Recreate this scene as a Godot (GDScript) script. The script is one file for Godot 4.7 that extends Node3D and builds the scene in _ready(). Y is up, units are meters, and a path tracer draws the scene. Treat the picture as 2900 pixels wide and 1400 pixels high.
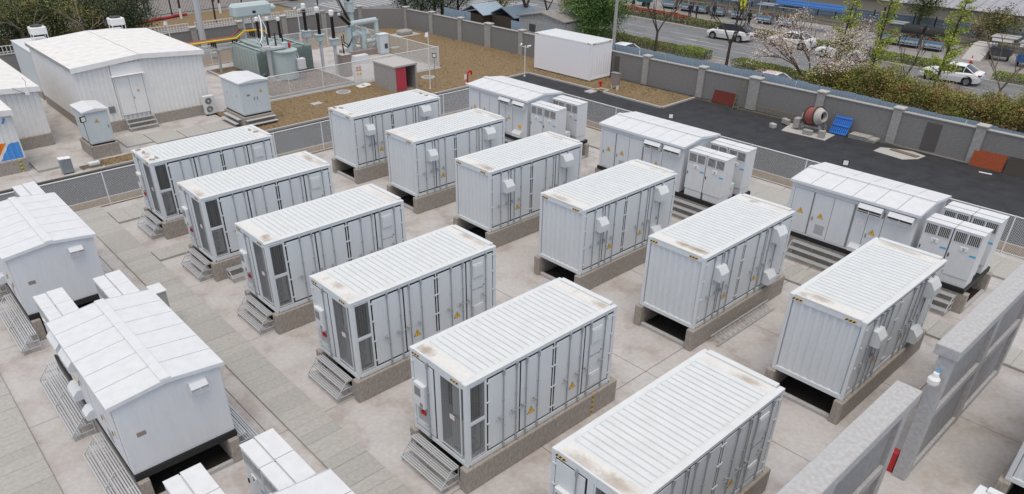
extends Node3D
# An energy storage yard: twelve battery containers, inverter skids, a small substation, and a street behind the wall.
# x runs along the containers, z across them, y is up; metres.

var M := {}          # materials by name
var shared := {}     # meshes by name
var used := {}       # names taken at top level
var rng := RandomNumberGenerator.new()


class MB:
	# collects triangles (front faces clockwise)
	var v := PackedVector3Array()
	var n := PackedVector3Array()
	var c := PackedColorArray()
	var t := PackedVector2Array()
	var col := Color(1, 1, 1)
	var X := Transform3D()

	func tri(a: Vector3, b: Vector3, d: Vector3) -> void:
		a = X * a; b = X * b; d = X * d
		var nn := (d - a).cross(b - a).normalized()
		v.push_back(a); v.push_back(b); v.push_back(d)
		for k in 3:
			n.push_back(nn); c.push_back(col); t.push_back(Vector2.ZERO)

	func quad(a: Vector3, b: Vector3, d: Vector3, e: Vector3) -> void:
		tri(a, b, d)
		tri(a, d, e)

	func uvquad(a: Vector3, b: Vector3, d: Vector3, e: Vector3) -> void:
		var s := t.size()
		quad(a, b, d, e)
		var w := [Vector2(0, 0), Vector2(0, 1), Vector2(1, 1), Vector2(0, 0), Vector2(1, 1), Vector2(1, 0)]
		for k in 6:
			t[s + k] = w[k]

	func smooth(a: Vector3, b: Vector3, d: Vector3, na: Vector3, nb: Vector3, nd: Vector3) -> void:
		v.push_back(X * a); v.push_back(X * b); v.push_back(X * d)
		n.push_back((X.basis * na).normalized()); n.push_back((X.basis * nb).normalized()); n.push_back((X.basis * nd).normalized())
		for k in 3:
			c.push_back(col); t.push_back(Vector2.ZERO)

	func face(o: Vector3, u: Vector3, w: Vector3) -> void:
		quad(o - u - w, o - u + w, o + u + w, o + u - w)

	func bx(x0: float, x1: float, y0: float, y1: float, z0: float, z1: float) -> void:
		var m := Vector3(x0 + x1, y0 + y1, z0 + z1) / 2.0
		var a := Vector3((x1 - x0) / 2.0, 0, 0)
		var b := Vector3(0, (y1 - y0) / 2.0, 0)
		var d := Vector3(0, 0, (z1 - z0) / 2.0)
		face(m + a, b, d); face(m - a, d, b)
		face(m + b, d, a); face(m - b, a, d)
		face(m + d, a, b); face(m - d, b, a)

	func bev(x0: float, x1: float, y0: float, y1: float, z0: float, z1: float, e := 0.01) -> void:
		# a box with its edges cut off
		var m := Vector3(x0 + x1, y0 + y1, z0 + z1) / 2.0
		var h := Vector3(x1 - x0, y1 - y0, z1 - z0) / 2.0
		var ax := [Vector3.RIGHT, Vector3.UP, Vector3.BACK]
		for k in 3:
			var i: int = (k + 1) % 3
			var j: int = (k + 2) % 3
			for s in [-1.0, 1.0]:
				var o: Vector3 = m + ax[k] * h[k] * s
				var u: Vector3 = ax[i] * (h[i] - e)
				var w: Vector3 = ax[j] * (h[j] - e)
				if s > 0:
					face(o, u, w)
				else:
					face(o, w, u)
			for si in [-1.0, 1.0]:
				for sj in [-1.0, 1.0]:
					var p: Vector3 = m + ax[i] * h[i] * si + ax[j] * (h[j] - e) * sj
					var q: Vector3 = m + ax[i] * (h[i] - e) * si + ax[j] * h[j] * sj
					var l: Vector3 = ax[k] * (h[k] - e)
					if si * sj > 0:
						quad(p - l, p + l, q + l, q - l)
					else:
						quad(q - l, q + l, p + l, p - l)
		for sx in [-1.0, 1.0]:
			for sy in [-1.0, 1.0]:
				for sz in [-1.0, 1.0]:
					var s := Vector3(sx, sy, sz)
					var a := m + s * (h - Vector3(0, e, e))
					var b := m + s * (h - Vector3(e, 0, e))
					var d := m + s * (h - Vector3(e, e, 0))
					if sx * sy * sz > 0:
						tri(a, d, b)
					else:
						tri(a, b, d)

	func tube(a: Vector3, b: Vector3, r0: float, r1 := -1.0, k := 8, caps := true) -> void:
		if r1 < 0.0:
			r1 = r0
		var d := (b - a).normalized()
		var u := d.cross(Vector3.UP if absf(d.y) < 0.9 else Vector3.RIGHT).normalized()
		var w := d.cross(u)
		for i in k:
			var p := TAU * i / k
			var q := TAU * (i + 1) / k
			var np := u * cos(p) + w * sin(p)
			var nq := u * cos(q) + w * sin(q)
			smooth(a + np * r0, b + np * r1, b + nq * r1, np, np, nq)
			if r0 > 0.0:
				smooth(a + np * r0, b + nq * r1, a + nq * r0, np, nq, nq)
			if caps:
				tri(b, b + nq * r1, b + np * r1)
				tri(a, a + np * r0, a + nq * r0)

	func path(pts: Array, r: float, k := 6) -> void:
		for i in pts.size() - 1:
			tube(pts[i], pts[i + 1], r, r, k, true)

	func lathe(o: Vector3, d: Vector3, prof: Array, k := 16) -> void:
		# prof: [distance along d, radius]
		d = d.normalized()
		var u := d.cross(Vector3.UP if absf(d.y) < 0.9 else Vector3.RIGHT).normalized()
		var w := d.cross(u)
		for j in prof.size() - 1:
			var p0: Vector2 = prof[j]
			var p1: Vector2 = prof[j + 1]
			var sl := Vector2(p0.y - p1.y, p1.x - p0.x)
			if sl.length() < 1e-6:
				continue
			sl = sl.normalized()
			for i in k:
				var a := TAU * i / k
				var b := TAU * (i + 1) / k
				var na := u * cos(a) + w * sin(a)
				var nb := u * cos(b) + w * sin(b)
				var ma := na * sl.y + d * sl.x
				var mb := nb * sl.y + d * sl.x
				smooth(o + d * p0.x + na * p0.y, o + d * p1.x + na * p1.y, o + d * p1.x + nb * p1.y, ma, ma, mb)
				smooth(o + d * p0.x + na * p0.y, o + d * p1.x + nb * p1.y, o + d * p0.x + nb * p0.y, ma, mb, mb)

	func prism(poly: PackedVector2Array, o: Vector3, u: Vector3, w: Vector3, depth: float) -> void:
		# a flat outline in the plane (u, w), given a thickness along u x w
		var d := u.cross(w).normalized() * depth
		var ix := Geometry2D.triangulate_polygon(poly)
		var pt := func(i): return o + u * poly[i].x + w * poly[i].y
		for k in range(0, ix.size(), 3):
			var a: Vector3 = pt.call(ix[k])
			var b: Vector3 = pt.call(ix[k + 1])
			var e: Vector3 = pt.call(ix[k + 2])
			if (b - a).cross(e - a).dot(d) > 0.0:
				var sw := b
				b = e
				e = sw
			tri(a + d, b + d, e + d)
			tri(a, e, b)
		var cw := Geometry2D.is_polygon_clockwise(poly)
		for i in poly.size():
			var a: Vector3 = pt.call(i)
			var b: Vector3 = pt.call((i + 1) % poly.size())
			if cw:
				quad(b, b + d, a + d, a)
			else:
				quad(a, a + d, b + d, b)

	func mesh() -> ArrayMesh:
		var arr := []
		arr.resize(Mesh.ARRAY_MAX)
		arr[Mesh.ARRAY_VERTEX] = v
		arr[Mesh.ARRAY_NORMAL] = n
		arr[Mesh.ARRAY_COLOR] = c
		arr[Mesh.ARRAY_TEX_UV] = t
		var m := ArrayMesh.new()
		m.add_surface_from_arrays(Mesh.PRIMITIVE_TRIANGLES, arr)
		return m


# ---------- objects ----------

func numbered(called: String) -> String:
	var k: int = used.get(called, -1) + 1
	used[called] = k
	return called if k == 0 else "%s_%03d" % [called, k]

func tag(o: Node, label: String, category: String, group := "") -> Node:
	o.set_meta("label", label)
	o.set_meta("category", category)
	if group:
		o.set_meta("group", group)
	return o

func thing(called: String, label: String, category: String, at := Vector3.ZERO, turn := 0.0, group := "") -> Node3D:
	var o := Node3D.new()
	o.name = numbered(called)
	add_child(o)
	o.position = at
	o.rotation.y = turn
	tag(o, label, category, group)
	return o

func part(mb: MB, called: String, m: Material, parent: Node) -> MeshInstance3D:
	return inst(mb.mesh(), called, m, parent)

func inst(mesh: Mesh, called: String, m: Material, parent: Node, at := Vector3.ZERO, turn := Vector3.ZERO) -> MeshInstance3D:
	var o := MeshInstance3D.new()
	o.mesh = mesh
	o.material_override = m
	o.name = numbered(called) if parent == self else called
	parent.add_child(o, true)
	o.position = at
	o.rotation = turn
	return o

func single(mb: MB, called: String, m: Material, label: String, category: String, at := Vector3.ZERO, group := "", turn := 0.0) -> MeshInstance3D:
	var o := inst(mb.mesh(), called, m, self, at, Vector3(0, turn, 0))
	tag(o, label, category, group)
	return o

func struct(mb: MB, called: String, m: Material) -> MeshInstance3D:
	var o := part(mb, called, m, self)
	o.set_meta("kind", "structure")
	return o

func structroot(called: String) -> Node3D:
	var o := Node3D.new()
	o.name = numbered(called)
	add_child(o)
	o.set_meta("kind", "structure")
	return o

func copy(o: Node3D, at: Vector3, turn: float, label: String) -> Node3D:
	var base: String = String(o.name)
	var cut := base.rfind("_0")
	if cut > 0 and base.length() - cut == 4:
		base = base.substr(0, cut)
	var r: Node3D = o.duplicate()
	r.name = numbered(base)
	add_child(r)
	r.position = at
	r.rotation.y = turn
	r.set_meta("label", label)
	return r

# ---------- materials ----------

func noise(freq: float, lo: Color, hi: Color, sd := 1, oct := 4, size := 512, kind := FastNoiseLite.TYPE_SIMPLEX_SMOOTH, mid := -1.0) -> NoiseTexture2D:
	var f := FastNoiseLite.new()
	f.seed = sd
	f.noise_type = kind
	f.frequency = freq
	f.fractal_octaves = oct
	f.fractal_gain = 0.55
	var t := NoiseTexture2D.new()
	t.width = size
	t.height = size
	t.seamless = true
	t.seamless_blend_skirt = 0.2
	t.noise = f
	var g := Gradient.new()
	g.set_color(0, lo)
	g.set_color(1, hi)
	if mid > 0.0:
		g.set_offset(0, mid)
	t.color_ramp = g
	return t

func stains(freq: float, offs: Array, cols: Array, sd: int, size := 1024) -> NoiseTexture2D:
	# blotches with outlines: warped noise cut by a stepped ramp
	var t := noise(freq, cols[0], cols[cols.size() - 1], sd, 5, size)
	var f: FastNoiseLite = t.noise
	f.domain_warp_enabled = true
	f.domain_warp_amplitude = 40.0
	f.domain_warp_frequency = freq * 1.5
	f.domain_warp_fractal_octaves = 4
	var g := Gradient.new()
	g.offsets = PackedFloat32Array(offs)
	g.colors = PackedColorArray(cols)
	t.color_ramp = g
	return t

func grey(a: float) -> Color:
	return Color(a, a, a)

func mat(called: String, c: Color, rough := 0.6, metal := 0.0) -> StandardMaterial3D:
	var m := StandardMaterial3D.new()
	m.resource_name = called
	m.albedo_color = c
	m.roughness = rough
	m.metallic = metal
	M[called] = m
	return m

func worn(m: StandardMaterial3D, tex: Texture2D, tile: float, detail: Texture2D = null, dtile := 1.0, stretch := 1.0) -> StandardMaterial3D:
	# the colour varies over tile metres, and again over dtile metres
	m.albedo_texture = tex
	m.uv1_triplanar = true
	m.uv1_world_triplanar = true
	m.uv1_scale = Vector3(1.0 / tile, 1.0 / (tile * stretch), 1.0 / tile)
	m.uv1_triplanar_sharpness = 8.0
	if detail:
		m.detail_enabled = true
		m.detail_blend_mode = BaseMaterial3D.BLEND_MODE_MUL
		m.detail_albedo = detail
		m.detail_uv_layer = BaseMaterial3D.DETAIL_UV_2
		m.uv2_triplanar = true
		m.uv2_world_triplanar = true
		m.uv2_triplanar_sharpness = 8.0
		m.uv2_scale = Vector3(1.0 / dtile, 1.0 / (dtile * stretch), 1.0 / dtile)
	return m

func bumpy(m: StandardMaterial3D, tex: Texture2D, cm: float) -> StandardMaterial3D:
	m.heightmap_enabled = true
	m.heightmap_texture = tex
	m.heightmap_scale = cm
	return m

func vcol(called: String, rough := 0.6) -> StandardMaterial3D:
	var m := mat(called, Color.WHITE, rough)
	m.vertex_color_use_as_albedo = true
	return m

func materials() -> void:
	var fine := noise(0.05, grey(0.965), grey(1.0), 11, 5)
	var film := noise(0.008, grey(0.965), grey(1.0), 12, 5)
	var speck := noise(0.09, grey(0.92), grey(1.0), 13, 3)
	var blot := noise(0.006, Color(0.86, 0.83, 0.81), Color(1, 1, 1), 14, 6, 1024)
	var relief := noise(0.06, grey(0.0), grey(1.0), 15, 4)
	var rain := noise(0.02, Color(0.975, 0.973, 0.97), grey(1.0), 16, 4)
	worn(mat("paint", Color(0.845, 0.866, 0.886), 0.42), film, 3.0, rain, 1.2, 5.0)
	worn(mat("paint_end", Color(0.845, 0.866, 0.886), 0.42), film, 2.6, rain, 0.9, 6.0)
	worn(mat("roof_white", Color(0.845, 0.866, 0.886), 0.45), stains(0.007, [0.0, 0.3, 0.45, 0.7, 1.0], [Color(0.965, 0.95, 0.93), Color(0.98, 0.968, 0.952), Color(0.988, 0.978, 0.964), Color(1, 0.99, 0.975), Color(1, 0.995, 0.985)], 17), 4.5, fine, 0.8)
	worn(mat("skid_paint", Color(0.855, 0.87, 0.892), 0.42), film, 2.2, rain, 1.0, 5.0)
	worn(mat("skid_roof", Color(0.855, 0.87, 0.892), 0.42), stains(0.007, [0.0, 0.3, 0.45, 0.7, 1.0], [Color(0.968, 0.955, 0.94), Color(0.98, 0.968, 0.956), Color(0.985, 0.975, 0.965), Color(1, 0.99, 0.98), Color(1, 0.995, 0.99)], 18), 3.7, fine, 0.7)
	worn(mat("cabinet_paint", Color(0.868, 0.878, 0.892), 0.45), film, 1.6, rain, 0.8, 4.0)
	mat("seal", Color(0.10, 0.105, 0.12), 0.75)
	mat("rod", Color(0.62, 0.645, 0.67), 0.45, 0.3)
	mat("steel", Color(0.68, 0.69, 0.70), 0.5, 0.35)
	worn(mat("galvanised", Color(0.78, 0.79, 0.805), 0.5, 0.15), speck, 0.8)
	mat("black_beam", Color(0.09, 0.09, 0.10), 0.55)
	mat("black", Color(0.07, 0.07, 0.075), 0.6)
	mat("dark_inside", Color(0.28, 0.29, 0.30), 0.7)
	mat("coil", Color(0.30, 0.28, 0.26), 0.6, 0.2)  # fin brown; on the vent and hood plates it also paints shade
	mat("mid_grey", Color(0.52, 0.53, 0.535), 0.6)
	mat("mesh_wire", Color(0.50, 0.51, 0.52), 0.6)
	mat("seam", Color(0.42, 0.42, 0.43), 0.8)
	mat("filter_grey", Color(0.66, 0.665, 0.66), 0.7)
	mat("white", Color(0.90, 0.90, 0.90), 0.5)
	mat("yellow", Color(0.93, 0.70, 0.10), 0.5)
	mat("red", Color(0.75, 0.13, 0.11), 0.5)
	mat("blue_label", Color(0.30, 0.66, 0.86), 0.5)
	vcol("print", 0.5)
	var pane := mat("pane", Color(0.55, 0.58, 0.6, 0.35), 0.12)
	pane.transparency = BaseMaterial3D.TRANSPARENCY_ALPHA
	var conc := noise(0.012, Color(0.90, 0.885, 0.875), grey(1.0), 20, 5, 1024)
	bumpy(worn(mat("plinth", Color(0.715, 0.69, 0.665), 0.9), noise(0.016, Color(0.80, 0.775, 0.75), grey(1.0), 21, 6, 1024), 2.0, noise(0.03, grey(0.9), grey(1.0), 19, 5), 0.8, 2.2), relief, 0.08)
	bumpy(worn(mat("yard_concrete", Color(0.765, 0.757, 0.756), 0.9), stains(0.006, [0.0, 0.25, 0.36, 0.48, 0.62, 1.0], [Color(0.86, 0.83, 0.815), Color(0.905, 0.885, 0.875), Color(0.945, 0.935, 0.93), Color(0.965, 0.963, 0.963), Color(0.985, 0.985, 0.99), Color(1, 1, 1)], 22, 1536), 17.0, noise(0.012, Color(0.925, 0.912, 0.905), grey(1.0), 23, 6, 1024), 2.7), relief, 0.5)
	bumpy(worn(mat("slab_concrete", Color(0.735, 0.733, 0.722), 0.9), conc, 2.3, speck, 0.6), relief, 0.12)
	bumpy(worn(mat("slab_concrete_b", Color(0.71, 0.709, 0.70), 0.9), conc, 1.9, speck, 0.5), relief, 0.12)
	bumpy(worn(mat("wall_concrete", Color(0.75, 0.75, 0.757), 0.9), noise(0.012, Color(0.86, 0.855, 0.85), grey(1.0), 24, 6, 1024), 2.2, noise(0.03, grey(0.965), grey(1.0), 19, 5), 0.9), relief, 0.06)
	bumpy(worn(mat("wall_panel", Color(0.665, 0.665, 0.675), 0.9), noise(0.012, Color(0.86, 0.855, 0.855), grey(1.0), 25, 6, 1024), 2.8, noise(0.03, grey(0.93), grey(1.0), 19, 5), 1.1, 1.8), relief, 0.06)
	bumpy(worn(mat("soil", Color(0.30, 0.28, 0.255), 1.0), noise(0.05, grey(0.35), grey(1.0), 26, 5), 0.9), relief, 4.0)
	bumpy(worn(mat("asphalt", Color(0.245, 0.25, 0.275), 0.85), stains(0.006, [0.0, 0.3, 0.42, 0.7, 0.76, 1.0], [grey(0.72), grey(0.80), grey(0.88), grey(0.92), grey(0.98), Color(1, 0.99, 0.98)], 27), 9.0, noise(0.2, grey(0.72), grey(1.0), 28, 3), 1.0), relief, 0.8)
	bumpy(worn(mat("road", Color(0.54, 0.545, 0.56), 0.85), noise(0.006, grey(0.85), grey(1.0), 29, 6, 1024), 11.0, noise(0.2, grey(0.8), grey(1.0), 28, 3), 1.3), relief, 0.5)
	worn(mat("paving", Color(0.63, 0.61, 0.60), 0.9), noise(0.01, grey(0.8), grey(1.0), 30, 6), 5.0, speck, 0.8)
	bumpy(worn(mat("lawn", Color(0.64, 0.56, 0.44), 1.0), noise(0.012, Color(0.76, 0.73, 0.68), grey(1.0), 31, 6, 1024), 4.5, noise(0.06, Color(0.78, 0.76, 0.72), grey(1.0), 32, 5), 1.1), relief, 1.2)
	worn(mat("earth", Color(0.42, 0.40, 0.35), 1.0), noise(0.01, grey(0.7), grey(1.0), 33, 6), 9.0, speck, 1.3)
	worn(mat("kerb", Color(0.76, 0.755, 0.75), 0.9), conc, 2.0, speck, 0.5)
	worn(mat("white_paint", Color(0.88, 0.88, 0.885), 0.5), fine, 1.0)
	worn(mat("road_paint", Color(0.80, 0.80, 0.80), 0.8), noise(0.05, grey(0.6), grey(1.0), 34, 5), 1.0)
	worn(mat("render_grey", Color(0.585, 0.58, 0.578), 0.95), noise(0.01, grey(0.86), grey(1.0), 35, 6, 1024), 3.2, noise(0.05, grey(0.84), grey(1.0), 36, 4), 1.6, 0.28)
	bumpy(M.render_grey, relief, 0.25)
	worn(mat("pillar_grey", Color(0.70, 0.69, 0.68), 0.95), noise(0.012, grey(0.86), grey(1.0), 37, 6), 1.5, speck, 0.5)
	worn(mat("sheet_blue", Color(0.60, 0.67, 0.735), 0.5), film, 2.0, rain, 0.8, 4.0)
	worn(mat("building_white", Color(0.915, 0.915, 0.92), 0.6), noise(0.008, Color(0.965, 0.96, 0.95), grey(1.0), 38, 5), 3.0)
	worn(mat("building_roof", Color(0.915, 0.915, 0.92), 0.6), noise(0.008, Color(0.93, 0.91, 0.88), grey(1.0), 39, 5), 3.0, fine, 0.9)
	worn(mat("device_grey", Color(0.71, 0.765, 0.775), 0.45), film, 1.2)
	worn(mat("radiator", Color(0.66, 0.72, 0.718), 0.5), film, 1.0)
	mat("porcelain", Color(0.17, 0.115, 0.115), 0.3)
	mat("kiosk", Color(0.82, 0.858, 0.878), 0.45)
	worn(M.kiosk, film, 1.7, rain, 0.8, 4.0)
	mat("brown_cabinet", Color(0.56, 0.51, 0.485), 0.5)
	mat("wire", Color(0.86, 0.865, 0.87), 0.5, 0.2)
	mat("car_white", Color(0.90, 0.905, 0.91), 0.25)
	M.car_white.clearcoat_enabled = true
	mat("car_glass", Color(0.05, 0.06, 0.07), 0.08)
	mat("tyre", Color(0.11, 0.11, 0.115), 0.85)
	mat("rim", Color(0.55, 0.56, 0.58), 0.35, 0.6)
	mat("tail_lamp", Color(0.55, 0.06, 0.07), 0.2)
	mat("leaf", Color.WHITE, 0.75)
	M.leaf.vertex_color_use_as_albedo = true
	M.leaf.backlight_enabled = true
	M.leaf.backlight = Color(0.25, 0.25, 0.2)
	worn(mat("bark", Color(0.36, 0.31, 0.27), 0.95), noise(0.05, grey(0.6), grey(1.0), 40, 5), 0.5, null, 1.0, 3.0)
	worn(mat("pale_bark", Color(0.56, 0.50, 0.42), 0.95), noise(0.05, grey(0.7), grey(1.0), 41, 5), 0.5, null, 1.0, 3.0)

# ---------- a sheet with folds, and the small signs ----------

func corrugated(mb: MB, o: Vector3, along: Vector3, up: Vector3, length: float, height: float, pitch: float, deep: float) -> void:
	# folded sheet; its outer folds lie in the plane through o, the others deep below it
	var out := along.cross(up).normalized()
	var k := int(round(length / pitch))
	var p := length / k
	var a := along.normalized()
	var h := up.normalized() * height
	for i in k:
		var xs := [0.0, 0.34, 0.5, 0.84, 1.0]
		var ds := [0.0, 0.0, -deep, -deep, 0.0]
		for j in 4:
			var s0: Vector3 = o + a * (i + xs[j]) * p + out * ds[j]
			var s1: Vector3 = o + a * (i + xs[j + 1]) * p + out * ds[j + 1]
			mb.quad(s0, s0 + h, s1 + h, s1)

func warning_mesh(s: float) -> ArrayMesh:
	# lies in the plane (x, y), faces +z
	var key := "warn%.2f" % s
	if not shared.has(key):
		var mb := MB.new()
		var u := Vector3.RIGHT * s
		var w := Vector3.UP * s
		mb.col = Color(0.02, 0.018, 0.015)
		mb.prism(PackedVector2Array([Vector2(-0.5, -0.43), Vector2(0.5, -0.43), Vector2(0, 0.43)]), Vector3.ZERO, u, w, 0.004)
		mb.col = Color(0.88, 0.50, 0.02)
		mb.prism(PackedVector2Array([Vector2(-0.42, -0.385), Vector2(0.42, -0.385), Vector2(0, 0.345)]), Vector3(0, 0, 0.003), u, w, 0.003)
		mb.col = Color(0.02, 0.018, 0.015)
		mb.prism(PackedVector2Array([Vector2(0.06, 0.17), Vector2(-0.10, -0.10), Vector2(-0.01, -0.10), Vector2(-0.06, -0.32), Vector2(0.11, -0.03), Vector2(0.02, -0.03)]), Vector3(0, 0, 0.0055), u, w, 0.002)
		shared[key] = mb.mesh()
	return shared[key]

func notice_mesh(w: float, h: float) -> ArrayMesh:
	# a white plate with two rows of red characters, facing +z
	var key := "note%.2f" % w
	if not shared.has(key):
		var mb := MB.new()
		mb.col = Color(0.8, 0.8, 0.8)
		mb.bx(-w / 2, w / 2, -h / 2, h / 2, 0, 0.006)
		mb.col = Color(0.55, 0.03, 0.05)
		for r in 2:
			for k in 4 - r:
				var x := (k - (3 - r) / 2.0) * w * 0.2
				var y := h * (0.2 - 0.42 * r)
				var e := w * 0.07
				mb.bx(x - e, x + e, y + e * 0.6, y + e, 0.006, 0.008)
				mb.bx(x - e * 0.2, x + e * 0.2, y - e, y + e * 0.6, 0.006, 0.0079)
				mb.bx(x - e, x - e * 0.2, y - e * 0.3, y, 0.006, 0.0078)
				mb.bx(x + e * 0.2, x + e, y - e, y - e * 0.7, 0.006, 0.0078)
		shared[key] = mb.mesh()
	return shared[key]

func tape_mesh(length: float, h: float) -> ArrayMesh:
	# black and yellow tape in the plane (x, y), facing +z
	var key := "tape%.2f%.2f" % [length, h]
	if not shared.has(key):
		var mb := MB.new()
		mb.col = Color(0.75, 0.43, 0.03)
		mb.bx(0, length, 0, h, 0, 0.003)
		mb.col = Color(0.015, 0.015, 0.015)
		var k := 0.0
		while k + h * 1.5 < length:
			mb.prism(PackedVector2Array([Vector2(k, 0), Vector2(k + h * 0.75, 0), Vector2(k + h * 1.5, h), Vector2(k + h * 0.75, h)]), Vector3(0, 0, 0.003), Vector3.RIGHT, Vector3.UP, 0.002)
			k += h * 1.5
		shared[key] = mb.mesh()
	return shared[key]

# ---------- battery containers ----------

const CL := 6.058
const CW := 2.438
const CH := 2.896

func rod_mesh() -> ArrayMesh:
	if not shared.has("rod"):
		var mb := MB.new()
		mb.tube(Vector3(0, 0.10, 0.03), Vector3(0, 2.80, 0.03), 0.017, 0.017, 8)
		for y in [0.16, 2.66]:
			mb.bev(-0.035, 0.035, y - 0.07, y + 0.07, 0.0, 0.055, 0.008)
		mb.bev(-0.028, 0.028, 2.74, 2.80, 0.0, 0.075, 0.008)
		for y in [0.85, 1.75]:
			mb.bev(-0.03, 0.03, y - 0.025, y + 0.025, 0.0, 0.055, 0.008)
		shared["rod"] = mb.mesh()
	return shared["rod"]

func lever_mesh() -> ArrayMesh:
	if not shared.has("lever"):
		var mb := MB.new()
		mb.bev(-0.30, 0.03, -0.013, 0.013, 0.05, 0.07, 0.004)
		mb.bev(-0.17, -0.11, -0.05, 0.07, 0.0, 0.075, 0.01)
		mb.tube(Vector3(-0.14, -0.06, 0.05), Vector3(-0.14, 0.09, 0.05), 0.014, 0.014, 6)
		shared["lever"] = mb.mesh()
	return shared["lever"]

func hinge_mesh() -> ArrayMesh:
	if not shared.has("hinge"):
		var mb := MB.new()
		mb.bev(-0.055, 0.055, -0.022, 0.022, 0.0, 0.03, 0.006)
		mb.tube(Vector3(0.0, -0.035, 0.03), Vector3(0.0, 0.035, 0.03), 0.014, 0.014, 6)
		shared["hinge"] = mb.mesh()
	return shared["hinge"]

func grille(w: float, h: float) -> ArrayMesh:
	# wire mesh in the plane (x, y), facing +z
	var key := "grille%.2f%.2f" % [w, h]
	if not shared.has(key):
		var mb := MB.new()
		var y := 0.03
		while y < h:
			mb.bx(0, w, y - 0.004, y + 0.004, 0.0, 0.006)
			y += 0.05
		var x := 0.06
		while x < w:
			mb.bx(x - 0.004, x + 0.004, 0, h, 0.006, 0.011)
			x += 0.09
		shared[key] = mb.mesh()
	return shared[key]

func frame_mesh(w: float, h: float, e: float, d: float) -> ArrayMesh:
	# a frame round w x h, e wide, d thick, facing +z
	var key := "frame%.2f%.2f%.3f" % [w, h, e]
	if not shared.has(key):
		var mb := MB.new()
		mb.bx(-e, w + e, -e, 0, 0, d)
		mb.bx(-e, w + e, h, h + e, 0, d)
		mb.bx(-e, 0, 0, h, 0, d)
		mb.bx(w, w + e, 0, h, 0, d)
		shared[key] = mb.mesh()
	return shared[key]

func stain_material(k: int) -> StandardMaterial3D:
	# puddle marks of rusty dirt dried on the flat end of a roof
	var key := "stain%d" % k
	if not M.has(key):
		var im := Image.create(192, 48, false, Image.FORMAT_RGB8)
		var r := RandomNumberGenerator.new()
		r.seed = 170 + k * 7
		var f := FastNoiseLite.new()
		f.seed = k * 3 + 1
		f.frequency = 0.03
		f.fractal_octaves = 5
		var spots := []
		for i in 2 + k % 2:
			spots.append([r.randf_range(0.05, 0.95), r.randf_range(0.2, 0.8), r.randf_range(0.06, 0.34), r.randf_range(0.15, 1.15)])
		for x in 192:
			for y in 48:
				var u := x / 192.0
				var w := y / 48.0
				var a := 0.10 + 0.10 * f.get_noise_2d(x * 2.0, y * 2.0)
				for s in spots:
					var d := Vector2((u - s[0]) / s[2], (w - s[1]) * 1.5).length() + 0.3 * f.get_noise_2d(x * 1.6 + s[0] * 99.0, y * 1.6)
					a += s[3] * 0.42 * (1.0 - smoothstep(0.15, 1.05, d))
				a = clampf(a, 0.0, 0.85)
				im.set_pixel(x, y, Color(0.872, 0.872, 0.866).lerp(Color(0.56, 0.50, 0.44), a))
		var m := mat(key, Color.WHITE, 0.6)
		m.albedo_texture = ImageTexture.create_from_image(im)
		m.texture_repeat = false
	return M[key]

func roof_part(box: Node3D, stain: int) -> void:
	var mb := MB.new()
	mb.bev(0.0, CL - 0.16, 2.872, 2.902, -0.006, CW + 0.012, 0.008)
	for i in 23:
		var x := 0.56 + i * 0.2155
		var z0 := 0.16
		var z1 := CW - 0.155
		# a pressed rib with sloping ends
		var a := 0.012
		var y0 := 2.901
		var y1 := 2.938
		var p := [Vector3(x, y0, z0), Vector3(x + 0.172, y0, z0), Vector3(x + 0.172, y0, z1), Vector3(x, y0, z1)]
		var q := [Vector3(x + a, y1, z0 + 0.06), Vector3(x + 0.172 - a, y1, z0 + 0.06), Vector3(x + 0.172 - a, y1, z1 - 0.06), Vector3(x + a, y1, z1 - 0.06)]
		mb.quad(q[0], q[1], q[2], q[3])
		for k in 4:
			mb.quad(p[k], p[(k + 1) % 4], q[(k + 1) % 4], q[k])
	mb.bev(CL - 0.18, CL + 0.004, 2.878, 2.955, 0.17, CW - 0.17, 0.01)
	mb.bev(0.0, 0.055, 2.9, 2.925, 0.16, CW - 0.16, 0.008)
	var roof := part(mb, "roof", M.roof_white, box)
	mb = MB.new()
	mb.uvquad(Vector3(0.49, 2.906, 0.16), Vector3(0.08, 2.906, 0.16), Vector3(0.08, 2.906, CW - 0.16), Vector3(0.49, 2.906, CW - 0.16))
	part(mb, "roof_end", stain_material(stain), roof)
	mb = MB.new()
	mb.uvquad(Vector3(CL - 0.20, 2.906, CW - 0.16), Vector3(CL - 0.53, 2.906, CW - 0.16), Vector3(CL - 0.53, 2.906, 0.16), Vector3(CL - 0.20, 2.906, 0.16))
	part(mb, "roof_end", stain_material(stain + 14), roof)

func hood_mesh(w: float, h: float, d: float, open_front := 0.0) -> ArrayMesh:
	# a rain hood on a wall facing +z: sloping front top, open below
	var key := "hood%.2f%.2f%.2f%.1f" % [w, h, d, open_front]
	if not shared.has(key):
		var mb := MB.new()
		var prof := PackedVector2Array([Vector2(0, 0), Vector2(0, h), Vector2(d * 0.45, h), Vector2(d, h * 0.55), Vector2(d, 0.02), Vector2(d - 0.02, 0.0)])
		mb.prism(prof, Vector3(0, 0, 0), Vector3.BACK, Vector3.UP, -0.012)
		mb.prism(prof, Vector3(w - 0.012, 0, 0), Vector3.BACK, Vector3.UP, -0.012)
		for k in range(1, 4 if open_front == 0.0 else 3):
			var a := prof[k]
			var b := prof[k + 1]
			mb.quad(Vector3(0, b.y, b.x), Vector3(0, a.y, a.x), Vector3(w, a.y, a.x), Vector3(w, b.y, b.x))
		shared[key] = mb.mesh()
	return shared[key]

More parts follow.
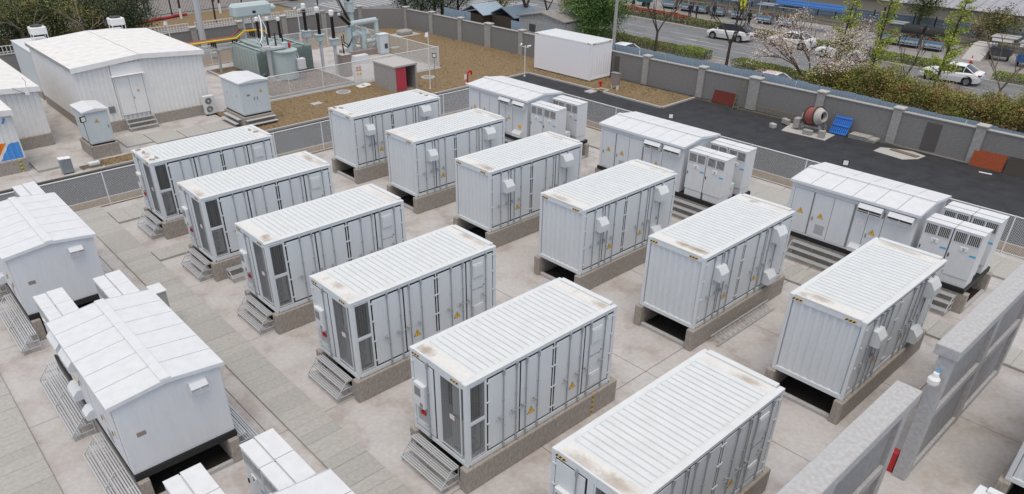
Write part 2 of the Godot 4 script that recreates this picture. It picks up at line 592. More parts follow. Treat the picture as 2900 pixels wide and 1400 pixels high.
func make_container(kind: String, stain: int) -> Node3D:
	var box := thing("battery_container", "", "container", Vector3.ZERO, 0.0, "battery containers set out in two rows on concrete plinths")
	var mb := MB.new()
	if kind == "A":
		mb.bx(0.74, CL - 0.05, 0.16, 2.80, 0.04, CW - 0.06)
		mb.bx(0.05, 0.74, 0.16, 2.80, 0.04, 1.2)
		mb.bx(0.05, 0.74, 0.10, 0.17, 1.2, CW - 0.06)
	else:
		mb.bx(0.09, CL - 0.05, 0.16, 2.80, 0.06, CW - 0.06)
		corrugated(mb, Vector3(0.045, 0.17, 0.15), Vector3(0, 0, 1), Vector3.UP, CW - 0.30, 2.52, 0.268, 0.036)
	corrugated(mb, Vector3(CL - 0.15, 0.17, 0.03), Vector3(-1, 0, 0), Vector3.UP, CL - 0.30, 2.6, 0.268, 0.03)
	corrugated(mb, Vector3(CL - 0.01, 0.17, CW - 0.15), Vector3(0, 0, -1), Vector3.UP, CW - 0.30, 2.6, 0.268, 0.03)
	part(mb, "shell", M.paint, box)
	mb = MB.new()
	for x in [0.0, CL - 0.14]:
		for z in [0.0, CW - 0.12]:
			mb.bev(x, x + 0.14, 0.12, 2.78, z, z + 0.12, 0.012)
	for z in [0.006, CW - 0.10]:
		mb.bev(0.141, CL - 0.141, 0.01, 0.17, z, z + 0.094, 0.01)
		mb.bev(0.141, CL - 0.141, 2.755, 2.868, z, z + 0.094, 0.01)
	for x in [0.006, CL - 0.10]:
		mb.bev(x, x + 0.094, 0.01, 0.17, 0.121, CW - 0.121, 0.01)
		mb.bev(x, x + 0.094, 2.69, 2.868, 0.121, CW - 0.121, 0.01)
	if kind == "A":
		mb.bev(0.012, 0.06, 0.171, 2.689, 1.10, 1.29, 0.006)
		mb.bev(0.70, 0.745, 0.171, 2.754, CW - 0.075, CW - 0.012, 0.004)
		mb.bev(0.141, 0.70, 1.46, 1.52, CW - 0.05, CW - 0.010, 0.004)
	part(mb, "frame", M.paint, box)
	if not shared.has("casting"):
		mb = MB.new()
		mb.bev(-0.004, 0.174, 0.0, 0.118, -0.004, 0.158, 0.012)
		mb.col = Color(0.05, 0.05, 0.05)
		shared["casting"] = mb.mesh()
		mb = MB.new()
		mb.lathe(Vector3.ZERO, Vector3(0, 0, 1), [Vector2(0, 0.026), Vector2(0.006, 0.026), Vector2(0.006, 0.0)], 10)
		shared["casting_hole"] = mb.mesh()
	for x in [0.0, CL - 0.17]:
		for y in [0.0, CH - 0.118]:
			for z in [0.0, CW - 0.154]:
				var cc := inst(shared["casting"], "corner_casting", M.paint if y < 1.0 else M.roof_white, box, Vector3(x, y, z))
				if z > 1.0 and y < 1.0:
					inst(shared["casting_hole"], "hole", M.black, cc, Vector3(0.09, 0.06, 0.156))
	roof_part(box, stain)
	# the long side: a black seal, and the doors set in it
	var seams: Array
	var rods: Array
	if kind == "A":
		seams = [0.775, 2.0, 3.30, 3.40, 4.66, 5.915]
		rods = [[1.34, 1.83], [2.21, 2.69], [3.97, 4.48], [4.87, 5.55]]
	else:
		seams = [0.145, 1.30, 2.57, 2.67, 4.22, 5.915]
		rods = [[0.66, 1.13], [1.50, 1.92], [3.54, 4.04], [4.42, 4.99]]
	mb = MB.new()
	mb.bx(seams[0] - 0.03, seams[5] + 0.03, 0.185, 2.753, CW - 0.061, CW - 0.034)
	part(mb, "door_seal", M.seal, box)
	mb = MB.new()
	mb.bev((seams[2] + seams[3]) / 2.0 - 0.022, (seams[2] + seams[3]) / 2.0 + 0.022, 0.19, 2.75, CW - 0.034, CW - 0.014, 0.005)
	part(mb, "door_post", M.paint, box)
	var spans := [[seams[0], seams[1]], [seams[1], seams[2]], [seams[3], seams[4]], [seams[4], seams[5]]]
	for k in 4:
		var x0: float = spans[k][0] + (0.028 if k != 2 else 0.03)
		var x1: float = spans[k][1] - (0.028 if k != 1 else 0.03)
		mb = MB.new()
		mb.bev(x0, x1, 0.24, 2.685, CW - 0.035, CW - 0.012, 0.006)
		var door := part(mb, "door", M.paint, box)
		for x in rods[k]:
			inst(rod_mesh(), "lock_rod", M.rod, door, Vector3(x, 0, CW - 0.012))
			inst(lever_mesh(), "handle", M.steel, door, Vector3(x, 1.17, CW - 0.012))
		if k == 1 or k == 2:
			var tx: float = rods[k][0] + 0.24
			inst(warning_mesh(0.30), "warning_sign", M.print, door, Vector3(tx, 0.80, CW - 0.011))
		for y in [0.45, 1.2, 1.95, 2.60]:
			var hx: float = x0 - 0.02 if k % 2 == 0 else x1 + 0.02
			inst(hinge_mesh(), "hinge", M.paint, door, Vector3(hx, y, CW - 0.012))
		if kind == "A" and k == 3:
			for yy in [[1.98, 2.50], [0.36, 0.86]]:
				mb = MB.new()
				mb.bev(4.95, 5.42, yy[0], yy[1], CW - 0.012, CW + 0.028, 0.01)
				mb.bev(5.0, 5.37, yy[0] + 0.03, yy[1] - 0.06, CW + 0.028, CW + 0.04, 0.006)
				part(mb, "vent_box", M.paint, door)
			var tm := TextMesh.new()
			tm.text = "Holin Energy"
			tm.font_size = 12
			tm.pixel_size = 0.0075
			tm.depth = 0.003
			inst(tm, "lettering", M.mid_grey, door, Vector3(5.17, 1.50, CW - 0.0105))
			mb = MB.new()
			mb.prism(PackedVector2Array([Vector2(-0.055, 0), Vector2(0, -0.04), Vector2(0.055, 0), Vector2(0, 0.04)]), Vector3(5.46, 1.56, CW - 0.012), Vector3.RIGHT, Vector3.UP, 0.004)
			part(mb, "emblem", M.mid_grey, door)
		if kind == "B" and k == 0:
			inst(hood_mesh(0.50, 0.52, 0.30), "hood", M.paint, door, Vector3(0.78, 1.77, CW - 0.013))
		if kind == "B" and k == 3:
			inst(hood_mesh(0.62, 0.56, 0.32), "hood", M.paint, door, Vector3(4.55, 2.06, CW - 0.013))
			inst(hood_mesh(0.58, 0.50, 0.32), "hood", M.paint, door, Vector3(4.48, 0.28, CW - 0.013))
	# hazard tape along the end header
	for z in [0.10, 1.80]:
		inst(tape_mesh(0.36, 0.075), "hazard_tape", M.print, box, Vector3(0.0052, 2.735, z + 0.0), Vector3(0, -PI / 2, 0))
	if kind == "A":
		end_of_a(box)
	return box

func end_of_a(box: Node3D) -> void:
	# the end facing the walkway: a sealed door with a cooler and a glass port, and a mesh panel over the pump room
	var mb := MB.new()
	mb.bx(0.026, 0.052, 0.20, 2.68, 0.105, 1.075)
	part(mb, "door_seal", M.seal, box)
	mb = MB.new()
	mb.bev(0.006, 0.027, 0.235, 2.645, 0.14, 1.04, 0.006)
	var door := part(mb, "door", M.paint, box)
	inst(rod_mesh(), "lock_rod", M.rod, door, Vector3(0.006, -0.02, 0.80), Vector3(0, -PI / 2, 0))
	inst(lever_mesh(), "handle", M.steel, door, Vector3(0.006, 0.50, 0.92), Vector3(0, -PI / 2, 0))
	mb = MB.new()
	mb.bev(-0.13, 0.008, 1.12, 1.92, 0.25, 0.72, 0.015)
	var ac := part(mb, "cooler", M.cabinet_paint, door)
	mb = MB.new()
	mb.bx(-0.1335, -0.1295, 1.50, 1.80, 0.30, 0.58)
	part(mb, "intake", M.mid_grey, ac)
	mb = MB.new()
	mb.bx(-0.1335, -0.1295, 1.16, 1.30, 0.52, 0.66)
	part(mb, "outlet", M.mid_grey, ac)
	mb = MB.new()
	mb.bx(-0.002, 0.0065, 0.52, 1.07, 0.25, 0.72)
	part(mb, "port", M.pane, door)
	mb = MB.new()
	mb.lathe(Vector3(0.004, 0.86, 0.47), Vector3(-1, 0, 0), [Vector2(0, 0.07), Vector2(0.05, 0.07), Vector2(0.06, 0.04), Vector2(0.06, 0)], 12)
	mb.bx(-0.03, 0.0045, 0.80, 0.92, 0.5, 0.62)
	part(mb, "fire_valve", M.red, door)
	for y in [0.45, 1.15, 1.85, 2.5]:
		inst(hinge_mesh(), "hinge", M.paint, door, Vector3(0.006, y, 0.11), Vector3(0, -PI / 2, 0))
	# mesh panels
	var g := inst(grille(0.82, 2.34), "mesh_panel", M.mesh_wire, box, Vector3(0.028, 0.31, 1.35), Vector3(0, -PI / 2, 0))
	inst(frame_mesh(0.82, 2.34, 0.045, 0.02), "panel_frame", M.paint, g, Vector3(0, 0, -0.001))
	var pl := inst(notice_mesh(0.2, 0.15), "notice", M.print, g, Vector3(0.47, 1.17, 0.016))
	pl.rotation.z = 0.05
	for yy in [[0.24, 1.19], [1.55, 1.16]]:
		var s := inst(grille(0.5, yy[1]), "mesh_panel", M.mesh_wire, box, Vector3(0.17, yy[0], CW - 0.03))
		inst(frame_mesh(0.5, yy[1], 0.03, 0.018), "panel_frame", M.paint, s, Vector3(0, 0, -0.001))
	# inside
	mb = MB.new()
	mb.bx(0.06, 0.738, 0.171, 2.79, 1.201, 1.22)
	mb.bx(0.72, 0.739, 0.171, 2.79, 1.221, CW - 0.07)
	part(mb, "lining", M.paint, box)
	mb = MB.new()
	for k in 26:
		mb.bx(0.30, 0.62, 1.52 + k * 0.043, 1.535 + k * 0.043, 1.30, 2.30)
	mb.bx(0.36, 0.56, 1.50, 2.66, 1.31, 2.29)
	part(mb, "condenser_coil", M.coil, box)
	mb = MB.new()
	mb.bev(0.14, 0.66, 0.30, 1.42, 1.62, 2.24, 0.01)
	part(mb, "water_tank", M.filter_grey, box)
	mb = MB.new()
	mb.bev(0.12, 0.30, 1.5, 2.62, 1.72, 2.05, 0.01)
	part(mb, "filter", M.filter_grey, box)
	mb = MB.new()
	mb.tube(Vector3(0.36, 0.70, 2.20), Vector3(0.36, 0.70, 2.36), 0.11, 0.11, 14)
	mb.bev(0.27, 0.47, 0.92, 1.25, 2.20, 2.31, 0.01)
	mb.tube(Vector3(0.36, 0.42, 2.28), Vector3(0.36, 0.62, 2.28), 0.045, 0.045, 8)
	part(mb, "pump", M.mid_grey, box)

func plinth_meshes() -> void:
	var mb := MB.new()
	mb.bev(-0.12, 6.34, 0.0, 0.845, -0.12, 0.18, 0.02)
	shared["plinth_wall"] = mb.mesh()
	mb = MB.new()
	mb.bev(-0.04, 0.12, 0.0, 0.13, 0.181, 2.209, 0.01)
	shared["plinth_sill"] = mb.mesh()
	# a bed of dark soil between the walls
	mb = MB.new()
	var f := FastNoiseLite.new()
	f.frequency = 1.1
	for i in 48:
		for j in 16:
			var p := []
			for q in [[0, 0], [0, 1], [1, 1], [1, 0]]:
				var x: float = 0.121 + (i + q[0]) * 0.128
				var z: float = 0.181 + (j + q[1]) * 0.12675
				p.append(Vector3(x, 0.045 + 0.035 * f.get_noise_2d(x * 3.0, z * 3.0), z))
			mb.quad(p[1], p[2], p[3], p[0])
	shared["plinth_soil"] = mb.mesh()

func make_plinth() -> Node3D:
	var p := thing("container_plinth", "", "plinth", Vector3.ZERO, 0.0, "concrete plinths under the battery containers")
	inst(shared["plinth_wall"], "plinth_wall", M.plinth, p)
	inst(shared["plinth_wall"], "plinth_wall", M.plinth, p, Vector3(0, 0, 2.35))
	inst(shared["plinth_sill"], "sill", M.wall_concrete, p)
	inst(shared["plinth_sill"], "sill", M.wall_concrete, p, Vector3(6.1, 0, 0))
	var s := inst(shared["plinth_soil"], "soil", M.soil, p)
	s.set_meta("kind", "stuff")
	return p

func tread(mb: MB, x0: float, x1: float, y: float, z0: float, z1: float, bars := 4) -> void:
	# a step of square bars running along z, with straps across
	for k in bars:
		var x := lerpf(x0 + 0.02, x1 - 0.02, float(k) / (bars - 1))
		mb.bx(x - 0.02, x + 0.02, y - 0.035, y, z0, z1)
	var n := maxi(2, int(round((z1 - z0) / 1.0)) + 1)
	for i in n:
		var z := lerpf(z0 + 0.02, z1 - 0.02, float(i) / (n - 1))
		mb.bx(x0, x1, y - 0.055, y - 0.036, z - 0.02, z + 0.02)

func make_stair(called: String, z0: float, z1: float, group: String, steps := [[-0.28, -0.03, 0.74], [-0.47, -0.22, 0.49], [-0.70, -0.44, 0.24]], legs := true) -> Node3D:
	# steps going up towards +x; origin on the ground at the foot of the wall
	var s := thing(called, "", "stairs", Vector3.ZERO, 0.0, group)
	for st in steps:
		var mb := MB.new()
		tread(mb, st[0], st[1], st[2], z0, z1, 4)
		part(mb, "tread", M.galvanised, s)
	var zs := [z0 + 0.03, z1 - 0.03]
	if z1 - z0 > 2.6:
		zs = [z0 + 0.03, (z0 + z1) / 2.0, z1 - 0.03]
	for z in zs:
		var mb := MB.new()
		var a: Array = steps[0]
		var b: Array = steps[steps.size() - 1]
		mb.X = Transform3D(Basis(), Vector3(0, 0, z))
		var bar := func(p: Vector3, q: Vector3): mb.tube(p, q, 0.018, 0.018, 6)
		bar.call(Vector3(a[0], a[2] - 0.05, 0), Vector3(b[0], b[2] - 0.05, 0))
		for st in steps:
			bar.call(Vector3(st[0], st[2] - 0.06, 0), Vector3(-0.02, st[2] - 0.06, 0))
		bar.call(Vector3(-0.03, 0.0, 0), Vector3(-0.03, a[2] - 0.05, 0))
		bar.call(Vector3(b[0] + 0.05, b[2] - 0.06, 0), Vector3(b[0] + 0.05, 0.0, 0))
		part(mb, "side_frame", M.galvanised, s)
	return s

# ---------- inverter skids ----------

const SZ := 7.95

func cabinet_meshes() -> void:
	# one power cabinet, 0.85 deep (x), 1.02 wide (z), facing -x, base at y 0
	var mb := MB.new()
	mb.bev(0.03, 0.82, 0.0, 0.34, 0.03, 0.99, 0.006)
	shared["cab_base"] = mb.mesh()
	mb = MB.new()
	# a shell with two real openings for the vents
	mb.bx(0.22, 0.85, 0.36, 2.238, 0.0, 1.02)
	mb.bev(0.0, 0.221, 0.36, 1.75, 0.0, 1.02, 0.01)
	mb.bx(0.0, 0.22, 2.19, 2.239, 0.0, 1.02)
	for z in [[0.0, 0.055], [0.485, 0.535], [0.965, 1.02]]:
		mb.bx(0.0, 0.219, 1.75, 2.19, z[0], z[1])
	shared["cab_body"] = mb.mesh()
	mb = MB.new()
	mb.bev(-0.02, 0.35, 2.241, 2.285, -0.015, 1.035, 0.008)
	mb.bev(0.38, 0.87, 2.241, 2.31, -0.015, 1.035, 0.008)
	shared["cab_top"] = mb.mesh()
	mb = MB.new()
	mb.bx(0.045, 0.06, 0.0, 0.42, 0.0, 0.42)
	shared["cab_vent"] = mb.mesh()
	mb = MB.new()
	for k in 7:
		mb.bx(-0.014, -0.002, 0.0, 0.42, k * 0.065, k * 0.065 + 0.015)
	mb.bx(-0.016, -0.0015, 0.42, 0.435, -0.02, 0.436)
	mb.bx(-0.016, -0.0015, -0.015, 0.0, -0.02, 0.436)
	shared["cab_louvre"] = mb.mesh()
	mb = MB.new()
	mb.bev(-0.028, 0.002, 0.0, 0.16, 0.0, 0.28, 0.006)
	shared["cab_panel"] = mb.mesh()
	mb = MB.new()
	for k in 2:
		mb.lathe(Vector3(-0.028, 0.11, 0.11 + k * 0.06), Vector3(-1, 0, 0), [Vector2(0, 0.014), Vector2(0.014, 0.014), Vector2(0.014, 0)], 8)
	mb.lathe(Vector3(-0.028, 0.045, 0.14), Vector3(-1, 0, 0), [Vector2(0, 0.02), Vector2(0.016, 0.02), Vector2(0.016, 0)], 8)
	shared["cab_knobs"] = mb.mesh()
	mb = MB.new()
	mb.prism(PackedVector2Array([Vector2(0.0, 0.0), Vector2(0.24, 0.0), Vector2(0.24, 0.07), Vector2(0.02, 0.07)]), Vector3(-0.004, 0, 0), Vector3.BACK, Vector3.UP, 0.004)
	shared["cab_label"] = mb.mesh()
	mb = MB.new()
	mb.bev(-0.03, 0.002, 0.0, 0.14, 0.0, 0.04, 0.006)
	shared["cab_handle"] = mb.mesh()

func cabinet(parent: Node, at: Vector3) -> void:
	var b := inst(shared["cab_body"], "cabinet", M.cabinet_paint, parent, at)
	inst(shared["cab_base"], "base", M.cabinet_paint, b)
	inst(shared["cab_top"], "top", M.skid_roof, b)
	for z in [0.06, 0.54]:
		inst(shared["cab_vent"], "filter", M.coil, b, Vector3(0, 1.76, z))  # filter plate, coloured dark and set forward to paint the shade in the vent
		inst(shared["cab_louvre"], "louvre", M.cabinet_paint, b, Vector3(0, 1.76, z))
	inst(shared["cab_panel"], "control_panel", M.white, b, Vector3(0, 1.48, 0.38))
	inst(shared["cab_knobs"], "knobs", M.black, b, Vector3(0, 1.48, 0.38))
	inst(shared["cab_label"], "label", M.blue_label, b, Vector3(0, 1.33, 0.76))
	inst(shared["cab_handle"], "handle", M.black, b, Vector3(0, 1.10, 0.05))

func make_skid(mirrored: bool) -> Node3D:
	var s := thing("inverter_skid", "", "inverter skid", Vector3.ZERO, 0.0, "inverter skids with gabled white roofs and cabinets")
	var Z := func(a: float, b: float) -> Array:
		return [SZ - b, SZ - a] if mirrored else [a, b]
	var z: Array
	var mb := MB.new()
	z = Z.call(0.05, 7.86)
	mb.bx(0.04, 2.96, 0.85, 1.04, z[0], z[1])
	part(mb, "skid_frame", M.black_beam, s)
	# body
	mb = MB.new()
	z = Z.call(0.12, 5.48)
	mb.bev(0.06, 2.94, 1.042, 3.40, z[0], z[1], 0.012)
	var body := part(mb, "housing", M.skid_paint, s)
	# gables under the roof
	for e in [z[0] + 0.004, z[1] - 0.034]:
		mb = MB.new()
		mb.prism(PackedVector2Array([Vector2(0.08, 3.38), Vector2(2.92, 3.38), Vector2(1.5, 3.56)]), Vector3(0, 0, e), Vector3.RIGHT, Vector3.UP, 0.03)
		part(mb, "gable", M.skid_paint, body)
	# roof: six sheets to a side, a ridge cap and a gutter fascia
	var rz: Array = Z.call(0.05, 5.55)
	var roof := Node3D.new()
	roof.name = "roof"
	s.add_child(roof)
	var step: float = (rz[1] - rz[0]) / 6.0
	for side in 2:
		for k in 6:
			var za: float = rz[0] + k * step + 0.011
			var zb: float = rz[0] + (k + 1) * step - 0.011
			mb = MB.new()
			var xe := -0.06 if side == 0 else 3.06
			var xr := 1.5 - 0.004 if side == 0 else 1.5 + 0.004
			var ye := 3.425
			var yr := 3.60
			var poly := PackedVector2Array([Vector2(xe, ye), Vector2(xr, yr), Vector2(xr, yr + 0.022), Vector2(xe, ye + 0.022)])
			mb.prism(poly, Vector3(0, 0, za), Vector3.RIGHT, Vector3.UP, zb - za)
			part(mb, "roof_sheet", M.skid_roof, roof)
	mb = MB.new()
	mb.prism(PackedVector2Array([Vector2(-0.05, 3.412), Vector2(1.5, 3.586), Vector2(3.05, 3.412), Vector2(3.05, 3.42), Vector2(1.5, 3.598), Vector2(-0.05, 3.42)]), Vector3(0, 0, rz[0] + 0.02), Vector3.RIGHT, Vector3.UP, rz[1] - rz[0] - 0.04)
	part(mb, "roof_lining", M.seam, roof)
	mb = MB.new()
	for k in 6:
		var za: float = rz[0] + k * step + 0.004
		mb.bev(1.36, 1.64, 3.605, 3.665, za, za + step - 0.008, 0.008)
	part(mb, "ridge_cap", M.skid_roof, roof)
	for side in 2:
		var x := -0.066 if side == 0 else 3.054
		mb = MB.new()
		mb.bx(x, x + 0.012, 3.33, 3.444, rz[0] - 0.004, rz[1] + 0.004)
		part(mb, "fascia", M.skid_paint, roof)
	for e in [rz[0] - 0.012, rz[1] + 0.0]:
		mb = MB.new()
		mb.prism(PackedVector2Array([Vector2(-0.07, 3.34), Vector2(1.5, 3.515), Vector2(3.07, 3.34), Vector2(3.07, 3.45), Vector2(1.5, 3.632), Vector2(-0.07, 3.45)]), Vector3(0, 0, e), Vector3.RIGHT, Vector3.UP, 0.012)
		part(mb, "barge_board", M.skid_paint, roof)
	# doors on both long faces
	for face in 2:
		var turn := Vector3(0, -PI / 2, 0) if face == 0 else Vector3(0, PI / 2, 0)
		var px := 0.06 if face == 0 else 2.94
		z = Z.call(0.285, 4.255)
		mb = MB.new()
		mb.bx(px - 0.0015 if face == 0 else px, px if face == 0 else px + 0.0015, 1.13, 3.11, z[0], z[1])
		part(mb, "door_seal", M.mid_grey, s)
		for d in [[0.30, 1.18, 1.14, 3.10], [1.24, 2.10, 1.14, 3.10], [2.11, 2.98, 1.14, 3.10], [3.06, 3.60, 1.14, 2.85], [3.61, 4.24, 1.14, 2.85]]:
			z = Z.call(d[0], d[1])
			mb = MB.new()
			var xo := px - 0.016 if face == 0 else px + 0.002
			mb.bev(xo, xo + 0.014, d[2], d[3], z[0] + 0.007, z[1] - 0.007, 0.004)
			var door := part(mb, "door", M.skid_paint, s)
			if d[0] != 2.11 and d[0] != 3.06:
				var hz: float = z[0] + 0.08
				mb = MB.new()
				var xh := px - 0.04 if face == 0 else px + 0.016
				mb.bev(xh, xh + 0.024, 1.85, 2.02, hz, hz + 0.05, 0.006)
				part(mb, "handle", M.mid_grey, door)
				var tz: float = (z[0] + z[1]) / 2.0
				var xs := px - 0.0155 if face == 0 else px + 0.0155
				inst(warning_mesh(0.28), "warning_sign", M.print, door, Vector3(xs, 2.15, tz), turn)
			if d[0] == 3.06:
				var tz: float = (z[0] + z[1]) / 2.0
				inst(notice_mesh(0.26, 0.2), "notice", M.print, door, Vector3(px - 0.0155 if face == 0 else px + 0.0155, 2.42, tz), turn)
			if d[0] == 1.24:
				mb = MB.new()
				var xl := px - 0.02 if face == 0 else px + 0.0
				for k in 8:
					mb.bx(xl, xl + 0.02, 1.30 + k * 0.055, 1.325 + k * 0.055, z[0] + 0.3, z[0] + 0.72)
				part(mb, "louvre", M.mid_grey, door)
		# rain hoods with slatted mouths
		for h in [[3.16, 4.16, 2.92, 0.36], [4.38, 5.38, 2.92, 0.36], [3.2, 3.66, 1.16, 0.3], [4.42, 5.15, 1.16, 0.34]]:
			z = Z.call(h[0], h[1])
			var w: float = h[1] - h[0]
			var hd := inst(hood_mesh(w, h[3], 0.26, 1.0 if h[2] > 2.0 else 0.0), "hood", M.skid_paint, s, Vector3(px, h[2], z[0] if face == 0 else z[1]), turn)
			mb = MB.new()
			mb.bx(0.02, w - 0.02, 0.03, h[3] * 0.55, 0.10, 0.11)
			part(mb, "filter", M.coil, hd)  # dark plate added behind the mouth; its colour stands in for shade
			mb = MB.new()
			mb.bx(w / 2 - 0.012, w / 2 + 0.012, 0.0, 0.16, 0.262, 0.27)
			mb.bx(0.02, w - 0.02, 0.09, 0.11, 0.255, 0.261)
			mb.bx(0.02, w - 0.02, 0.0, 0.02, 0.255, 0.261)
			part(mb, "slats", M.wire, hd)
		z = Z.call(4.75, 5.0)
		mb = MB.new()
		var xq := px - 0.004 if face == 0 else px
		mb.bx(xq, xq + 0.004, 1.62, 1.84, z[0], z[1])
		part(mb, "label", M.yellow, s)
	# plain end wall: a hood, a plate and a bracket
	var ez: float = SZ - 0.12 if mirrored else 0.12
	var eturn := Vector3.ZERO if mirrored else Vector3(0, PI, 0)
	var hd2 := inst(hood_mesh(0.5, 0.3, 0.2, 1.0), "hood", M.skid_paint, s, Vector3(2.0 if mirrored else 1.0, 2.88, ez), eturn)
	mb = MB.new()
	for k in 2:
		mb.bx(0.02, 0.48, 0.0 + k * 0.07, 0.015 + k * 0.07, 0.205, 0.212)
	mb.bx(0.24, 0.26, 0.0, 0.15, 0.206, 0.213)
	part(mb, "slats", M.wire, hd2)
	mb = MB.new()
	mb.bx(-0.12, 0.12, -0.07, 0.07, 0.0, 0.006)
	part(mb, "cover_plate", M.brown_cabinet, s).position = Vector3(0.55, 2.25, ez - (0.0 if mirrored else 0.006))
	# four cabinets on the open end of the skid
	for x in [0.10, 1.93]:
		for c in [[5.74, 6.76], [6.81, 7.83]]:
			z = Z.call(c[0], c[1])
			cabinet(s, Vector3(x, 1.042, z[0]))
	z = Z.call(7.05, 7.6)
	mb = MB.new()
	mb.bev(1.15, 1.65, 1.042, 1.75, z[0], z[1], 0.012)
	var jb := part(mb, "junction_box", M.cabinet_paint, s)
	inst(warning_mesh(0.2), "warning_sign", M.print, jb, Vector3(1.40, 1.5, z[0] - 0.001 if mirrored else z[1] + 0.001), Vector3(0, PI, 0) if mirrored else Vector3.ZERO)
	return s

func make_skid_plinth() -> Node3D:
	var p := thing("skid_plinth", "", "plinth", Vector3.ZERO, 0.0, "concrete plinths under the inverter skids")
	for x in [0.06, 2.64]:
		var mb := MB.new()
		mb.bev(x, x + 0.3, 0.0, 0.845, -0.12, SZ + 0.08, 0.02)
		part(mb, "plinth_wall", M.plinth, p)
	for z in [-0.10, SZ - 0.04]:
		var mb := MB.new()
		mb.bev(0.362, 2.638, 0.0, 0.14, z, z + 0.12, 0.01)
		part(mb, "sill", M.wall_concrete, p)
	var mb := MB.new()
	var f := FastNoiseLite.new()
	f.frequency = 1.3
	for i in 18:
		for j in 60:
			var q := []
			for e in [[0, 0], [0, 1], [1, 1], [1, 0]]:
				var x: float = 0.362 + (i + e[0]) * 0.12644
				var z: float = 0.021 + (j + e[1]) * 0.1314
				q.append(Vector3(x, 0.045 + 0.04 * f.get_noise_2d(x * 3.0, z * 3.0), z))
			mb.quad(q[1], q[2], q[3], q[0])
	var s := part(mb, "soil", M.soil, p)
	s.set_meta("kind", "stuff")
	return p

# ---------- fences ----------

func chain_link(mb: MB, length: float, y0: float, y1: float, pitch := 0.09, r := 0.0072) -> void:
	# woven wire along +x, in the plane z = 0: two families of slanting wires
	var h := y1 - y0
	for dir in 2:
		var x := -h
		while x < length:
			var a := Vector3(x, y0, 0)
			var b := Vector3(x + h, y1, 0)
			if a.x < 0.0:
				a = Vector3(0, y0 - x, 0)
			if b.x > length:
				b = Vector3(length, y1 - (b.x - length), 0)
			if dir == 1:
				a.x = length - a.x
				b.x = length - b.x
			if a.distance_to(b) > 0.02:
				var o := Vector3(0, 0, r * (0.8 if dir == 0 else -0.8))
				mb.tube(a + o, b + o, r, r, 3, false)
			x += pitch
	return

func fence(called: String, label: String, a: Vector3, b: Vector3, bays: int, h: float, skip_last := false) -> Node3D:
	var d := b - a
	var f := thing(called, label, "fence", a, atan2(-d.z, d.x))
	var len := d.length()
	var bay := len / bays
	var post := MB.new()
	post.tube(Vector3.ZERO, Vector3(0, h + 0.03, 0), 0.034, 0.034, 10)
	var pm := post.mesh()
	var net := MB.new()
	chain_link(net, bay - 0.08, 0.08, h - 0.04)
	var nm := net.mesh()
	var rail := MB.new()
	rail.tube(Vector3(0.04, h, 0), Vector3(bay - 0.04, h, 0), 0.03, 0.03, 8)
	rail.tube(Vector3(0.04, 0.06, 0), Vector3(bay - 0.04, 0.06, 0), 0.024, 0.024, 8)
	var rm := rail.mesh()
	for k in bays + (0 if skip_last else 1):
		inst(pm, "post", M.white_paint, f, Vector3(k * bay, 0, 0))
	for k in bays:
		inst(rm, "rail", M.white_paint, f, Vector3(k * bay, 0, 0))
		inst(nm, "wire_mesh", M.wire, f, Vector3(k * bay + 0.04, 0, 0))
	return f

# ---------- ground ----------

func sheet(called: String, m: Material, x0: float, x1: float, z0: float, z1: float, top: float, thick := 0.05) -> MeshInstance3D:
	var mb := MB.new()
	mb.bx(x0, x1, top - thick, top, z0, z1)
	return struct(mb, called, m)

func kerb(parent: Node, a: Vector3, b: Vector3, w := 0.14, h := 0.13) -> void:
	# kerb stones a metre long
	var d := b - a
	var n := maxi(1, int(round(d.length() / 1.0)))
	var t := Basis(Vector3.UP, atan2(-d.z, d.x))
	for k in n:
		var key := "kerbstone%.2f%.2f%.2f" % [d.length() / n, w, h]
		if not shared.has(key):
			var mb := MB.new()
			mb.bev(0.004, d.length() / n - 0.004, -0.1, h, -w / 2, w / 2, 0.012)
			shared[key] = mb.mesh()
		var o := inst(shared[key], "kerb_stone", M.kerb, parent, a + d * (float(k) / n))
		o.basis = t

func paver_strip(root: Node, x0: float, x1: float, z0: float, z1: float, across := true, each := 0.475) -> void:
	# trench covers laid side by side; across: their long side lies along x
	var span := z1 - z0 if across else x1 - x0
	var n := int(round(span / each))
	var e := span / n
	var key := "paver%.2f%.3f%s" % [x1 - x0 if across else z1 - z0, e, across]
	for q in 3:
		if not shared.has(key + str(q)):
			var mb := MB.new()
			var top := 0.085 + q * 0.004
			if across:
				mb.bev(0.0, x1 - x0, 0.0, top, 0.003, e - 0.003, 0.006)
			else:
				mb.bev(0.003, e - 0.003, 0.0, top, 0.0, z1 - z0, 0.006)
			shared[key + str(q)] = mb.mesh()
	for k in n:
		var q := rng.randi() % 3
		var at := Vector3(x0, 0.006, z0 + k * e) if across else Vector3(x0 + k * e, 0.006, z0)
		inst(shared[key + str(q)], "paver", M.slab_concrete if rng.randf() < 0.6 else M.slab_concrete_b, root, at)

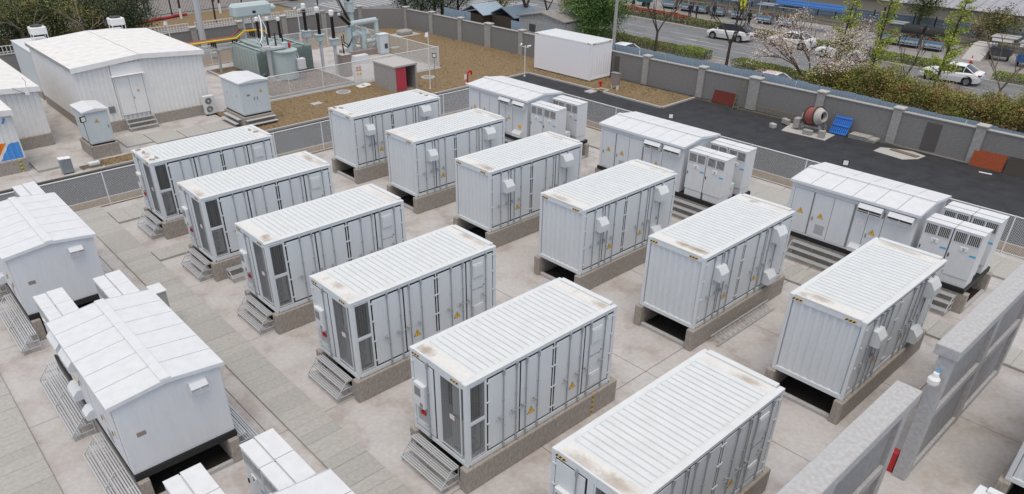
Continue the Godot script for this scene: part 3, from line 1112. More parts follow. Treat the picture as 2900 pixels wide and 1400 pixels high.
func ground() -> void:
	sheet("terrain", M.earth, -120, 260, -300, 60, -0.03, 0.2)
	# the yard: concrete bays with open joints
	var yard := structroot("yard")
	var xs := [-16.0, -10.6, -3.1, 2.9, 8.4, 14.0, 19.6, 24.5, 28.15]
	var zs := [-26.0, -20.1, -14.5, -8.95, -3.4, 2.2, 9.1, 14.4, 20.0]
	for i in xs.size() - 1:
		for j in zs.size() - 1:
			var mb := MB.new()
			mb.bev(xs[i] + 0.011, xs[i + 1] - 0.011, -0.1, 0.0, zs[j] + 0.011, zs[j + 1] - 0.011, 0.006)
			part(mb, "concrete_bay", M.yard_concrete, yard)
	# the bays round the white building
	for i in 4:
		for j in 5:
			var mb := MB.new()
			var x := -16.0 + i * 6.6
			var z := -32.15 - (j + 1) * 6.0
			if x + 6.6 > 10.5:
				continue
			mb.bev(x + 0.006, x + 6.594, -0.1, 0.0, z + 0.006, z + 5.994, 0.004)
			part(mb, "concrete_bay", M.yard_concrete, yard)
	# trench covers
	var walk := structroot("walkway")
	paver_strip(walk, -2.53, -1.26, -25.9, 9.6)
	var left := structroot("walkway")
	paver_strip(left, -10.9, -8.64, -25.9, 9.6)
	var right := structroot("walkway")
	paver_strip(right, 18.20, 19.60, -25.9, 14.0)
	var spurs := structroot("walkway")
	paver_strip(spurs, -1.22, 1.6, -25.0, -23.2, false, 0.7)
	paver_strip(spurs, -1.22, 5.4, -18.85, -17.70, false, 0.66)
	var back := structroot("walkway")
	paver_strip(back, 25.2, 27.4, -25.4, 14.0, true, 0.9)
	# dry grass strip, kerb and service road round the yard
	sheet("verge", M.lawn, -16, 29.3, -27.12, -26.0, 0.0)
	sheet("verge", M.lawn, 28.15, 29.24, -25.99, 20, 0.002)
	sheet("service_road", M.asphalt, -16, 35.74, -31.88, -27.2, 0.004)
	sheet("service_road", M.asphalt, 29.3, 35.74, -27.19, -17.6, 0.004)
	sheet("service_road", M.asphalt, 29.3, 39.75, -17.55, 20, 0.004)
	var k := structroot("kerb")
	kerb(k, Vector3(-16, 0, -27.16), Vector3(29.3, 0, -27.16), 0.1, 0.06)
	kerb(k, Vector3(29.27, 0, -27.1), Vector3(29.27, 0, 20), 0.1, 0.06)
	kerb(k, Vector3(10.3, 0, -31.96), Vector3(35.7, 0, -31.96))
	kerb(k, Vector3(35.82, 0, -32.0), Vector3(35.82, 0, -24.3))
	kerb(k, Vector3(35.9, 0, -24.25), Vector3(36.5, 0, -24.25))
	kerb(k, Vector3(36.47, 0, -24.2), Vector3(36.47, 0, -23.4))
	kerb(k, Vector3(36.4, 0, -23.4), Vector3(35.75, 0, -23.4))
	kerb(k, Vector3(35.75, 0, -23.3), Vector3(35.64, 0, -17.64))
	kerb(k, Vector3(35.7, 0, -17.6), Vector3(39.75, 0, -17.6))
	kerb(k, Vector3(0.9, 0, -32.1), Vector3(4.4, 0, -32.1), 0.12, 0.08)
	# lawns
	var f := FastNoiseLite.new()
	f.frequency = 0.15
	for r in [[10.5, 40.6, -58.5, -32.05], [35.9, 39.75, -32.0, -17.66], [1.0, 4.6, -33.6, -32.2]]:
		var mb := MB.new()
		var nx := int(ceil((r[1] - r[0]) / 0.9))
		var nz := int(ceil((r[3] - r[2]) / 0.9))
		for i in nx:
			for j in nz:
				var q := []
				for e in [[0, 0], [0, 1], [1, 1], [1, 0]]:
					var x: float = lerpf(r[0], r[1], float(i + e[0]) / nx)
					var z: float = lerpf(r[2], r[3], float(j + e[1]) / nz)
					q.append(Vector3(x, 0.05 + 0.035 * f.get_noise_2d(x * 5.0, z * 5.0), z))
				mb.quad(q[1], q[2], q[3], q[0])
		struct(mb, "lawn", M.lawn)
	# dry grass blades on the lawns
	var g := MB.new()
	for i in 26000:
		var r: Array = [[10.6, 40.4, -58, -32.1], [10.6, 40.4, -50, -32.1], [36.0, 39.7, -32.0, -17.7], [1.0, 4.5, -33.5, -32.2]][0 if i < 9000 else (1 if i < 21000 else (2 if i < 25500 else 3))]
		var x := rng.randf_range(r[0], r[1])
		var z := rng.randf_range(r[2], r[3])
		if x > 10.5 and x < 31.6 and z < -38.4 and z > -53.0:
			continue
		if x < 10.8 and z < -36.0:
			continue
		var a := rng.randf() * TAU
		var w := rng.randf_range(0.02, 0.045)
		var h := rng.randf_range(0.03, 0.085)
		var o := Vector3(x, 0.045, z)
		var u := Vector3(cos(a), 0, sin(a))
		var tip := o + Vector3(rng.randf_range(-0.08, 0.08), h, rng.randf_range(-0.08, 0.08))
		var t := rng.randf()
		g.col = Color(0.36, 0.275, 0.16).lerp(Color(0.26, 0.195, 0.11), t)
		if rng.randf() < 0.08:
			g.col = Color(0.13, 0.15, 0.05)
		g.tri(o - u * w, tip, o + u * w)
	var go := part(g, "dry_grass", M.leaf, self)
	tag(go, "short dry brown grass covering the lawns inside the wall", "grass")
	go.set_meta("kind", "stuff")

# ---------- boundary walls ----------

func wall_run(w: Node3D, pts: Array, big: Array, wide: float, h: float, ph: float) -> void:
	# pts: pillar positions; panels with a coping between them
	for i in pts.size():
		var p: Vector3 = pts[i]
		var d: Vector3 = (pts[i + 1] - p) if i + 1 < pts.size() else (p - pts[i - 1])
		var turn := Vector3(0, atan2(-d.z, d.x), 0)
		var e := 0.42 if i in big else 0.27
		var key := "pillar%.2f%.2f" % [e, ph]
		if not shared.has(key):
			var mb := MB.new()
			mb.bev(-e, e, 0.0, ph - 0.1, -0.26, 0.26, 0.015)
			shared[key] = mb.mesh()
			mb = MB.new()
			mb.bev(-e - 0.06, e + 0.06, ph - 0.1, ph, -0.32, 0.32, 0.02)
			shared[key + "cap"] = mb.mesh()
		var pil := inst(shared[key], "pillar", M.pillar_grey, w, p, turn)
		inst(shared[key + "cap"], "cap", M.kerb, pil)
		if i + 1 < pts.size():
			var n := 0.42 if i + 1 in big else 0.27
			var l := d.length()
			var mb := MB.new()
			mb.bx(e, l - n, 0.0, h - 0.08, -wide / 2, wide / 2)
			var pan := inst(mb.mesh(), "wall_panel", M.render_grey, w, p, turn)
			mb = MB.new()
			mb.bev(e + 0.002, l - n - 0.002, h - 0.078, h, -wide / 2 - 0.05, wide / 2 + 0.05, 0.015)
			inst(mb.mesh(), "coping", M.pillar_grey, pan)

func boundary() -> void:
	var w := thing("boundary_wall", "grey rendered boundary wall with square pillars along the street", "wall")
	var pts := [Vector3(40.3, 0, -55.9)]
	for z in [-51.4, -46.6, -42.3, -37.6, -32.9, -28.2, -22.9, -17.6, -13.1, -8.05, -2.9, 1.95, 6.9, 12.0]:
		pts.append(Vector3(40.45 if z < -10 else 40.45 - (z + 10.0) * 0.03, 0, z))
	wall_run(w, pts, [3, 9], 0.24, 2.1, 2.3)
	var b := thing("boundary_wall", "grey rendered boundary wall with white railing behind the substation", "wall")
	var p2 := []
	for x in [-16.0, -11.0, -6.0, -1.0, 4.0, 8.6, 13.2, 17.8, 22.5, 27.2, 31.8, 36.4]:
		p2.append(Vector3(x, 0, -59.2))
	wall_run(b, p2, [], 0.24, 2.15, 2.4)
	var c := MB.new()
	var d := Vector3(40.3, 0, -55.9) - Vector3(36.4, 0, -59.2)
	c.bx(0.27, d.length() - 0.27, 0.0, 2.1, -0.12, 0.12)
	inst(c.mesh(), "wall_panel", M.render_grey, b, Vector3(36.4, 0, -59.2), Vector3(0, atan2(-d.z, d.x), 0))
	# white railing on top of the back wall
	for i in 8:
		var x0: float = p2[i + 2].x + 0.3
		var x1: float = p2[i + 3].x - 0.3
		var mb := MB.new()
		mb.bx(x0, x1, 2.72, 2.77, -59.22, -59.18)
		mb.bx(x0, x1, 2.28, 2.32, -59.22, -59.18)
		var n := int((x1 - x0) / 0.28)
		for k in n + 1:
			var x := lerpf(x0 + 0.03, x1 - 0.03, float(k) / n)
			mb.bx(x - 0.022, x + 0.022, 2.15, 2.76, -59.221, -59.179)
		part(mb, "railing", M.white_paint, b)
	# blue sheet hoarding behind the street wall
	var h := thing("sheet_hoarding", "pale blue corrugated sheet hoarding just behind the street wall", "hoarding", Vector3(41.75, 0, 0))
	var z := -51.0
	var r := RandomNumberGenerator.new()
	r.seed = 9
	while z < 12.0:
		if not (z > -47.0 and z < -41.0) and not (z > -39.0 and z < -36.5):
			var mb := MB.new()
			var top := 2.34 - maxf(0.0, (z + 14.0) * 0.022) + r.randf_range(-0.04, 0.05)
			if z < -36.0:
				top += 0.25
			mb.X = Transform3D(Basis(Vector3.UP, r.randf_range(-0.02, 0.02)), Vector3(r.randf_range(-0.03, 0.03) - maxf(0.0, z + 10.0) * 0.03, 0, z))
			corrugated(mb, Vector3(0, 0, 0), Vector3(0, 0, 1), Vector3.UP, 0.86, top, 0.215, 0.03)
			part(mb, "sheet", M.sheet_blue, h)
		z += 0.875

# ---------- white buildings on the left ----------

func shed(label: String, x0: float, x1: float, z0: float, z1: float, eave: float, ridge: float, base: float, sheets: int) -> Node3D:
	var s := thing("prefab_building", label, "building", Vector3((x0 + x1) / 2, 0, z1), 0.0, "white prefabricated buildings")
	var o := -s.position
	var mb := MB.new()
	mb.X.origin = o
	mb.bev(x0 + 0.02, x1 - 0.02, 0.0, base - 0.002, z0 + 0.02, z1 - 0.02, 0.02)
	part(mb, "plinth", M.plinth, s)
	mb = MB.new()
	mb.X.origin = o
	var xm := (x0 + x1) / 2
	corrugated(mb, Vector3(x0, base, z1 - 0.1), Vector3(1, 0, 0), Vector3.UP, x1 - x0, eave - base, 0.30, 0.065)
	mb.quad(Vector3(x0 + 0.02, eave - 0.01, z1 - 0.1), Vector3(xm, ridge - 0.02, z1 - 0.1), Vector3(x1 - 0.02, eave - 0.01, z1 - 0.1), Vector3(xm, eave - 0.01, z1 - 0.1))
	part(mb, "front_wall", M.building_white, s)
	mb = MB.new()
	mb.X.origin = o
	corrugated(mb, Vector3(x0 + 0.002, base, z0 + 0.1), Vector3(0, 0, 1), Vector3.UP, z1 - z0 - 0.22, eave - base, 0.36, 0.03)
	corrugated(mb, Vector3(x1 - 0.002, base, z1 - 0.12), Vector3(0, 0, -1), Vector3.UP, z1 - z0 - 0.22, eave - base, 0.36, 0.03)
	mb.quad(Vector3(x1, base, z0 + 0.1), Vector3(x1, eave, z0 + 0.1), Vector3(x0, eave, z0 + 0.1), Vector3(x0, base, z0 + 0.1))
	part(mb, "side_wall", M.building_white, s)
	var roof := Node3D.new()
	roof.name = "roof"
	s.add_child(roof)
	var step := (z1 - z0 + 0.2) / sheets
	for side in 2:
		for k in sheets:
			mb = MB.new()
			mb.X.origin = o
			var xe := x0 - 0.12 if side == 0 else x1 + 0.12
			var xr := xm - 0.025 if side == 0 else xm + 0.025
			var za := z0 - 0.1 + k * step + 0.012
			mb.prism(PackedVector2Array([Vector2(xe, eave), Vector2(xr, ridge), Vector2(xr, ridge + 0.06), Vector2(xe, eave + 0.06)]), Vector3(0, 0, za), Vector3.RIGHT, Vector3.UP, step - 0.024)
			part(mb, "roof_sheet", M.building_roof, roof)
	mb = MB.new()
	mb.X.origin = o
	mb.prism(PackedVector2Array([Vector2(x0 - 0.1, eave - 0.02), Vector2(xm, ridge - 0.02), Vector2(x1 + 0.1, eave - 0.02), Vector2(x1 + 0.1, eave - 0.004), Vector2(xm, ridge - 0.004), Vector2(x0 - 0.1, eave - 0.004)]), Vector3(0, 0, z0 - 0.09), Vector3.RIGHT, Vector3.UP, z1 - z0 + 0.18)
	part(mb, "roof_lining", M.pillar_grey, roof)
	mb = MB.new()
	mb.X.origin = o
	mb.prism(PackedVector2Array([Vector2(x0 - 0.13, eave - 0.24), Vector2(xm, ridge - 0.24), Vector2(x1 + 0.13, eave - 0.24), Vector2(x1 + 0.13, eave + 0.07), Vector2(xm, ridge + 0.07), Vector2(x0 - 0.13, eave + 0.07)]), Vector3(0, 0, z1 + 0.102), Vector3.RIGHT, Vector3.UP, 0.02)
	part(mb, "fascia", M.building_white, roof)
	mb = MB.new()
	mb.X.origin = o
	mb.bx(x0 - 0.145, x0 - 0.125, eave - 0.16, eave + 0.07, z0 - 0.1, z1 + 0.1)
	mb.bx(x1 + 0.125, x1 + 0.145, eave - 0.16, eave + 0.07, z0 - 0.1, z1 + 0.1)
	part(mb, "gutter", M.pillar_grey, roof)
	return s

func split_unit(label: String, at: Vector3, turn: float) -> void:
	# a tall outdoor air-conditioning unit with two fans, facing +z
	var a := thing("condenser_unit", label, "air conditioner", at, turn)
	var mb := MB.new()
	mb.bev(0.0, 0.78, 0.12, 1.38, -0.36, 0.0, 0.02)
	part(mb, "case", M.cabinet_paint, a)
	for y in [0.46, 1.04]:
		mb = MB.new()
		mb.lathe(Vector3(0.32, y, 0.002), Vector3(0, 0, 1), [Vector2(0, 0.24), Vector2(0.008, 0.235), Vector2(0.006, 0.0)], 20)
		var fn := part(mb, "fan", M.dark_inside, a)
		mb = MB.new()
		for k in 4:
			mb.lathe(Vector3(0.32, y, 0.012), Vector3(0, 0, 1), [Vector2(0, 0.24 - k * 0.05), Vector2(0.008, 0.236 - k * 0.05), Vector2(0.0, 0.23 - k * 0.05)], 20)
		mb.lathe(Vector3(0.32, y, 0.012), Vector3(0, 0, 1), [Vector2(0, 0.06), Vector2(0.012, 0.05), Vector2(0.012, 0)], 12)
		part(mb, "guard", M.wire, fn)
	for x in [0.08, 0.62]:
		mb = MB.new()
		mb.bx(x, x + 0.06, 0.0, 0.119, -0.34, -0.02)
		part(mb, "foot", M.black, a)

func kiosk(label: String, x0: float, x1: float, z0: float, z1: float, base: float, eave: float, leaves: int, steps: bool) -> Node3D:
	var k := thing("switch_kiosk", label, "kiosk", Vector3((x0 + x1) / 2, 0, z1))
	var o := -k.position
	var mb := MB.new()
	mb.X.origin = o
	mb.bev(x0 - 0.12, x1 + 0.12, 0.0, base - 0.062, z0 - 0.12, z1 + 0.12, 0.02)
	part(mb, "plinth", M.plinth, k)
	mb = MB.new()
	mb.X.origin = o
	mb.bx(x0 + 0.02, x1 - 0.02, base - 0.06, base + 0.04, z0 + 0.02, z1 - 0.02)
	part(mb, "skid_frame", M.black_beam, k)
	mb = MB.new()
	mb.X.origin = o
	mb.bev(x0, x1, base + 0.042, eave, z0, z1, 0.012)
	part(mb, "housing", M.kiosk, k)
	var w := (x1 - x0 - 0.1) / leaves
	for i in leaves:
		mb = MB.new()
		mb.X.origin = o
		var a := x0 + 0.05 + i * w
		mb.bev(a + 0.006, a + w - 0.006, base + 0.12, eave - 0.12, z1 + 0.002, z1 + 0.016, 0.004)
		var door := part(mb, "door", M.kiosk, k)
		mb = MB.new()
		mb.X.origin = o
		mb.bev(a + (0.08 if i > 0 else w - 0.14), a + (0.14 if i > 0 else w - 0.08), (base + eave) / 2 - 0.1, (base + eave) / 2 + 0.1, z1 + 0.016, z1 + 0.04, 0.006)
		part(mb, "handle", M.mid_grey, door)
		if i == leaves - 1:
			inst(warning_mesh(0.26), "warning_sign", M.print, door, o + Vector3(a + w * 0.45, lerpf(base, eave, 0.72), z1 + 0.017))
		else:
			mb = MB.new()
			mb.X.origin = o
			mb.bx(a + w * 0.35, a + w * 0.6, lerpf(base, eave, 0.6), lerpf(base, eave, 0.66), z1 + 0.016, z1 + 0.019)
			part(mb, "name_plate", M.mid_grey, door)
	for i in 2:
		mb = MB.new()
		mb.X.origin = o
		var a := lerpf(z0, z1, i / 2.0) + 0.03
		var b := lerpf(z0, z1, (i + 1) / 2.0) - 0.03
		mb.bev(x0 - 0.016, x0 - 0.002, base + 0.12, eave - 0.12, a, b, 0.004)
		var d2 := part(mb, "door", M.kiosk, k)
		inst(warning_mesh(0.2), "warning_sign", M.print, d2, o + Vector3(x0 - 0.017, lerpf(base, eave, 0.6), (a + b) / 2), Vector3(0, -PI / 2, 0))
	mb = MB.new()
	mb.X.origin = o
	var xm := (x0 + x1) / 2
	mb.prism(PackedVector2Array([Vector2(x0 - 0.1, eave + 0.01), Vector2(x1 + 0.1, eave + 0.01), Vector2(x1 + 0.1, eave + 0.08), Vector2(xm, eave + 0.2), Vector2(x0 - 0.1, eave + 0.08)]), Vector3(0, 0, z0 - 0.1), Vector3.RIGHT, Vector3.UP, z1 - z0 + 0.2)
	part(mb, "roof", M.skid_roof, k)
	if steps:
		for i in 2:
			mb = MB.new()
			mb.X.origin = o
			var y := 0.5 - i * 0.25
			mb.bev(x0 - 0.05, x1 + 0.1, y - 0.05, y, z1 + 0.13 + i * 0.24, z1 + 0.40 + i * 0.24, 0.01)
			part(mb, "step", M.galvanised, k)
			mb = MB.new()
			mb.X.origin = o
			mb.bev(x0 - 0.40 - i * 0.24, x0 - 0.13 - i * 0.24, y - 0.05, y, z0 + 0.3, z1 - 0.3, 0.01)
			part(mb, "step", M.galvanised, k)
		for e in [[x0, z1 + 0.6], [x1 + 0.05, z1 + 0.6]]:
			mb = MB.new()
			mb.X.origin = o
			mb.bx(e[0], e[0] + 0.05, 0.0, 0.2, e[1] - 0.4, e[1])
			part(mb, "step_leg", M.galvanised, k)
	return k

func left_buildings() -> void:
	var wb := shed("large white prefab building with double door and gabled roof", 2.1, 10.5, -49.6, -38.75, 4.34, 4.66, 0.7, 8)
	var o := -wb.position
	var z := -38.85
	var bk := MB.new()
	bk.X.origin = o
	bk.bx(4.412, 6.228, 0.93, 3.46, z + 0.004, z + 0.03)
	part(bk, "door_recess", M.seam, wb)
	for i in 2:
		var mb := MB.new()
		mb.X.origin = o
		mb.bev(4.43 + i * 0.895, 5.305 + i * 0.895, 0.95, 3.44, z + 0.03, z + 0.06, 0.006)
		var d := part(mb, "door", M.building_white, wb)
		if i == 1:
			inst(notice_mesh(0.26, 0.2), "notice", M.print, d, o + Vector3(5.75, 2.75, z + 0.061))
			inst(warning_mesh(0.2), "warning_sign", M.print, d, o + Vector3(5.75, 2.45, z + 0.061))
			mb = MB.new()
			mb.X.origin = o
			mb.bev(5.38, 5.43, 1.95, 2.08, z + 0.06, z + 0.1, 0.006)
			part(mb, "handle", M.mid_grey, d)
	var mb := MB.new()
	mb.X.origin = o
	for x in [4.34, 6.23]:
		mb.bev(x, x + 0.07, 0.72, 4.2, z + 0.001, z + 0.06, 0.006)
	mb.bev(4.412, 6.228, 3.46, 3.53, z + 0.001, z + 0.06, 0.006)
	mb.bx(4.412, 6.228, 3.53, 4.25, z + 0.001, z + 0.03)
	part(mb, "door_frame", M.building_white, wb)
	mb = MB.new()
	mb.X.origin = o
	mb.bev(4.25, 6.35, 3.52, 3.57, z + 0.06, z + 0.35, 0.008)
	part(mb, "canopy", M.building_white, wb)
	mb = MB.new()
	mb.X.origin = o
	for k in 9:
		mb.bx(3.62, 4.02, 1.25 + k * 0.05, 1.275 + k * 0.05, z + 0.002, z + 0.04)
	part(mb, "louvre", M.mid_grey, wb)
	var st := make_stair("building_steps", 4.4, 6.3, "")
	st.set_meta("label", "three grey steel steps below the double door of the white building")
	st.rotation.y = PI / 2
	st.position = Vector3(0, 0, -38.72)
	split_unit("beige outdoor unit with two fans at the white building's corner", Vector3(9.75, 0, -38.2), 0.0)
	split_unit("beige outdoor unit in the gap between the two white buildings", Vector3(0.35, 0, -42.6), PI / 2)
	# two more at the left edge
	shed("white prefab building behind, cut by the left edge, antenna box on its gable", -7.6, -0.1, -49.5, -38.75, 3.62, 3.9, 0.75, 8)
	var s1 := shed("white prefab building at the left edge with orange and blue stripes", -9.6, -2.55, -37.8, -34.55, 3.5, 3.75, 0.75, 3)
	o = -s1.position
	# painted stripes laid on the folds
	for q in [["orange", [[-4.35, 0.80], [-4.0, 0.80], [-3.25, 1.78], [-3.6, 1.78]], Color(0.92, 0.52, 0.08)], ["blue", [[-3.8, 0.80], [-2.62, 0.80], [-2.62, 1.72], [-3.12, 1.72]], Color(0.33, 0.60, 0.88)], ["blue", [[-3.62, 2.85], [-3.42, 2.85], [-3.24, 3.12], [-3.44, 3.12]], Color(0.33, 0.60, 0.88)], ["blue", [[-3.14, 2.85], [-3.0, 2.85], [-2.86, 3.12], [-3.0, 3.12]], Color(0.33, 0.60, 0.88)]]:
		mb = MB.new()
		var pl := PackedVector2Array()
		for p in q[1]:
			pl.append(Vector2(p[0], p[1]))
		# cut to the facets of the folded wall (same folds as corrugated() lays out)
		var cnt := int(round(7.05 / 0.30))
		var pp := 7.05 / cnt
		for i in cnt:
			for f in [[0.0, 0.34, 0.0, 0.0], [0.34, 0.5, 0.0, -0.065], [0.5, 0.84, -0.065, -0.065], [0.84, 1.0, -0.065, 0.0]]:
				var xa: float = -9.6 + (i + f[0]) * pp
				var xb: float = -9.6 + (i + f[1]) * pp
				for piece in Geometry2D.intersect_polygons(pl, PackedVector2Array([Vector2(xa, 0), Vector2(xb, 0), Vector2(xb, 5), Vector2(xa, 5)])):
					var u := Vector3(1, 0, (f[3] - f[2]) / (xb - xa))
					mb.prism(piece, o + Vector3(0, 0, -34.649 + f[2] - u.z * xa), u, Vector3.UP, 0.004)
		if not M.has("stripe_" + q[0]):
			mat("stripe_" + q[0], q[2], 0.6)
		part(mb, q[0] + "_stripe", M["stripe_" + q[0]], s1)
	# antenna box with two cables
	var ab := thing("antenna_box", "small white box with two thin cables on the gable of the rear left building", "box", Vector3(-0.75, 3.3, -38.6))
	mb = MB.new()
	mb.bev(-0.12, 0.12, 0.0, 0.5, -0.04, 0.12, 0.02)
	part(mb, "case", M.white, ab)
	for q in [[Vector3(0.05, 0.5, 0.05), Vector3(0.12, 0.8, 0.02), Vector3(0.02, 1.0, -0.2)], [Vector3(-0.1, 0.1, 0.08), Vector3(-0.4, 0.3, 0.1), Vector3(-0.7, 0.5, 0.0)]]:
		mb = MB.new()
		mb.path(q, 0.012, 5)
		part(mb, "cable", M.black, ab)
	# striped grounding bar down the plinth
	mb = MB.new()
	for k in 7:
		mb.col = Color(0.75, 0.5, 0.03) if k % 2 == 0 else Color(0.1, 0.2, 0.05)
		mb.bx(-2.95, -2.87, k * 0.11, (k + 1) * 0.11, -34.545, -34.53)
	single(mb, "ground_strip", M.print, "yellow and green striped earthing strip on the plinth below the blue stripe", "strip", Vector3.ZERO)
	kiosk("small grey switch kiosk on a concrete block, in front of the white building", 1.0, 2.35, -36.35, -34.15, 0.82, 2.75, 1, false)
	kiosk("larger grey switch kiosk with two doors and steps, beside the substation", 10.75, 12.75, -36.9, -33.95, 0.72, 2.85, 2, true)
	# cover slabs on the ground in front
	var cov := structroot("pavement")
	for r in [[3.1, 4.75, -37.1, -34.9], [4.8, 6.7, -36.85, -34.35], [6.75, 8.3, -36.2, -34.3], [8.32, 9.9, -36.2, -34.3]]:
		mb = MB.new()
		mb.bev(r[0], r[1], 0.002, 0.09, r[2], r[3], 0.01)
		part(mb, "cover_slab", M.slab_concrete, cov)
	mb = MB.new()
	mb.bev(-2.3, -1.0, 0.002, 0.12, -36.0, -33.8, 0.01)
	part(mb, "cover_slab", M.slab_concrete_b, cov)
	var gb := thing("meter_box", "small grey metal box standing on the ground left of the fence", "box", Vector3(-1.3, 0, -32.4))
	mb = MB.new()
	mb.bev(0.0, 0.6, 0.06, 0.86, -0.45, 0.0, 0.015)
	part(mb, "case", M.rod, gb)
	mb = MB.new()
	mb.bev(-0.02, 0.3, 0.86, 0.93, -0.46, 0.01, 0.01)
	mb.bev(0.3, 0.62, 0.86, 0.90, -0.46, 0.01, 0.01)
	part(mb, "lid", M.white, gb)
	mb = MB.new()
	mb.bx(0.03, 0.57, 0.0, 0.058, -0.42, -0.03)
	part(mb, "foot", M.black, gb)
	var sl := thing("cable_stand", "low stand of rusty rails with a pale box on it, by the fence", "stand", Vector3(-0.3, 0, -32.5))
	for k in 3:
		mb = MB.new()
		mb.bx(0.0, 1.3, 0.06, 0.11, -0.5 + k * 0.22, -0.45 + k * 0.22)
		part(mb, "rail", M.pale_bark, sl)
	for x in [0.1, 1.1]:
		mb = MB.new()
		mb.bx(x, x + 0.06, 0.0, 0.059, -0.52, 0.02)
		part(mb, "bearer", M.pale_bark, sl)
	mb = MB.new()
	mb.bev(0.5, 1.1, 0.112, 0.27, -0.45, -0.1, 0.01)
	part(mb, "case", M.cabinet_paint, sl)
	lamp_post("thin lamp post with square floodlight before the small kiosk", Vector3(0.78, 0, -33.6), 2.62, 0.3)
	# containers with fan coolers behind the white building
	for q in [[2.3, "left of the ridge"], [8.3, "right of the ridge"]]:
		var c := thing("equipment_container", "grey container with ribbed sides behind the white building, %s" % q[1], "container", Vector3(q[0], 0, -50.8), 0.0, "containers behind the white building")
		mb = MB.new()
		mb.bx(0.03, 2.41, 0.62, 3.46, -6.0, -0.06)
		part(mb, "shell", M.kiosk, c)
		mb = MB.new()
		mb.bx(-0.065, 2.5, 0.0, 0.6, -6.1, 0.0)
		part(mb, "plinth", M.plinth, c)
		mb = MB.new()
		mb.bev(0.0, 2.44, 3.462, 3.52, -6.05, 0.0, 0.01)
		part(mb, "roof", M.skid_roof, c)
		mb = MB.new()
		mb.bx(0.1, 2.34, 0.7, 3.38, -0.059, -0.05)
		part(mb, "door_seal", M.seal, c)
		for k in 2:
			for j in 4:
				mb = MB.new()
				mb.bev(0.13 + k * 1.11, 1.2 + k * 1.11, 0.74 + j * 0.66, 1.37 + j * 0.66, -0.065, -0.03, 0.005)
				part(mb, "door_panel", M.kiosk, c)
		var fc := thing("dry_cooler", "white fan cooler on legs on the grey container, %s" % q[1], "fan cooler", Vector3(q[0] + 1.3, 3.52, -55.0), 0.0, "fan coolers on the rear containers")
		mb = MB.new()
		mb.bev(0.0, 1.15, 0.42, 0.98, -1.0, 0.0, 0.05)
		part(mb, "case", M.white, fc)
		mb = MB.new()
		mb.lathe(Vector3(0.55, 0.98, -0.5), Vector3.UP, [Vector2(0, 0.44), Vector2(0.1, 0.44), Vector2(0.1, 0.40), Vector2(0.02, 0.38), Vector2(0.02, 0)], 24)
		var fan := part(mb, "fan", M.dark_inside, fc)
		mb = MB.new()
		for k in 6:
			var a := TAU * k / 6.0
			mb.tube(Vector3(0.55, 1.09, -0.5), Vector3(0.55 + cos(a) * 0.42, 1.09, -0.5 + sin(a) * 0.42), 0.012, 0.012, 5)
		part(mb, "guard", M.mid_grey, fan)
		for e in [[0.04, -0.96], [1.06, -0.96], [0.04, -0.06], [1.06, -0.06]]:
			mb = MB.new()
			mb.bx(e[0], e[0] + 0.05, 0.0, 0.43, e[1], e[1] + 0.05)
			part(mb, "leg", M.white, fc)

func lamp_post(label: String, at: Vector3, h: float, turn: float) -> void:
	var p := thing("flood_lamp", label, "lamp", at, turn)
	var mb := MB.new()
	mb.tube(Vector3.ZERO, Vector3(0, h - 0.2, 0), 0.025, 0.025, 8)
	part(mb, "pole", M.mid_grey, p)
	mb = MB.new()
	mb.bev(-0.17, 0.17, h - 0.22, h + 0.12, -0.03, 0.05, 0.01)
	var b := part(mb, "lamp_case", M.black, p)
	mb = MB.new()
	mb.bx(-0.12, 0.12, h - 0.17, h + 0.07, 0.05, 0.056)
	part(mb, "lens", M.white, b)

func camera_pole(label: String, at: Vector3, h: float, heads: int) -> void:
	var p := thing("camera_pole", label, "pole", at)
	var mb := MB.new()
	mb.tube(Vector3.ZERO, Vector3(0, h, 0), 0.045, 0.04, 10)
	mb.bx(-0.1, 0.1, 0.0, 0.02, -0.1, 0.1)
	part(mb, "pole", M.white_paint, p)
	if heads == 2:
		mb = MB.new()
		mb.tube(Vector3(0, h - 0.12, -0.42), Vector3(0, h - 0.12, 0.42), 0.025, 0.025, 8)
		part(mb, "arm", M.white_paint, p)
		for s in [-1.0, 1.0]:
			mb = MB.new()
			mb.lathe(Vector3(-0.16, h + 0.0, s * 0.40), Vector3(1, 0.15, s * 0.5), [Vector2(0, 0), Vector2(0, 0.07), Vector2(0.32, 0.07), Vector2(0.34, 0.05), Vector2(0.34, 0)], 12)
			part(mb, "camera", M.white, p)
	else:
		mb = MB.new()
		mb.tube(Vector3(0, h - 0.25, 0), Vector3(-0.2, h - 0.2, 0.1), 0.02, 0.02, 6)
		part(mb, "arm", M.white_paint, p)
		mb = MB.new()
		mb.lathe(Vector3(-0.22, h - 0.02, 0.1), Vector3(0, -1, 0), [Vector2(0, 0), Vector2(0.01, 0.09), Vector2(0.2, 0.12), Vector2(0.26, 0.14), Vector2(0.36, 0.1), Vector2(0.4, 0)], 14)
		part(mb, "dome_camera", M.white, p)

# ---------- substation ----------

func insulator(mb: MB, a: Vector3, b: Vector3, r: float, sheds: int) -> void:
	var l := a.distance_to(b)
	var prof := [Vector2(0, 0), Vector2(0, r * 0.7)]
	for k in sheds:
		var t := l * k / sheds
		prof.append(Vector2(t + l / sheds * 0.15, r * 0.72))
		prof.append(Vector2(t + l / sheds * 0.45, r))
		prof.append(Vector2(t + l / sheds * 0.6, r * 0.72))
	prof.append(Vector2(l, r * 0.7))
	prof.append(Vector2(l, 0))
	mb.lathe(a, b - a, prof, 12)

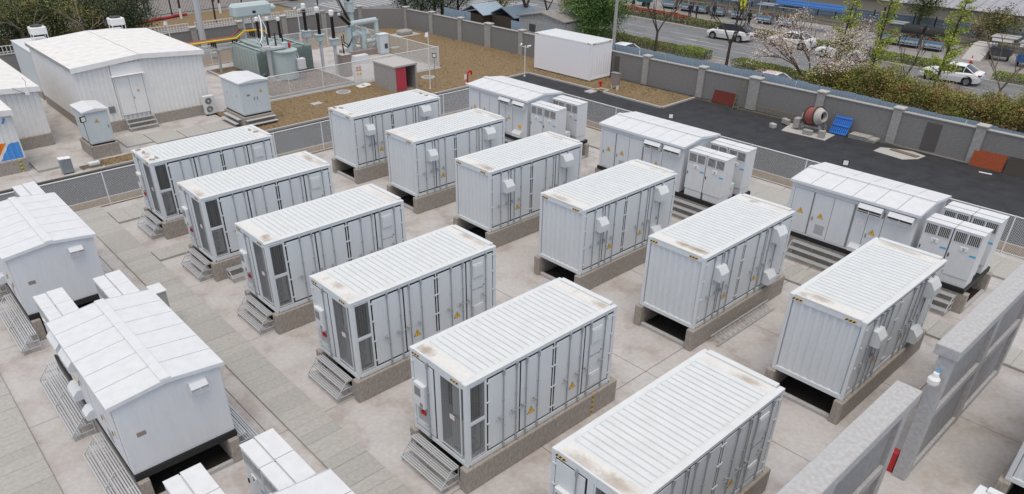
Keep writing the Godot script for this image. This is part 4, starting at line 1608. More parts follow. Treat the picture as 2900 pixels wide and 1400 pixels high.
func substation() -> void:
	var mb := MB.new()
	# floor: concrete round a bed of gravel
	var fl := structroot("substation_floor")
	for r in [[10.7, 15.2, -53, -38.5], [22.8, 31.4, -53, -38.5], [15.2, 22.8, -53, -50.9]]:
		mb = MB.new()
		mb.bev(r[0], r[1], -0.05, 0.075, r[2], r[3], 0.01)
		part(mb, "concrete_bay", M.yard_concrete, fl)
	for r in [[15.2, 22.8, -39.2, -39.0], [15.2, 15.4, -50.7, -39.2], [22.6, 22.8, -50.7, -39.2], [15.2, 22.8, -50.9, -50.7]]:
		mb = MB.new()
		mb.bev(r[0], r[1], -0.05, 0.24, r[2], r[3], 0.015)
		part(mb, "pit_kerb", M.kerb, fl)
	mb = MB.new()
	mb.bx(15.4, 22.6, -0.05, 0.03, -50.7, -39.2)
	part(mb, "pit_floor", M.soil, fl)
	mb = MB.new()
	mb.bx(10.8, 31.4, -0.04, 0.078, -38.99, -38.45)
	part(mb, "edge_strip", M.kerb, fl)
	# gravel
	var st := MB.new()
	for k in 8:
		var a := TAU * k / 8.0
		var b := TAU * (k + 1) / 8.0
		var r1 := 0.8 + 0.25 * sin(k * 2.3)
		var r2 := 0.8 + 0.25 * sin((k + 1) % 8 * 2.3)
		var p := Vector3(cos(a) * r1, 0.1 * sin(k * 3.0), sin(a) * r1)
		var q := Vector3(cos(b) * r2, 0.1 * sin((k + 1) % 8 * 3.0), sin(b) * r2)
		st.tri(p, Vector3(0.1, 0.7, 0.05), q)
		st.tri(q, Vector3(-0.1, -0.6, 0.0), p)
	var mm := MultiMesh.new()
	mm.transform_format = MultiMesh.TRANSFORM_3D
	mm.use_colors = true
	mm.mesh = st.mesh()
	mm.instance_count = 9000
	for i in 9000:
		var s := rng.randf_range(0.025, 0.06)
		var bs := Basis.from_euler(Vector3(rng.randf() * 6.0, rng.randf() * 6.0, rng.randf() * 6.0)).scaled(Vector3.ONE * s)
		var z := -39.25 - pow(rng.randf(), 1.2) * 8.0
		mm.set_instance_transform(i, Transform3D(bs, Vector3(rng.randf_range(15.45, 22.55), 0.05 + rng.randf() * 0.04, z)))
		var t := rng.randf()
		mm.set_instance_color(i, Color(0.20, 0.16, 0.15).lerp(Color(0.42, 0.36, 0.34), t))
	var gi := MultiMeshInstance3D.new()
	gi.name = "gravel"
	gi.multimesh = mm
	gi.material_override = M.leaf if false else M.print
	gi.set_meta("kind", "stuff")
	fl.add_child(gi)
	transformer()
	switchgear()
	fence("chain_link_fence", "white chain-link fence in front of the transformer", Vector3(13.7, 0.08, -38.55), Vector3(31.35, 0.08, -38.75), 6, 1.75)
	fence("chain_link_fence", "white chain-link fence on the right side of the switchgear", Vector3(31.4, 0.08, -38.9), Vector3(31.7, 0.08, -53.0), 3, 1.65)
	fence("chain_link_fence", "white chain-link fence behind the transformer and switchgear", Vector3(13.7, 0.08, -53.05), Vector3(31.6, 0.08, -53.05), 6, 1.65)
	# warning boards on the front fence
	var sg := thing("warning_board", "white board with red and yellow pictograms on the substation fence", "sign", Vector3(22.6, 0.62, -38.5))
	mb = MB.new()
	mb.col = Color(0.8, 0.8, 0.8)
	mb.bx(0.0, 0.56, 0.0, 0.9, 0.0, 0.012)
	part(mb, "board", M.print, sg)
	for k in 2:
		mb = MB.new()
		mb.col = Color(0.6, 0.03, 0.04)
		mb.lathe(Vector3(0.15 + k * 0.26, 0.72, 0.012), Vector3(0, 0, 1), [Vector2(0.001, 0.1), Vector2(0.005, 0.1), Vector2(0.005, 0.075), Vector2(0.001, 0.075)], 18)
		mb.X = Transform3D(Basis(Vector3(0, 0, 1), PI / 4), Vector3(0.15 + k * 0.26, 0.72, 0))
		mb.bx(-0.08, 0.08, -0.012, 0.012, 0.0121, 0.017)
		mb.X = Transform3D()
		mb.bx(0.05 + k * 0.26, 0.25 + k * 0.26, 0.49, 0.56, 0.0122, 0.0165)
		part(mb, "prohibition_sign", M.print, sg)
		mb = MB.new()
		mb.col = Color(0.75, 0.55, 0.02)
		mb.prism(PackedVector2Array([Vector2(0.04 + k * 0.26, 0.16), Vector2(0.26 + k * 0.26, 0.16), Vector2(0.15 + k * 0.26, 0.38)]), Vector3(0, 0, 0.0123), Vector3.RIGHT, Vector3.UP, 0.004)
		mb.col = Color(0.03, 0.03, 0.02)
		mb.bx(0.14 + k * 0.26, 0.16 + k * 0.26, 0.2, 0.3, 0.0163, 0.0185)
		part(mb, "warning_sign", M.print, sg)
	# concrete hutch with a red door
	var h := thing("fire_hutch", "small concrete hutch with one faded red door, its right half open", "hutch", Vector3(23.5, 0.03, -37.2))
	mb = MB.new()
	mb.bev(0.0, 0.16, 0.0, 1.85, 0.0, 2.85, 0.01)
	part(mb, "side_wall", M.pillar_grey, h)
	mb = MB.new()
	mb.bev(2.04, 2.2, 0.0, 1.85, 0.0, 2.85, 0.01)
	part(mb, "side_wall", M.pillar_grey, h)
	mb = MB.new()
	mb.bev(0.161, 2.039, 0.0, 1.85, 0.0, 0.16, 0.01)
	part(mb, "back_wall", M.pillar_grey, h)
	mb = MB.new()
	mb.bev(-0.04, 2.24, 1.852, 2.0, -0.05, 2.92, 0.015)
	part(mb, "roof", M.kerb, h)
	mb = MB.new()
	mb.bx(0.161, 2.039, 0.0, 0.02, 0.161, 2.8)
	part(mb, "floor", M.pillar_grey, h)
	mat("red_door", Color(0.70, 0.24, 0.30), 0.6)
	for q in [[Vector3(0.17, 0.03, 2.80), 0.0]]:
		mb = MB.new()
		if q[1] == 0.0:
			mb.bev(0.0, 0.98, 0.0, 1.8, 0.0, 0.04, 0.005)
		else:
			mb.bev(-0.9, 0.0, 0.0, 1.8, -0.04, 0.0, 0.005)
		var d := part(mb, "door", M.red_door, h)
		d.position = q[0]
		d.rotation.y = q[1]
	for k in 2:
		var e := thing("fire_extinguisher", "red fire extinguisher standing in the concrete hutch, %s one" % ["left", "right"][k], "extinguisher", Vector3(24.95 + k * 0.3, 0.06, -35.3 - k * 0.2), 0.0, "extinguishers in the hutch")
		mb = MB.new()
		mb.lathe(Vector3.ZERO, Vector3.UP, [Vector2(0, 0), Vector2(0, 0.13), Vector2(0.75, 0.13), Vector2(0.9, 0.06), Vector2(0.98, 0.04), Vector2(0.98, 0)], 14)
		part(mb, "cylinder", M.red, e)
		mb = MB.new()
		mb.bev(-0.03, 0.14, 0.98, 1.08, -0.03, 0.03, 0.01)
		mb.path([Vector3(0.1, 1.0, 0), Vector3(0.2, 0.85, 0.02), Vector3(0.18, 0.4, 0.05)], 0.018, 6)
		part(mb, "valve_and_hose", M.black, e)
	# coil of white hose
	var coil := MB.new()
	for r in 5:
		var rr := 0.3 + r * 0.085
		for i in 22:
			var a := TAU * i / 22.0
			var b := TAU * (i + 1) / 22.0
			coil.tube(Vector3(cos(a) * rr, 0.1 + 0.03 * sin(a * 3.0 + r), sin(a) * rr * 0.7), Vector3(cos(b) * rr, 0.1 + 0.03 * sin(b * 3.0 + r), sin(b) * rr * 0.7), 0.035, 0.035, 6, false)
	single(coil, "hose_coil", M.white, "coil of white hose lying by the concrete hutch", "hose", Vector3(22.75, 0.0, -37.75))
	# manholes and plates in the lawn
	for q in [[20.5, -37.2, 0.62, "round concrete manhole cover in the lawn before the transformer fence"], [28.4, -36.5, 0.6, "round pale manhole cover in the lawn behind the camera pole"]]:
		mb = MB.new()
		mb.lathe(Vector3.ZERO, Vector3.UP, [Vector2(0, 0.62), Vector2(0.1, 0.60), Vector2(0.11, 0.44), Vector2(0.095, 0.42)], 24)
		var mh := thing("manhole", q[3], "manhole", Vector3(q[0], 0.0, q[1]))
		part(mb, "ring", M.kerb, mh)
		mb = MB.new()
		mb.lathe(Vector3.ZERO, Vector3.UP, [Vector2(0.0, 0.415), Vector2(0.1, 0.41), Vector2(0.105, 0.0)], 24)
		part(mb, "cover", M.mid_grey, mh)
	for q in [[17.2, -35.7, 0.8, 0.6, "square concrete plate in the lawn beside the larger kiosk"], [33.3, -48.3, 0.9, 0.7, "square concrete plate in the lawn beyond the switchgear fence"], [35.2, -24.2, 0.8, 0.7, "square concrete plate at the notch of the lawn kerb"]]:
		mb = MB.new()
		mb.bev(-q[2] / 2, q[2] / 2, 0.0, 0.1, -q[3] / 2, q[3] / 2, 0.01)
		single(mb, "cover_plate", M.kerb, q[4], "cover plate", Vector3(q[0], 0.0, q[1]))
	# steel mast with a block foundation
	var ms := thing("steel_mast", "tall galvanised steel mast behind the white building, cut by the top edge", "mast", Vector3(17.5, 0, -56.3))
	mb = MB.new()
	mb.tube(Vector3(0, 0.75, 0), Vector3(0, 14.0, 0), 0.30, 0.17, 12)
	part(mb, "shaft", M.galvanised, ms)
	mb = MB.new()
	mb.bev(-0.55, 0.55, 0.0, 0.75, -0.55, 0.55, 0.03)
	mb.bev(0.2, 0.9, 0.2, 0.6, 0.3, 0.8, 0.03)
	part(mb, "footing", M.kerb, ms)
	var rk := thing("rock_mound", "low mound of grey stones on a pale slab near the wall corner", "mound", Vector3(37.9, 0.05, -53.0))
	mb = MB.new()
	mb.bev(-1.5, 1.5, 0.0, 0.05, -1.0, 1.0, 0.01)
	part(mb, "slab", M.kerb, rk)
	mb = MB.new()
	mb.bev(-0.75, 0.75, 0.05, 0.5, -0.55, 0.55, 0.12)
	part(mb, "mound", M.pillar_grey, rk)
	camera_pole("white camera pole with a hanging dome near the concrete hutch", Vector3(26.4, 0.03, -33.6), 4.3, 1)
	lamp_post("thin post with a square floodlight right of the concrete hutch", Vector3(27.0, 0.03, -33.7), 2.5, -0.65)
	camera_pole("white pole with two bullet cameras at the kerb corner", Vector3(34.95, 0.0, -31.5), 2.5, 2)
	camera_pole("white camera pole with a hanging dome behind the white building roof", Vector3(15.3, 0.0, -58.4), 3.3, 1)
	camera_pole("white camera pole inside the switchgear yard by the back fence", Vector3(25.3, 0.07, -52.2), 3.9, 2)
	lamp_post("black square floodlight above the fence between the farther and middle skids", Vector3(28.6, 0.0, -11.9), 2.1, -0.96)
	lamp_post("black square floodlight above the fence between the middle and nearest skids", Vector3(28.5, 0.0, -0.75), 2.1, -1.1)

func transformer() -> void:
	var t := thing("power_transformer", "grey-green oil transformer with radiators, bushings and a conservator drum", "transformer", Vector3(19.4, 0.03, -46.5))
	var o := -t.position
	var mb := MB.new()
	mb.X.origin = o
	var pl := PackedVector2Array()
	for k in 13:
		var a := PI * k / 12.0
		pl.append(Vector2(19.25 + cos(a) * 0.98, -43.95 + sin(a) * 0.98))
	pl.append(Vector2(18.27, -50.0))
	pl.append(Vector2(20.23, -50.0))
	mb.prism(pl, Vector3(0, 2.35, 0), Vector3.RIGHT, Vector3.BACK, 2.15)
	part(mb, "tank", M.device_grey, t)
	mb = MB.new()
	mb.X.origin = o
	var pc := PackedVector2Array()
	for p in pl:
		pc.append(Vector2(19.25, -46.9) + (p - Vector2(19.25, -46.9)) * 1.05)
	mb.prism(pc, Vector3(0, 2.46, 0), Vector3.RIGHT, Vector3.BACK, 0.1)
	part(mb, "tank_cover", M.radiator, t)
	mb = MB.new()
	mb.X.origin = o
	mb.bev(18.0, 20.5, 0.03, 0.22, -49.8, -43.4, 0.02)
	part(mb, "base", M.pillar_grey, t)
	# radiators: thin panels side by side
	for b in [[17.35, 18.15, -50.1, -45.0], [20.95, 22.35, -49.7, -44.9]]:
		var bank := Node3D.new()
		bank.name = "radiator_bank"
		t.add_child(bank, true)
		var n := 9
		var pitch: float = (b[3] - b[2]) / n
		for k in n:
			var z: float = b[2] + k * pitch
			mb = MB.new()
			mb.X.origin = o
			var fins := int(round((b[1] - b[0]) / 0.105))
			for q in fins + 1:
				var x := lerpf(b[0], b[1], float(q) / fins)
				mb.bx(x - 0.011, x + 0.011, 0.35, 2.28, z + 0.03, z + pitch - 0.03)
			mb.tube(Vector3(b[0], 0.42, z + pitch / 2), Vector3(b[1], 0.42, z + pitch / 2), 0.05, 0.05, 8)
			mb.tube(Vector3(b[0], 2.22, z + pitch / 2), Vector3(b[1], 2.22, z + pitch / 2), 0.05, 0.05, 8)
			part(mb, "radiator", M.radiator, bank)
		mb = MB.new()
		mb.X.origin = o
		for y in [0.5, 2.36]:
			mb.tube(Vector3((b[0] + b[1]) / 2, y, b[2]), Vector3((b[0] + b[1]) / 2, y, b[3]), 0.07, 0.07, 8)
		for z in [-49.0, -46.0]:
			mb.tube(Vector3((b[0] + b[1]) / 2, 2.36, z), Vector3(19.25, 2.1, z), 0.07, 0.07, 8)
		part(mb, "header_pipe", M.radiator, bank)
	# conservator drum on legs
	mb = MB.new()
	mb.X.origin = o
	mb.bev(17.95, 21.45, 4.2, 5.34, -50.55, -49.43, 0.22)
	var cn := part(mb, "conservator", M.device_grey, t)
	mb = MB.new()
	mb.X.origin = o
	mb.lathe(Vector3(21.5, 4.75, -50.0), Vector3(1, 0, 0), [Vector2(0, 0), Vector2(0, 0.3), Vector2(0.35, 0.3), Vector2(0.42, 0.15), Vector2(0.5, 0.14), Vector2(0.5, 0)], 16)
	part(mb, "gauge_head", M.device_grey, cn)
	mb = MB.new()
	mb.X.origin = o
	mb.bx(19.6, 19.9, 4.55, 4.75, -49.425, -49.41)
	part(mb, "name_plate", M.black, cn)
	for x in [18.9, 19.7, 20.5]:
		mb = MB.new()
		mb.X.origin = o
		mb.bx(x - 0.06, x + 0.06, 2.4, 4.3, -50.06, -49.94)
		part(mb, "conservator_leg", M.device_grey, t)
	mb = MB.new()
	mb.X.origin = o
	mb.path([Vector3(20.4, 4.2, -49.8), Vector3(20.4, 3.3, -49.0), Vector3(20.0, 2.5, -48.4)], 0.05, 8)
	part(mb, "oil_pipe", M.device_grey, t)
	# high-voltage bushings
	for p in [Vector3(19.0, 2.45, -47.6), Vector3(19.75, 2.45, -47.2), Vector3(20.4, 2.45, -46.5)]:
		mb = MB.new()
		mb.X.origin = o
		mb.lathe(p, Vector3.UP, [Vector2(0, 0.0), Vector2(0, 0.2), Vector2(0.35, 0.2), Vector2(0.4, 0.12)], 14)
		var bu := part(mb, "bushing", M.device_grey, t)
		mb = MB.new()
		mb.X.origin = o
		insulator(mb, p + Vector3(0, 0.4, 0), p + Vector3(0, 1.75, 0), 0.15, 12)
		part(mb, "insulator", M.porcelain, bu)
		mb = MB.new()
		mb.X.origin = o
		mb.lathe(p + Vector3(0, 1.75, 0), Vector3.UP, [Vector2(0, 0.1), Vector2(0.06, 0.16), Vector2(0.28, 0.16), Vector2(0.33, 0.08), Vector2(0.33, 0)], 14)
		part(mb, "cap", M.white, bu)
	# low-voltage bushings nearer the camera
	for p in [Vector3(18.75, 2.45, -45.6), Vector3(19.35, 2.45, -45.4), Vector3(18.5, 2.45, -46.3), Vector3(19.8, 2.45, -45.0)]:
		mb = MB.new()
		mb.X.origin = o
		insulator(mb, p, p + Vector3(0, 0.8, 0), 0.09, 8)
		mb.lathe(p + Vector3(0, 0.8, 0), Vector3.UP, [Vector2(0, 0.05), Vector2(0.25, 0.05), Vector2(0.27, 0)], 8)
		part(mb, "bushing", M.porcelain, t)
	for q in [[18.6, -44.6, 18.6, -49.3], [20.05, -44.4, 20.05, -49.5]]:
		mb = MB.new()
		mb.X.origin = o
		mb.tube(Vector3(q[0], 2.62, q[1]), Vector3(q[2], 2.62, q[3]), 0.05, 0.05, 8)
		part(mb, "oil_pipe", M.device_grey, t)
	for k in 14:
		mb = MB.new()
		mb.X.origin = o
		var px := rng.randf_range(18.5, 20.0)
		var pz := rng.randf_range(-49.2, -44.0)
		var ph := rng.randf_range(0.08, 0.35)
		mb.bev(px - 0.08, px + 0.08, 2.46, 2.46 + ph, pz - 0.08, pz + 0.08, 0.02)
		part(mb, "fitting", [M.galvanised, M.device_grey, M.white][k % 3], t)
	for k in 3:
		mb = MB.new()
		mb.X.origin = o
		var bz := -47.6 + k * 0.5
		mb.path([Vector3(19.0 + k * 0.7, 4.55, bz), Vector3(19.6 + k * 0.5, 4.85, bz + 0.8), Vector3(21.2, 4.9, bz + 1.0), Vector3(23.0, 5.3, -46.7 + k * 2.3)], 0.02, 5)
		part(mb, "jumper", M.steel, t)
	mb = MB.new()
	mb.X.origin = o
	mb.bev(19.3, 19.75, 2.6, 2.95, -44.4, -44.0, 0.03)
	part(mb, "relay_box", M.device_grey, t)
	mb = MB.new()
	mb.X.origin = o
	mb.lathe(Vector3(19.9, 2.5, -44.1), Vector3.UP, [Vector2(0, 0.1), Vector2(0.3, 0.12), Vector2(0.42, 0.06), Vector2(0.42, 0)], 12)
	part(mb, "breather", M.red, t)
	mb = MB.new()
	mb.X.origin = o
	mb.bev(19.85, 20.55, 0.9, 1.75, -43.35, -42.85, 0.02)
	mb.tube(Vector3(20.1, 1.75, -43.1), Vector3(20.1, 2.4, -43.4), 0.03, 0.03, 6)
	part(mb, "control_box", M.cabinet_paint, t)
	# galvanised arrester stand in front of the tank
	var fr := thing("arrester_stand", "galvanised steel stand with pipes before the transformer tank", "stand", Vector3(17.9, 0.05, -44.0))
	mb = MB.new()
	mb.bx(-0.12, 0.12, 0.3, 2.55, -0.1, 0.1)
	mb.bev(-0.25, 0.25, 0.0, 0.45, -0.25, 0.25, 0.02)
	part(mb, "post", M.galvanised, fr)
	mb = MB.new()
	mb.bx(-0.5, 1.5, 2.55, 2.68, -0.25, 0.25)
	mb.bx(-0.4, 0.2, 2.68, 2.8, -0.2, 0.2)
	part(mb, "platform", M.galvanised, fr)
	mb = MB.new()
	mb.path([Vector3(-0.3, 2.7, 0.1), Vector3(-0.5, 3.2, 0.0), Vector3(-0.1, 3.6, -0.4), Vector3(0.35, 4.6, -1.2), Vector3(1.0, 4.7, -2.8)], 0.05, 8)
	part(mb, "earthing_pipe", M.white, fr)
	mb = MB.new()
	mb.path([Vector3(0.5, 0.0, 0.1), Vector3(0.35, 2.6, 0.1)], 0.02, 6)
	part(mb, "conduit", M.white, fr)
	# busbars from the white building
	var bs := thing("busbar_bridge", "red, green and yellow insulated busbars on black insulators running to the transformer", "busbar", Vector3(15.9, 0.0, -50.0))
	mat("bus_red", Color(0.66, 0.20, 0.20), 0.5)
	mat("bus_green", Color(0.25, 0.55, 0.45), 0.5)
	var cols := [M.bus_red, M.bus_green, M.yellow]
	for k in 3:
		var z := -0.42 + k * 0.42
		mb = MB.new()
		mb.path([Vector3(-6.0, 2.72, z), Vector3(0.0, 2.72, z), Vector3(1.9, 2.72, z), Vector3(2.75, 3.2, z), Vector3(4.0, 3.16, z), Vector3(4.6, 2.95, z), Vector3(4.95, 2.6, z)], 0.07, 8)
		for p in [Vector3(-3.0, 2.72, z), Vector3(0.0, 2.72, z), Vector3(1.9, 2.72, z), Vector3(2.75, 3.2, z), Vector3(3.8, 3.17, z)]:
			mb.lathe(p + Vector3(-0.13, 0, 0), Vector3(1, 0, 0), [Vector2(0, 0), Vector2(0.03, 0.09), Vector2(0.22, 0.09), Vector2(0.26, 0)], 10)
		part(mb, "busbar", cols[k], bs)
		for x in [-3.0, 0.0, 1.9, 3.6]:
			mb = MB.new()
			var top := 2.66 if x < 3.0 else 3.1
			insulator(mb, Vector3(x, top - 0.5, z), Vector3(x, top, z), 0.09, 6)
			part(mb, "insulator", M.porcelain, bs)
	mb = MB.new()
	mb.bx(-6.0, 2.1, 2.02, 2.14, -0.5, -0.38)
	mb.bx(-6.0, 2.1, 2.02, 2.14, 0.35, 0.47)
	for x in [-3.0, 0.0, 1.9]:
		mb.bx(x - 0.06, x + 0.06, 2.141, 2.16, -0.5, 0.5)
	part(mb, "beam", M.galvanised, bs)
	for x in [-3.0, 0.25]:
		mb = MB.new()
		mb.tube(Vector3(x, 0, 0), Vector3(x, 2.02, 0), 0.11, 0.11, 10)
		mb.bx(x - 0.2, x + 0.2, 1.95, 2.019, -0.5, 0.5)
		part(mb, "post", M.galvanised, bs)

func switchgear() -> void:
	# three posts with black insulators
	for k in 3:
		var z: float = [-46.7, -44.4, -42.1][k]
		var p := thing("bushing_post", "steel post with black insulator and white cap, %s of the three" % ["rearmost", "middle", "nearest"][k], "insulator post", Vector3(23.0, 0.07, z), 0.0, "insulator posts beside the transformer")
		var mb := MB.new()
		mb.tube(Vector3.ZERO, Vector3(0, 2.5, 0), 0.14, 0.14, 12)
		mb.lathe(Vector3.ZERO, Vector3.UP, [Vector2(0, 0.3), Vector2(0.1, 0.28), Vector2(0.1, 0.14)], 12)
		part(mb, "post", M.galvanised, p)
		mb = MB.new()
		mb.bev(-0.3, 0.3, 2.5, 2.95, -0.28, 0.28, 0.03)
		mb.bev(-0.38, 0.38, 2.96, 3.06, -0.34, 0.34, 0.02)
		part(mb, "transformer_box", M.device_grey, p)
		mb = MB.new()
		insulator(mb, Vector3(0, 3.06, 0), Vector3(0, 4.75, 0), 0.19, 14)
		part(mb, "insulator", M.porcelain, p)
		mb = MB.new()
		mb.lathe(Vector3(0, 4.75, 0), Vector3.UP, [Vector2(0, 0.12), Vector2(0.1, 0.14), Vector2(0.12, 0.2), Vector2(0.42, 0.2), Vector2(0.48, 0.12), Vector2(0.48, 0)], 16)
		part(mb, "cap", M.white, p)
	var g := thing("gas_switchgear", "pale blue-grey gas-insulated switchgear of fat pipes and slanting black bushings", "switchgear", Vector3(29.0, 0.07, -47.8))
	var mb := MB.new()
	mb.bev(-1.8, 2.1, 0.0, 0.55, -0.9, 0.8, 0.03)
	part(mb, "plinth", M.brown_cabinet, g)
	var tube := func(called: String, pts: Array, r: float):
		var q := MB.new()
		for i in pts.size() - 1:
			q.tube(pts[i], pts[i + 1], r, r, 14)
		for p in pts:
			q.lathe(p + Vector3(0, -0.04, 0), Vector3.UP, [Vector2(0, r), Vector2(0.0, r + 0.05), Vector2(0.08, r + 0.05), Vector2(0.08, r)], 16)
		return part(q, called, M.device_grey, g)
	tube.call("main_pipe", [Vector3(-1.0, 2.9, 0.2), Vector3(1.85, 2.95, 0.2), Vector3(1.85, 1.5, 0.2), Vector3(1.85, 0.5, 0.2)], 0.22)
	tube.call("breaker_tank", [Vector3(0.35, 0.5, 0.15), Vector3(0.35, 2.4, 0.15)], 0.32)
	tube.call("breaker_tank", [Vector3(-0.6, 0.55, -0.3), Vector3(-0.6, 4.1, -0.3)], 0.34)
	tube.call("breaker_tank", [Vector3(-0.6, 3.9, -0.3), Vector3(-0.6, 4.7, -0.3)], 0.42)
	tube.call("branch_pipe", [Vector3(-0.9, 1.9, 0.1), Vector3(0.9, 1.9, 0.1)], 0.3)
	tube.call("branch_pipe", [Vector3(0.5, 1.2, 0.4), Vector3(1.8, 1.2, 0.4)], 0.2)
	tube.call("breaker_tank", [Vector3(-1.3, 0.55, 0.3), Vector3(-1.3, 2.6, 0.3)], 0.26)
	mb = MB.new()
	for k in 14:
		var a := Vector3(rng.randf_range(-1.2, 1.6), rng.randf_range(0.6, 2.4), rng.randf_range(0.35, 0.75))
		mb.tube(a, a + Vector3(rng.randf_range(-0.5, 0.5), rng.randf_range(-0.5, 0.3), rng.randf_range(-0.1, 0.1)), 0.035, 0.035, 6)
	part(mb, "small_pipes", M.galvanised, g).set_meta("kind", "stuff")
	for q in [[Vector3(-0.9, 2.9, 0.2), Vector3(-1.75, 5.2, -0.5)], [Vector3(-1.1, 2.9, 0.3), Vector3(-2.4, 3.9, 0.9)], [Vector3(-0.6, 4.7, -0.3), Vector3(-1.1, 6.4, -0.3)]]:
		mb = MB.new()
		insulator(mb, q[0], q[1], 0.19, 14)
		var b := part(mb, "bushing", M.porcelain, g)
		mb = MB.new()
		mb.lathe(q[0], q[0] - q[1], [Vector2(-0.05, 0), Vector2(-0.05, 0.24), Vector2(0.2, 0.24), Vector2(0.2, 0)], 14)
		mb.lathe(q[1], q[1] - q[0], [Vector2(-0.05, 0.1), Vector2(0.0, 0.13), Vector2(0.15, 0.13), Vector2(0.2, 0)], 12)
		part(mb, "flange", M.device_grey, b)
	mb = MB.new()
	for k in 3:
		var x := -4.6 + k * 0.15
		mb.path([Vector3(-1.75, 5.2, -0.5), Vector3(-3.9, 4.6, 1.0 + k * 2.3 - 1.5), Vector3(-6.0, 5.2, 1.1 + k * 2.3)], 0.02, 5)
	part(mb, "conductor", M.steel, g).set_meta("kind", "stuff")
	mb = MB.new()
	mb.path([Vector3(-2.4, 2.1, 0.9), Vector3(-2.6, 1.5, 1.2), Vector3(-2.3, 1.2, 1.6), Vector3(-1.8, 1.6, 1.4)], 0.05, 7)
	mb.path([Vector3(-2.2, 2.2, 0.9), Vector3(-2.4, 1.6, 1.2), Vector3(-2.1, 1.3, 1.6), Vector3(-1.6, 1.8, 1.3)], 0.05, 7)
	part(mb, "cable_loop", M.black, g)
	var bc := thing("control_cabinet", "brown metal control cabinet with a pale lid behind the fence", "cabinet", Vector3(23.05, 0.07, -41.9))
	mb = MB.new()
	mb.bev(0.0, 0.85, 0.1, 1.75, 0.0, 0.75, 0.015)
	part(mb, "case", M.brown_cabinet, bc)
	mb = MB.new()
	mb.bev(-0.03, 0.88, 1.752, 1.82, -0.03, 0.78, 0.01)
	part(mb, "lid", M.kerb, bc)
	mb = MB.new()
	mb.bx(0.05, 0.8, 0.0, 0.099, 0.05, 0.7)
	part(mb, "base", M.mid_grey, bc)
	mb = MB.new()
	mb.path([Vector3(0.45, 1.82, 0.35), Vector3(0.45, 2.1, 0.3), Vector3(0.6, 2.5, 0.0)], 0.06, 8)
	part(mb, "cable", M.black, bc)
	var cb := thing("control_cabinet", "tall pale blue-grey control cabinet at the right of the switchgear", "cabinet", Vector3(30.4, 0.07, -47.1))
	mb = MB.new()
	mb.bev(0.0, 0.95, 0.05, 1.75, 0.0, 0.7, 0.015)
	part(mb, "case", M.kiosk, cb)
	mb = MB.new()
	mb.bev(-0.04, 0.99, 1.752, 1.82, -0.04, 0.74, 0.01)
	part(mb, "lid", M.cabinet_paint, cb)
	mb = MB.new()
	mb.bx(0.45, 0.8, 0.5, 0.95, 0.701, 0.71)
	part(mb, "window", M.dark_inside, cb)
	var cw := thing("control_cabinet", "low white cabinet on the concrete beyond the brown cabinet", "cabinet", Vector3(26.4, 0.07, -45.2))
	mb = MB.new()
	mb.bev(0.0, 1.4, 0.0, 0.7, 0.0, 0.6, 0.015)
	part(mb, "case", M.cabinet_paint, cw)
	mb = MB.new()
	mb.bev(0.1, 0.6, 0.1, 0.6, 0.601, 0.615, 0.004)
	part(mb, "door", M.cabinet_paint, cw)

# ---------- things along the service road ----------

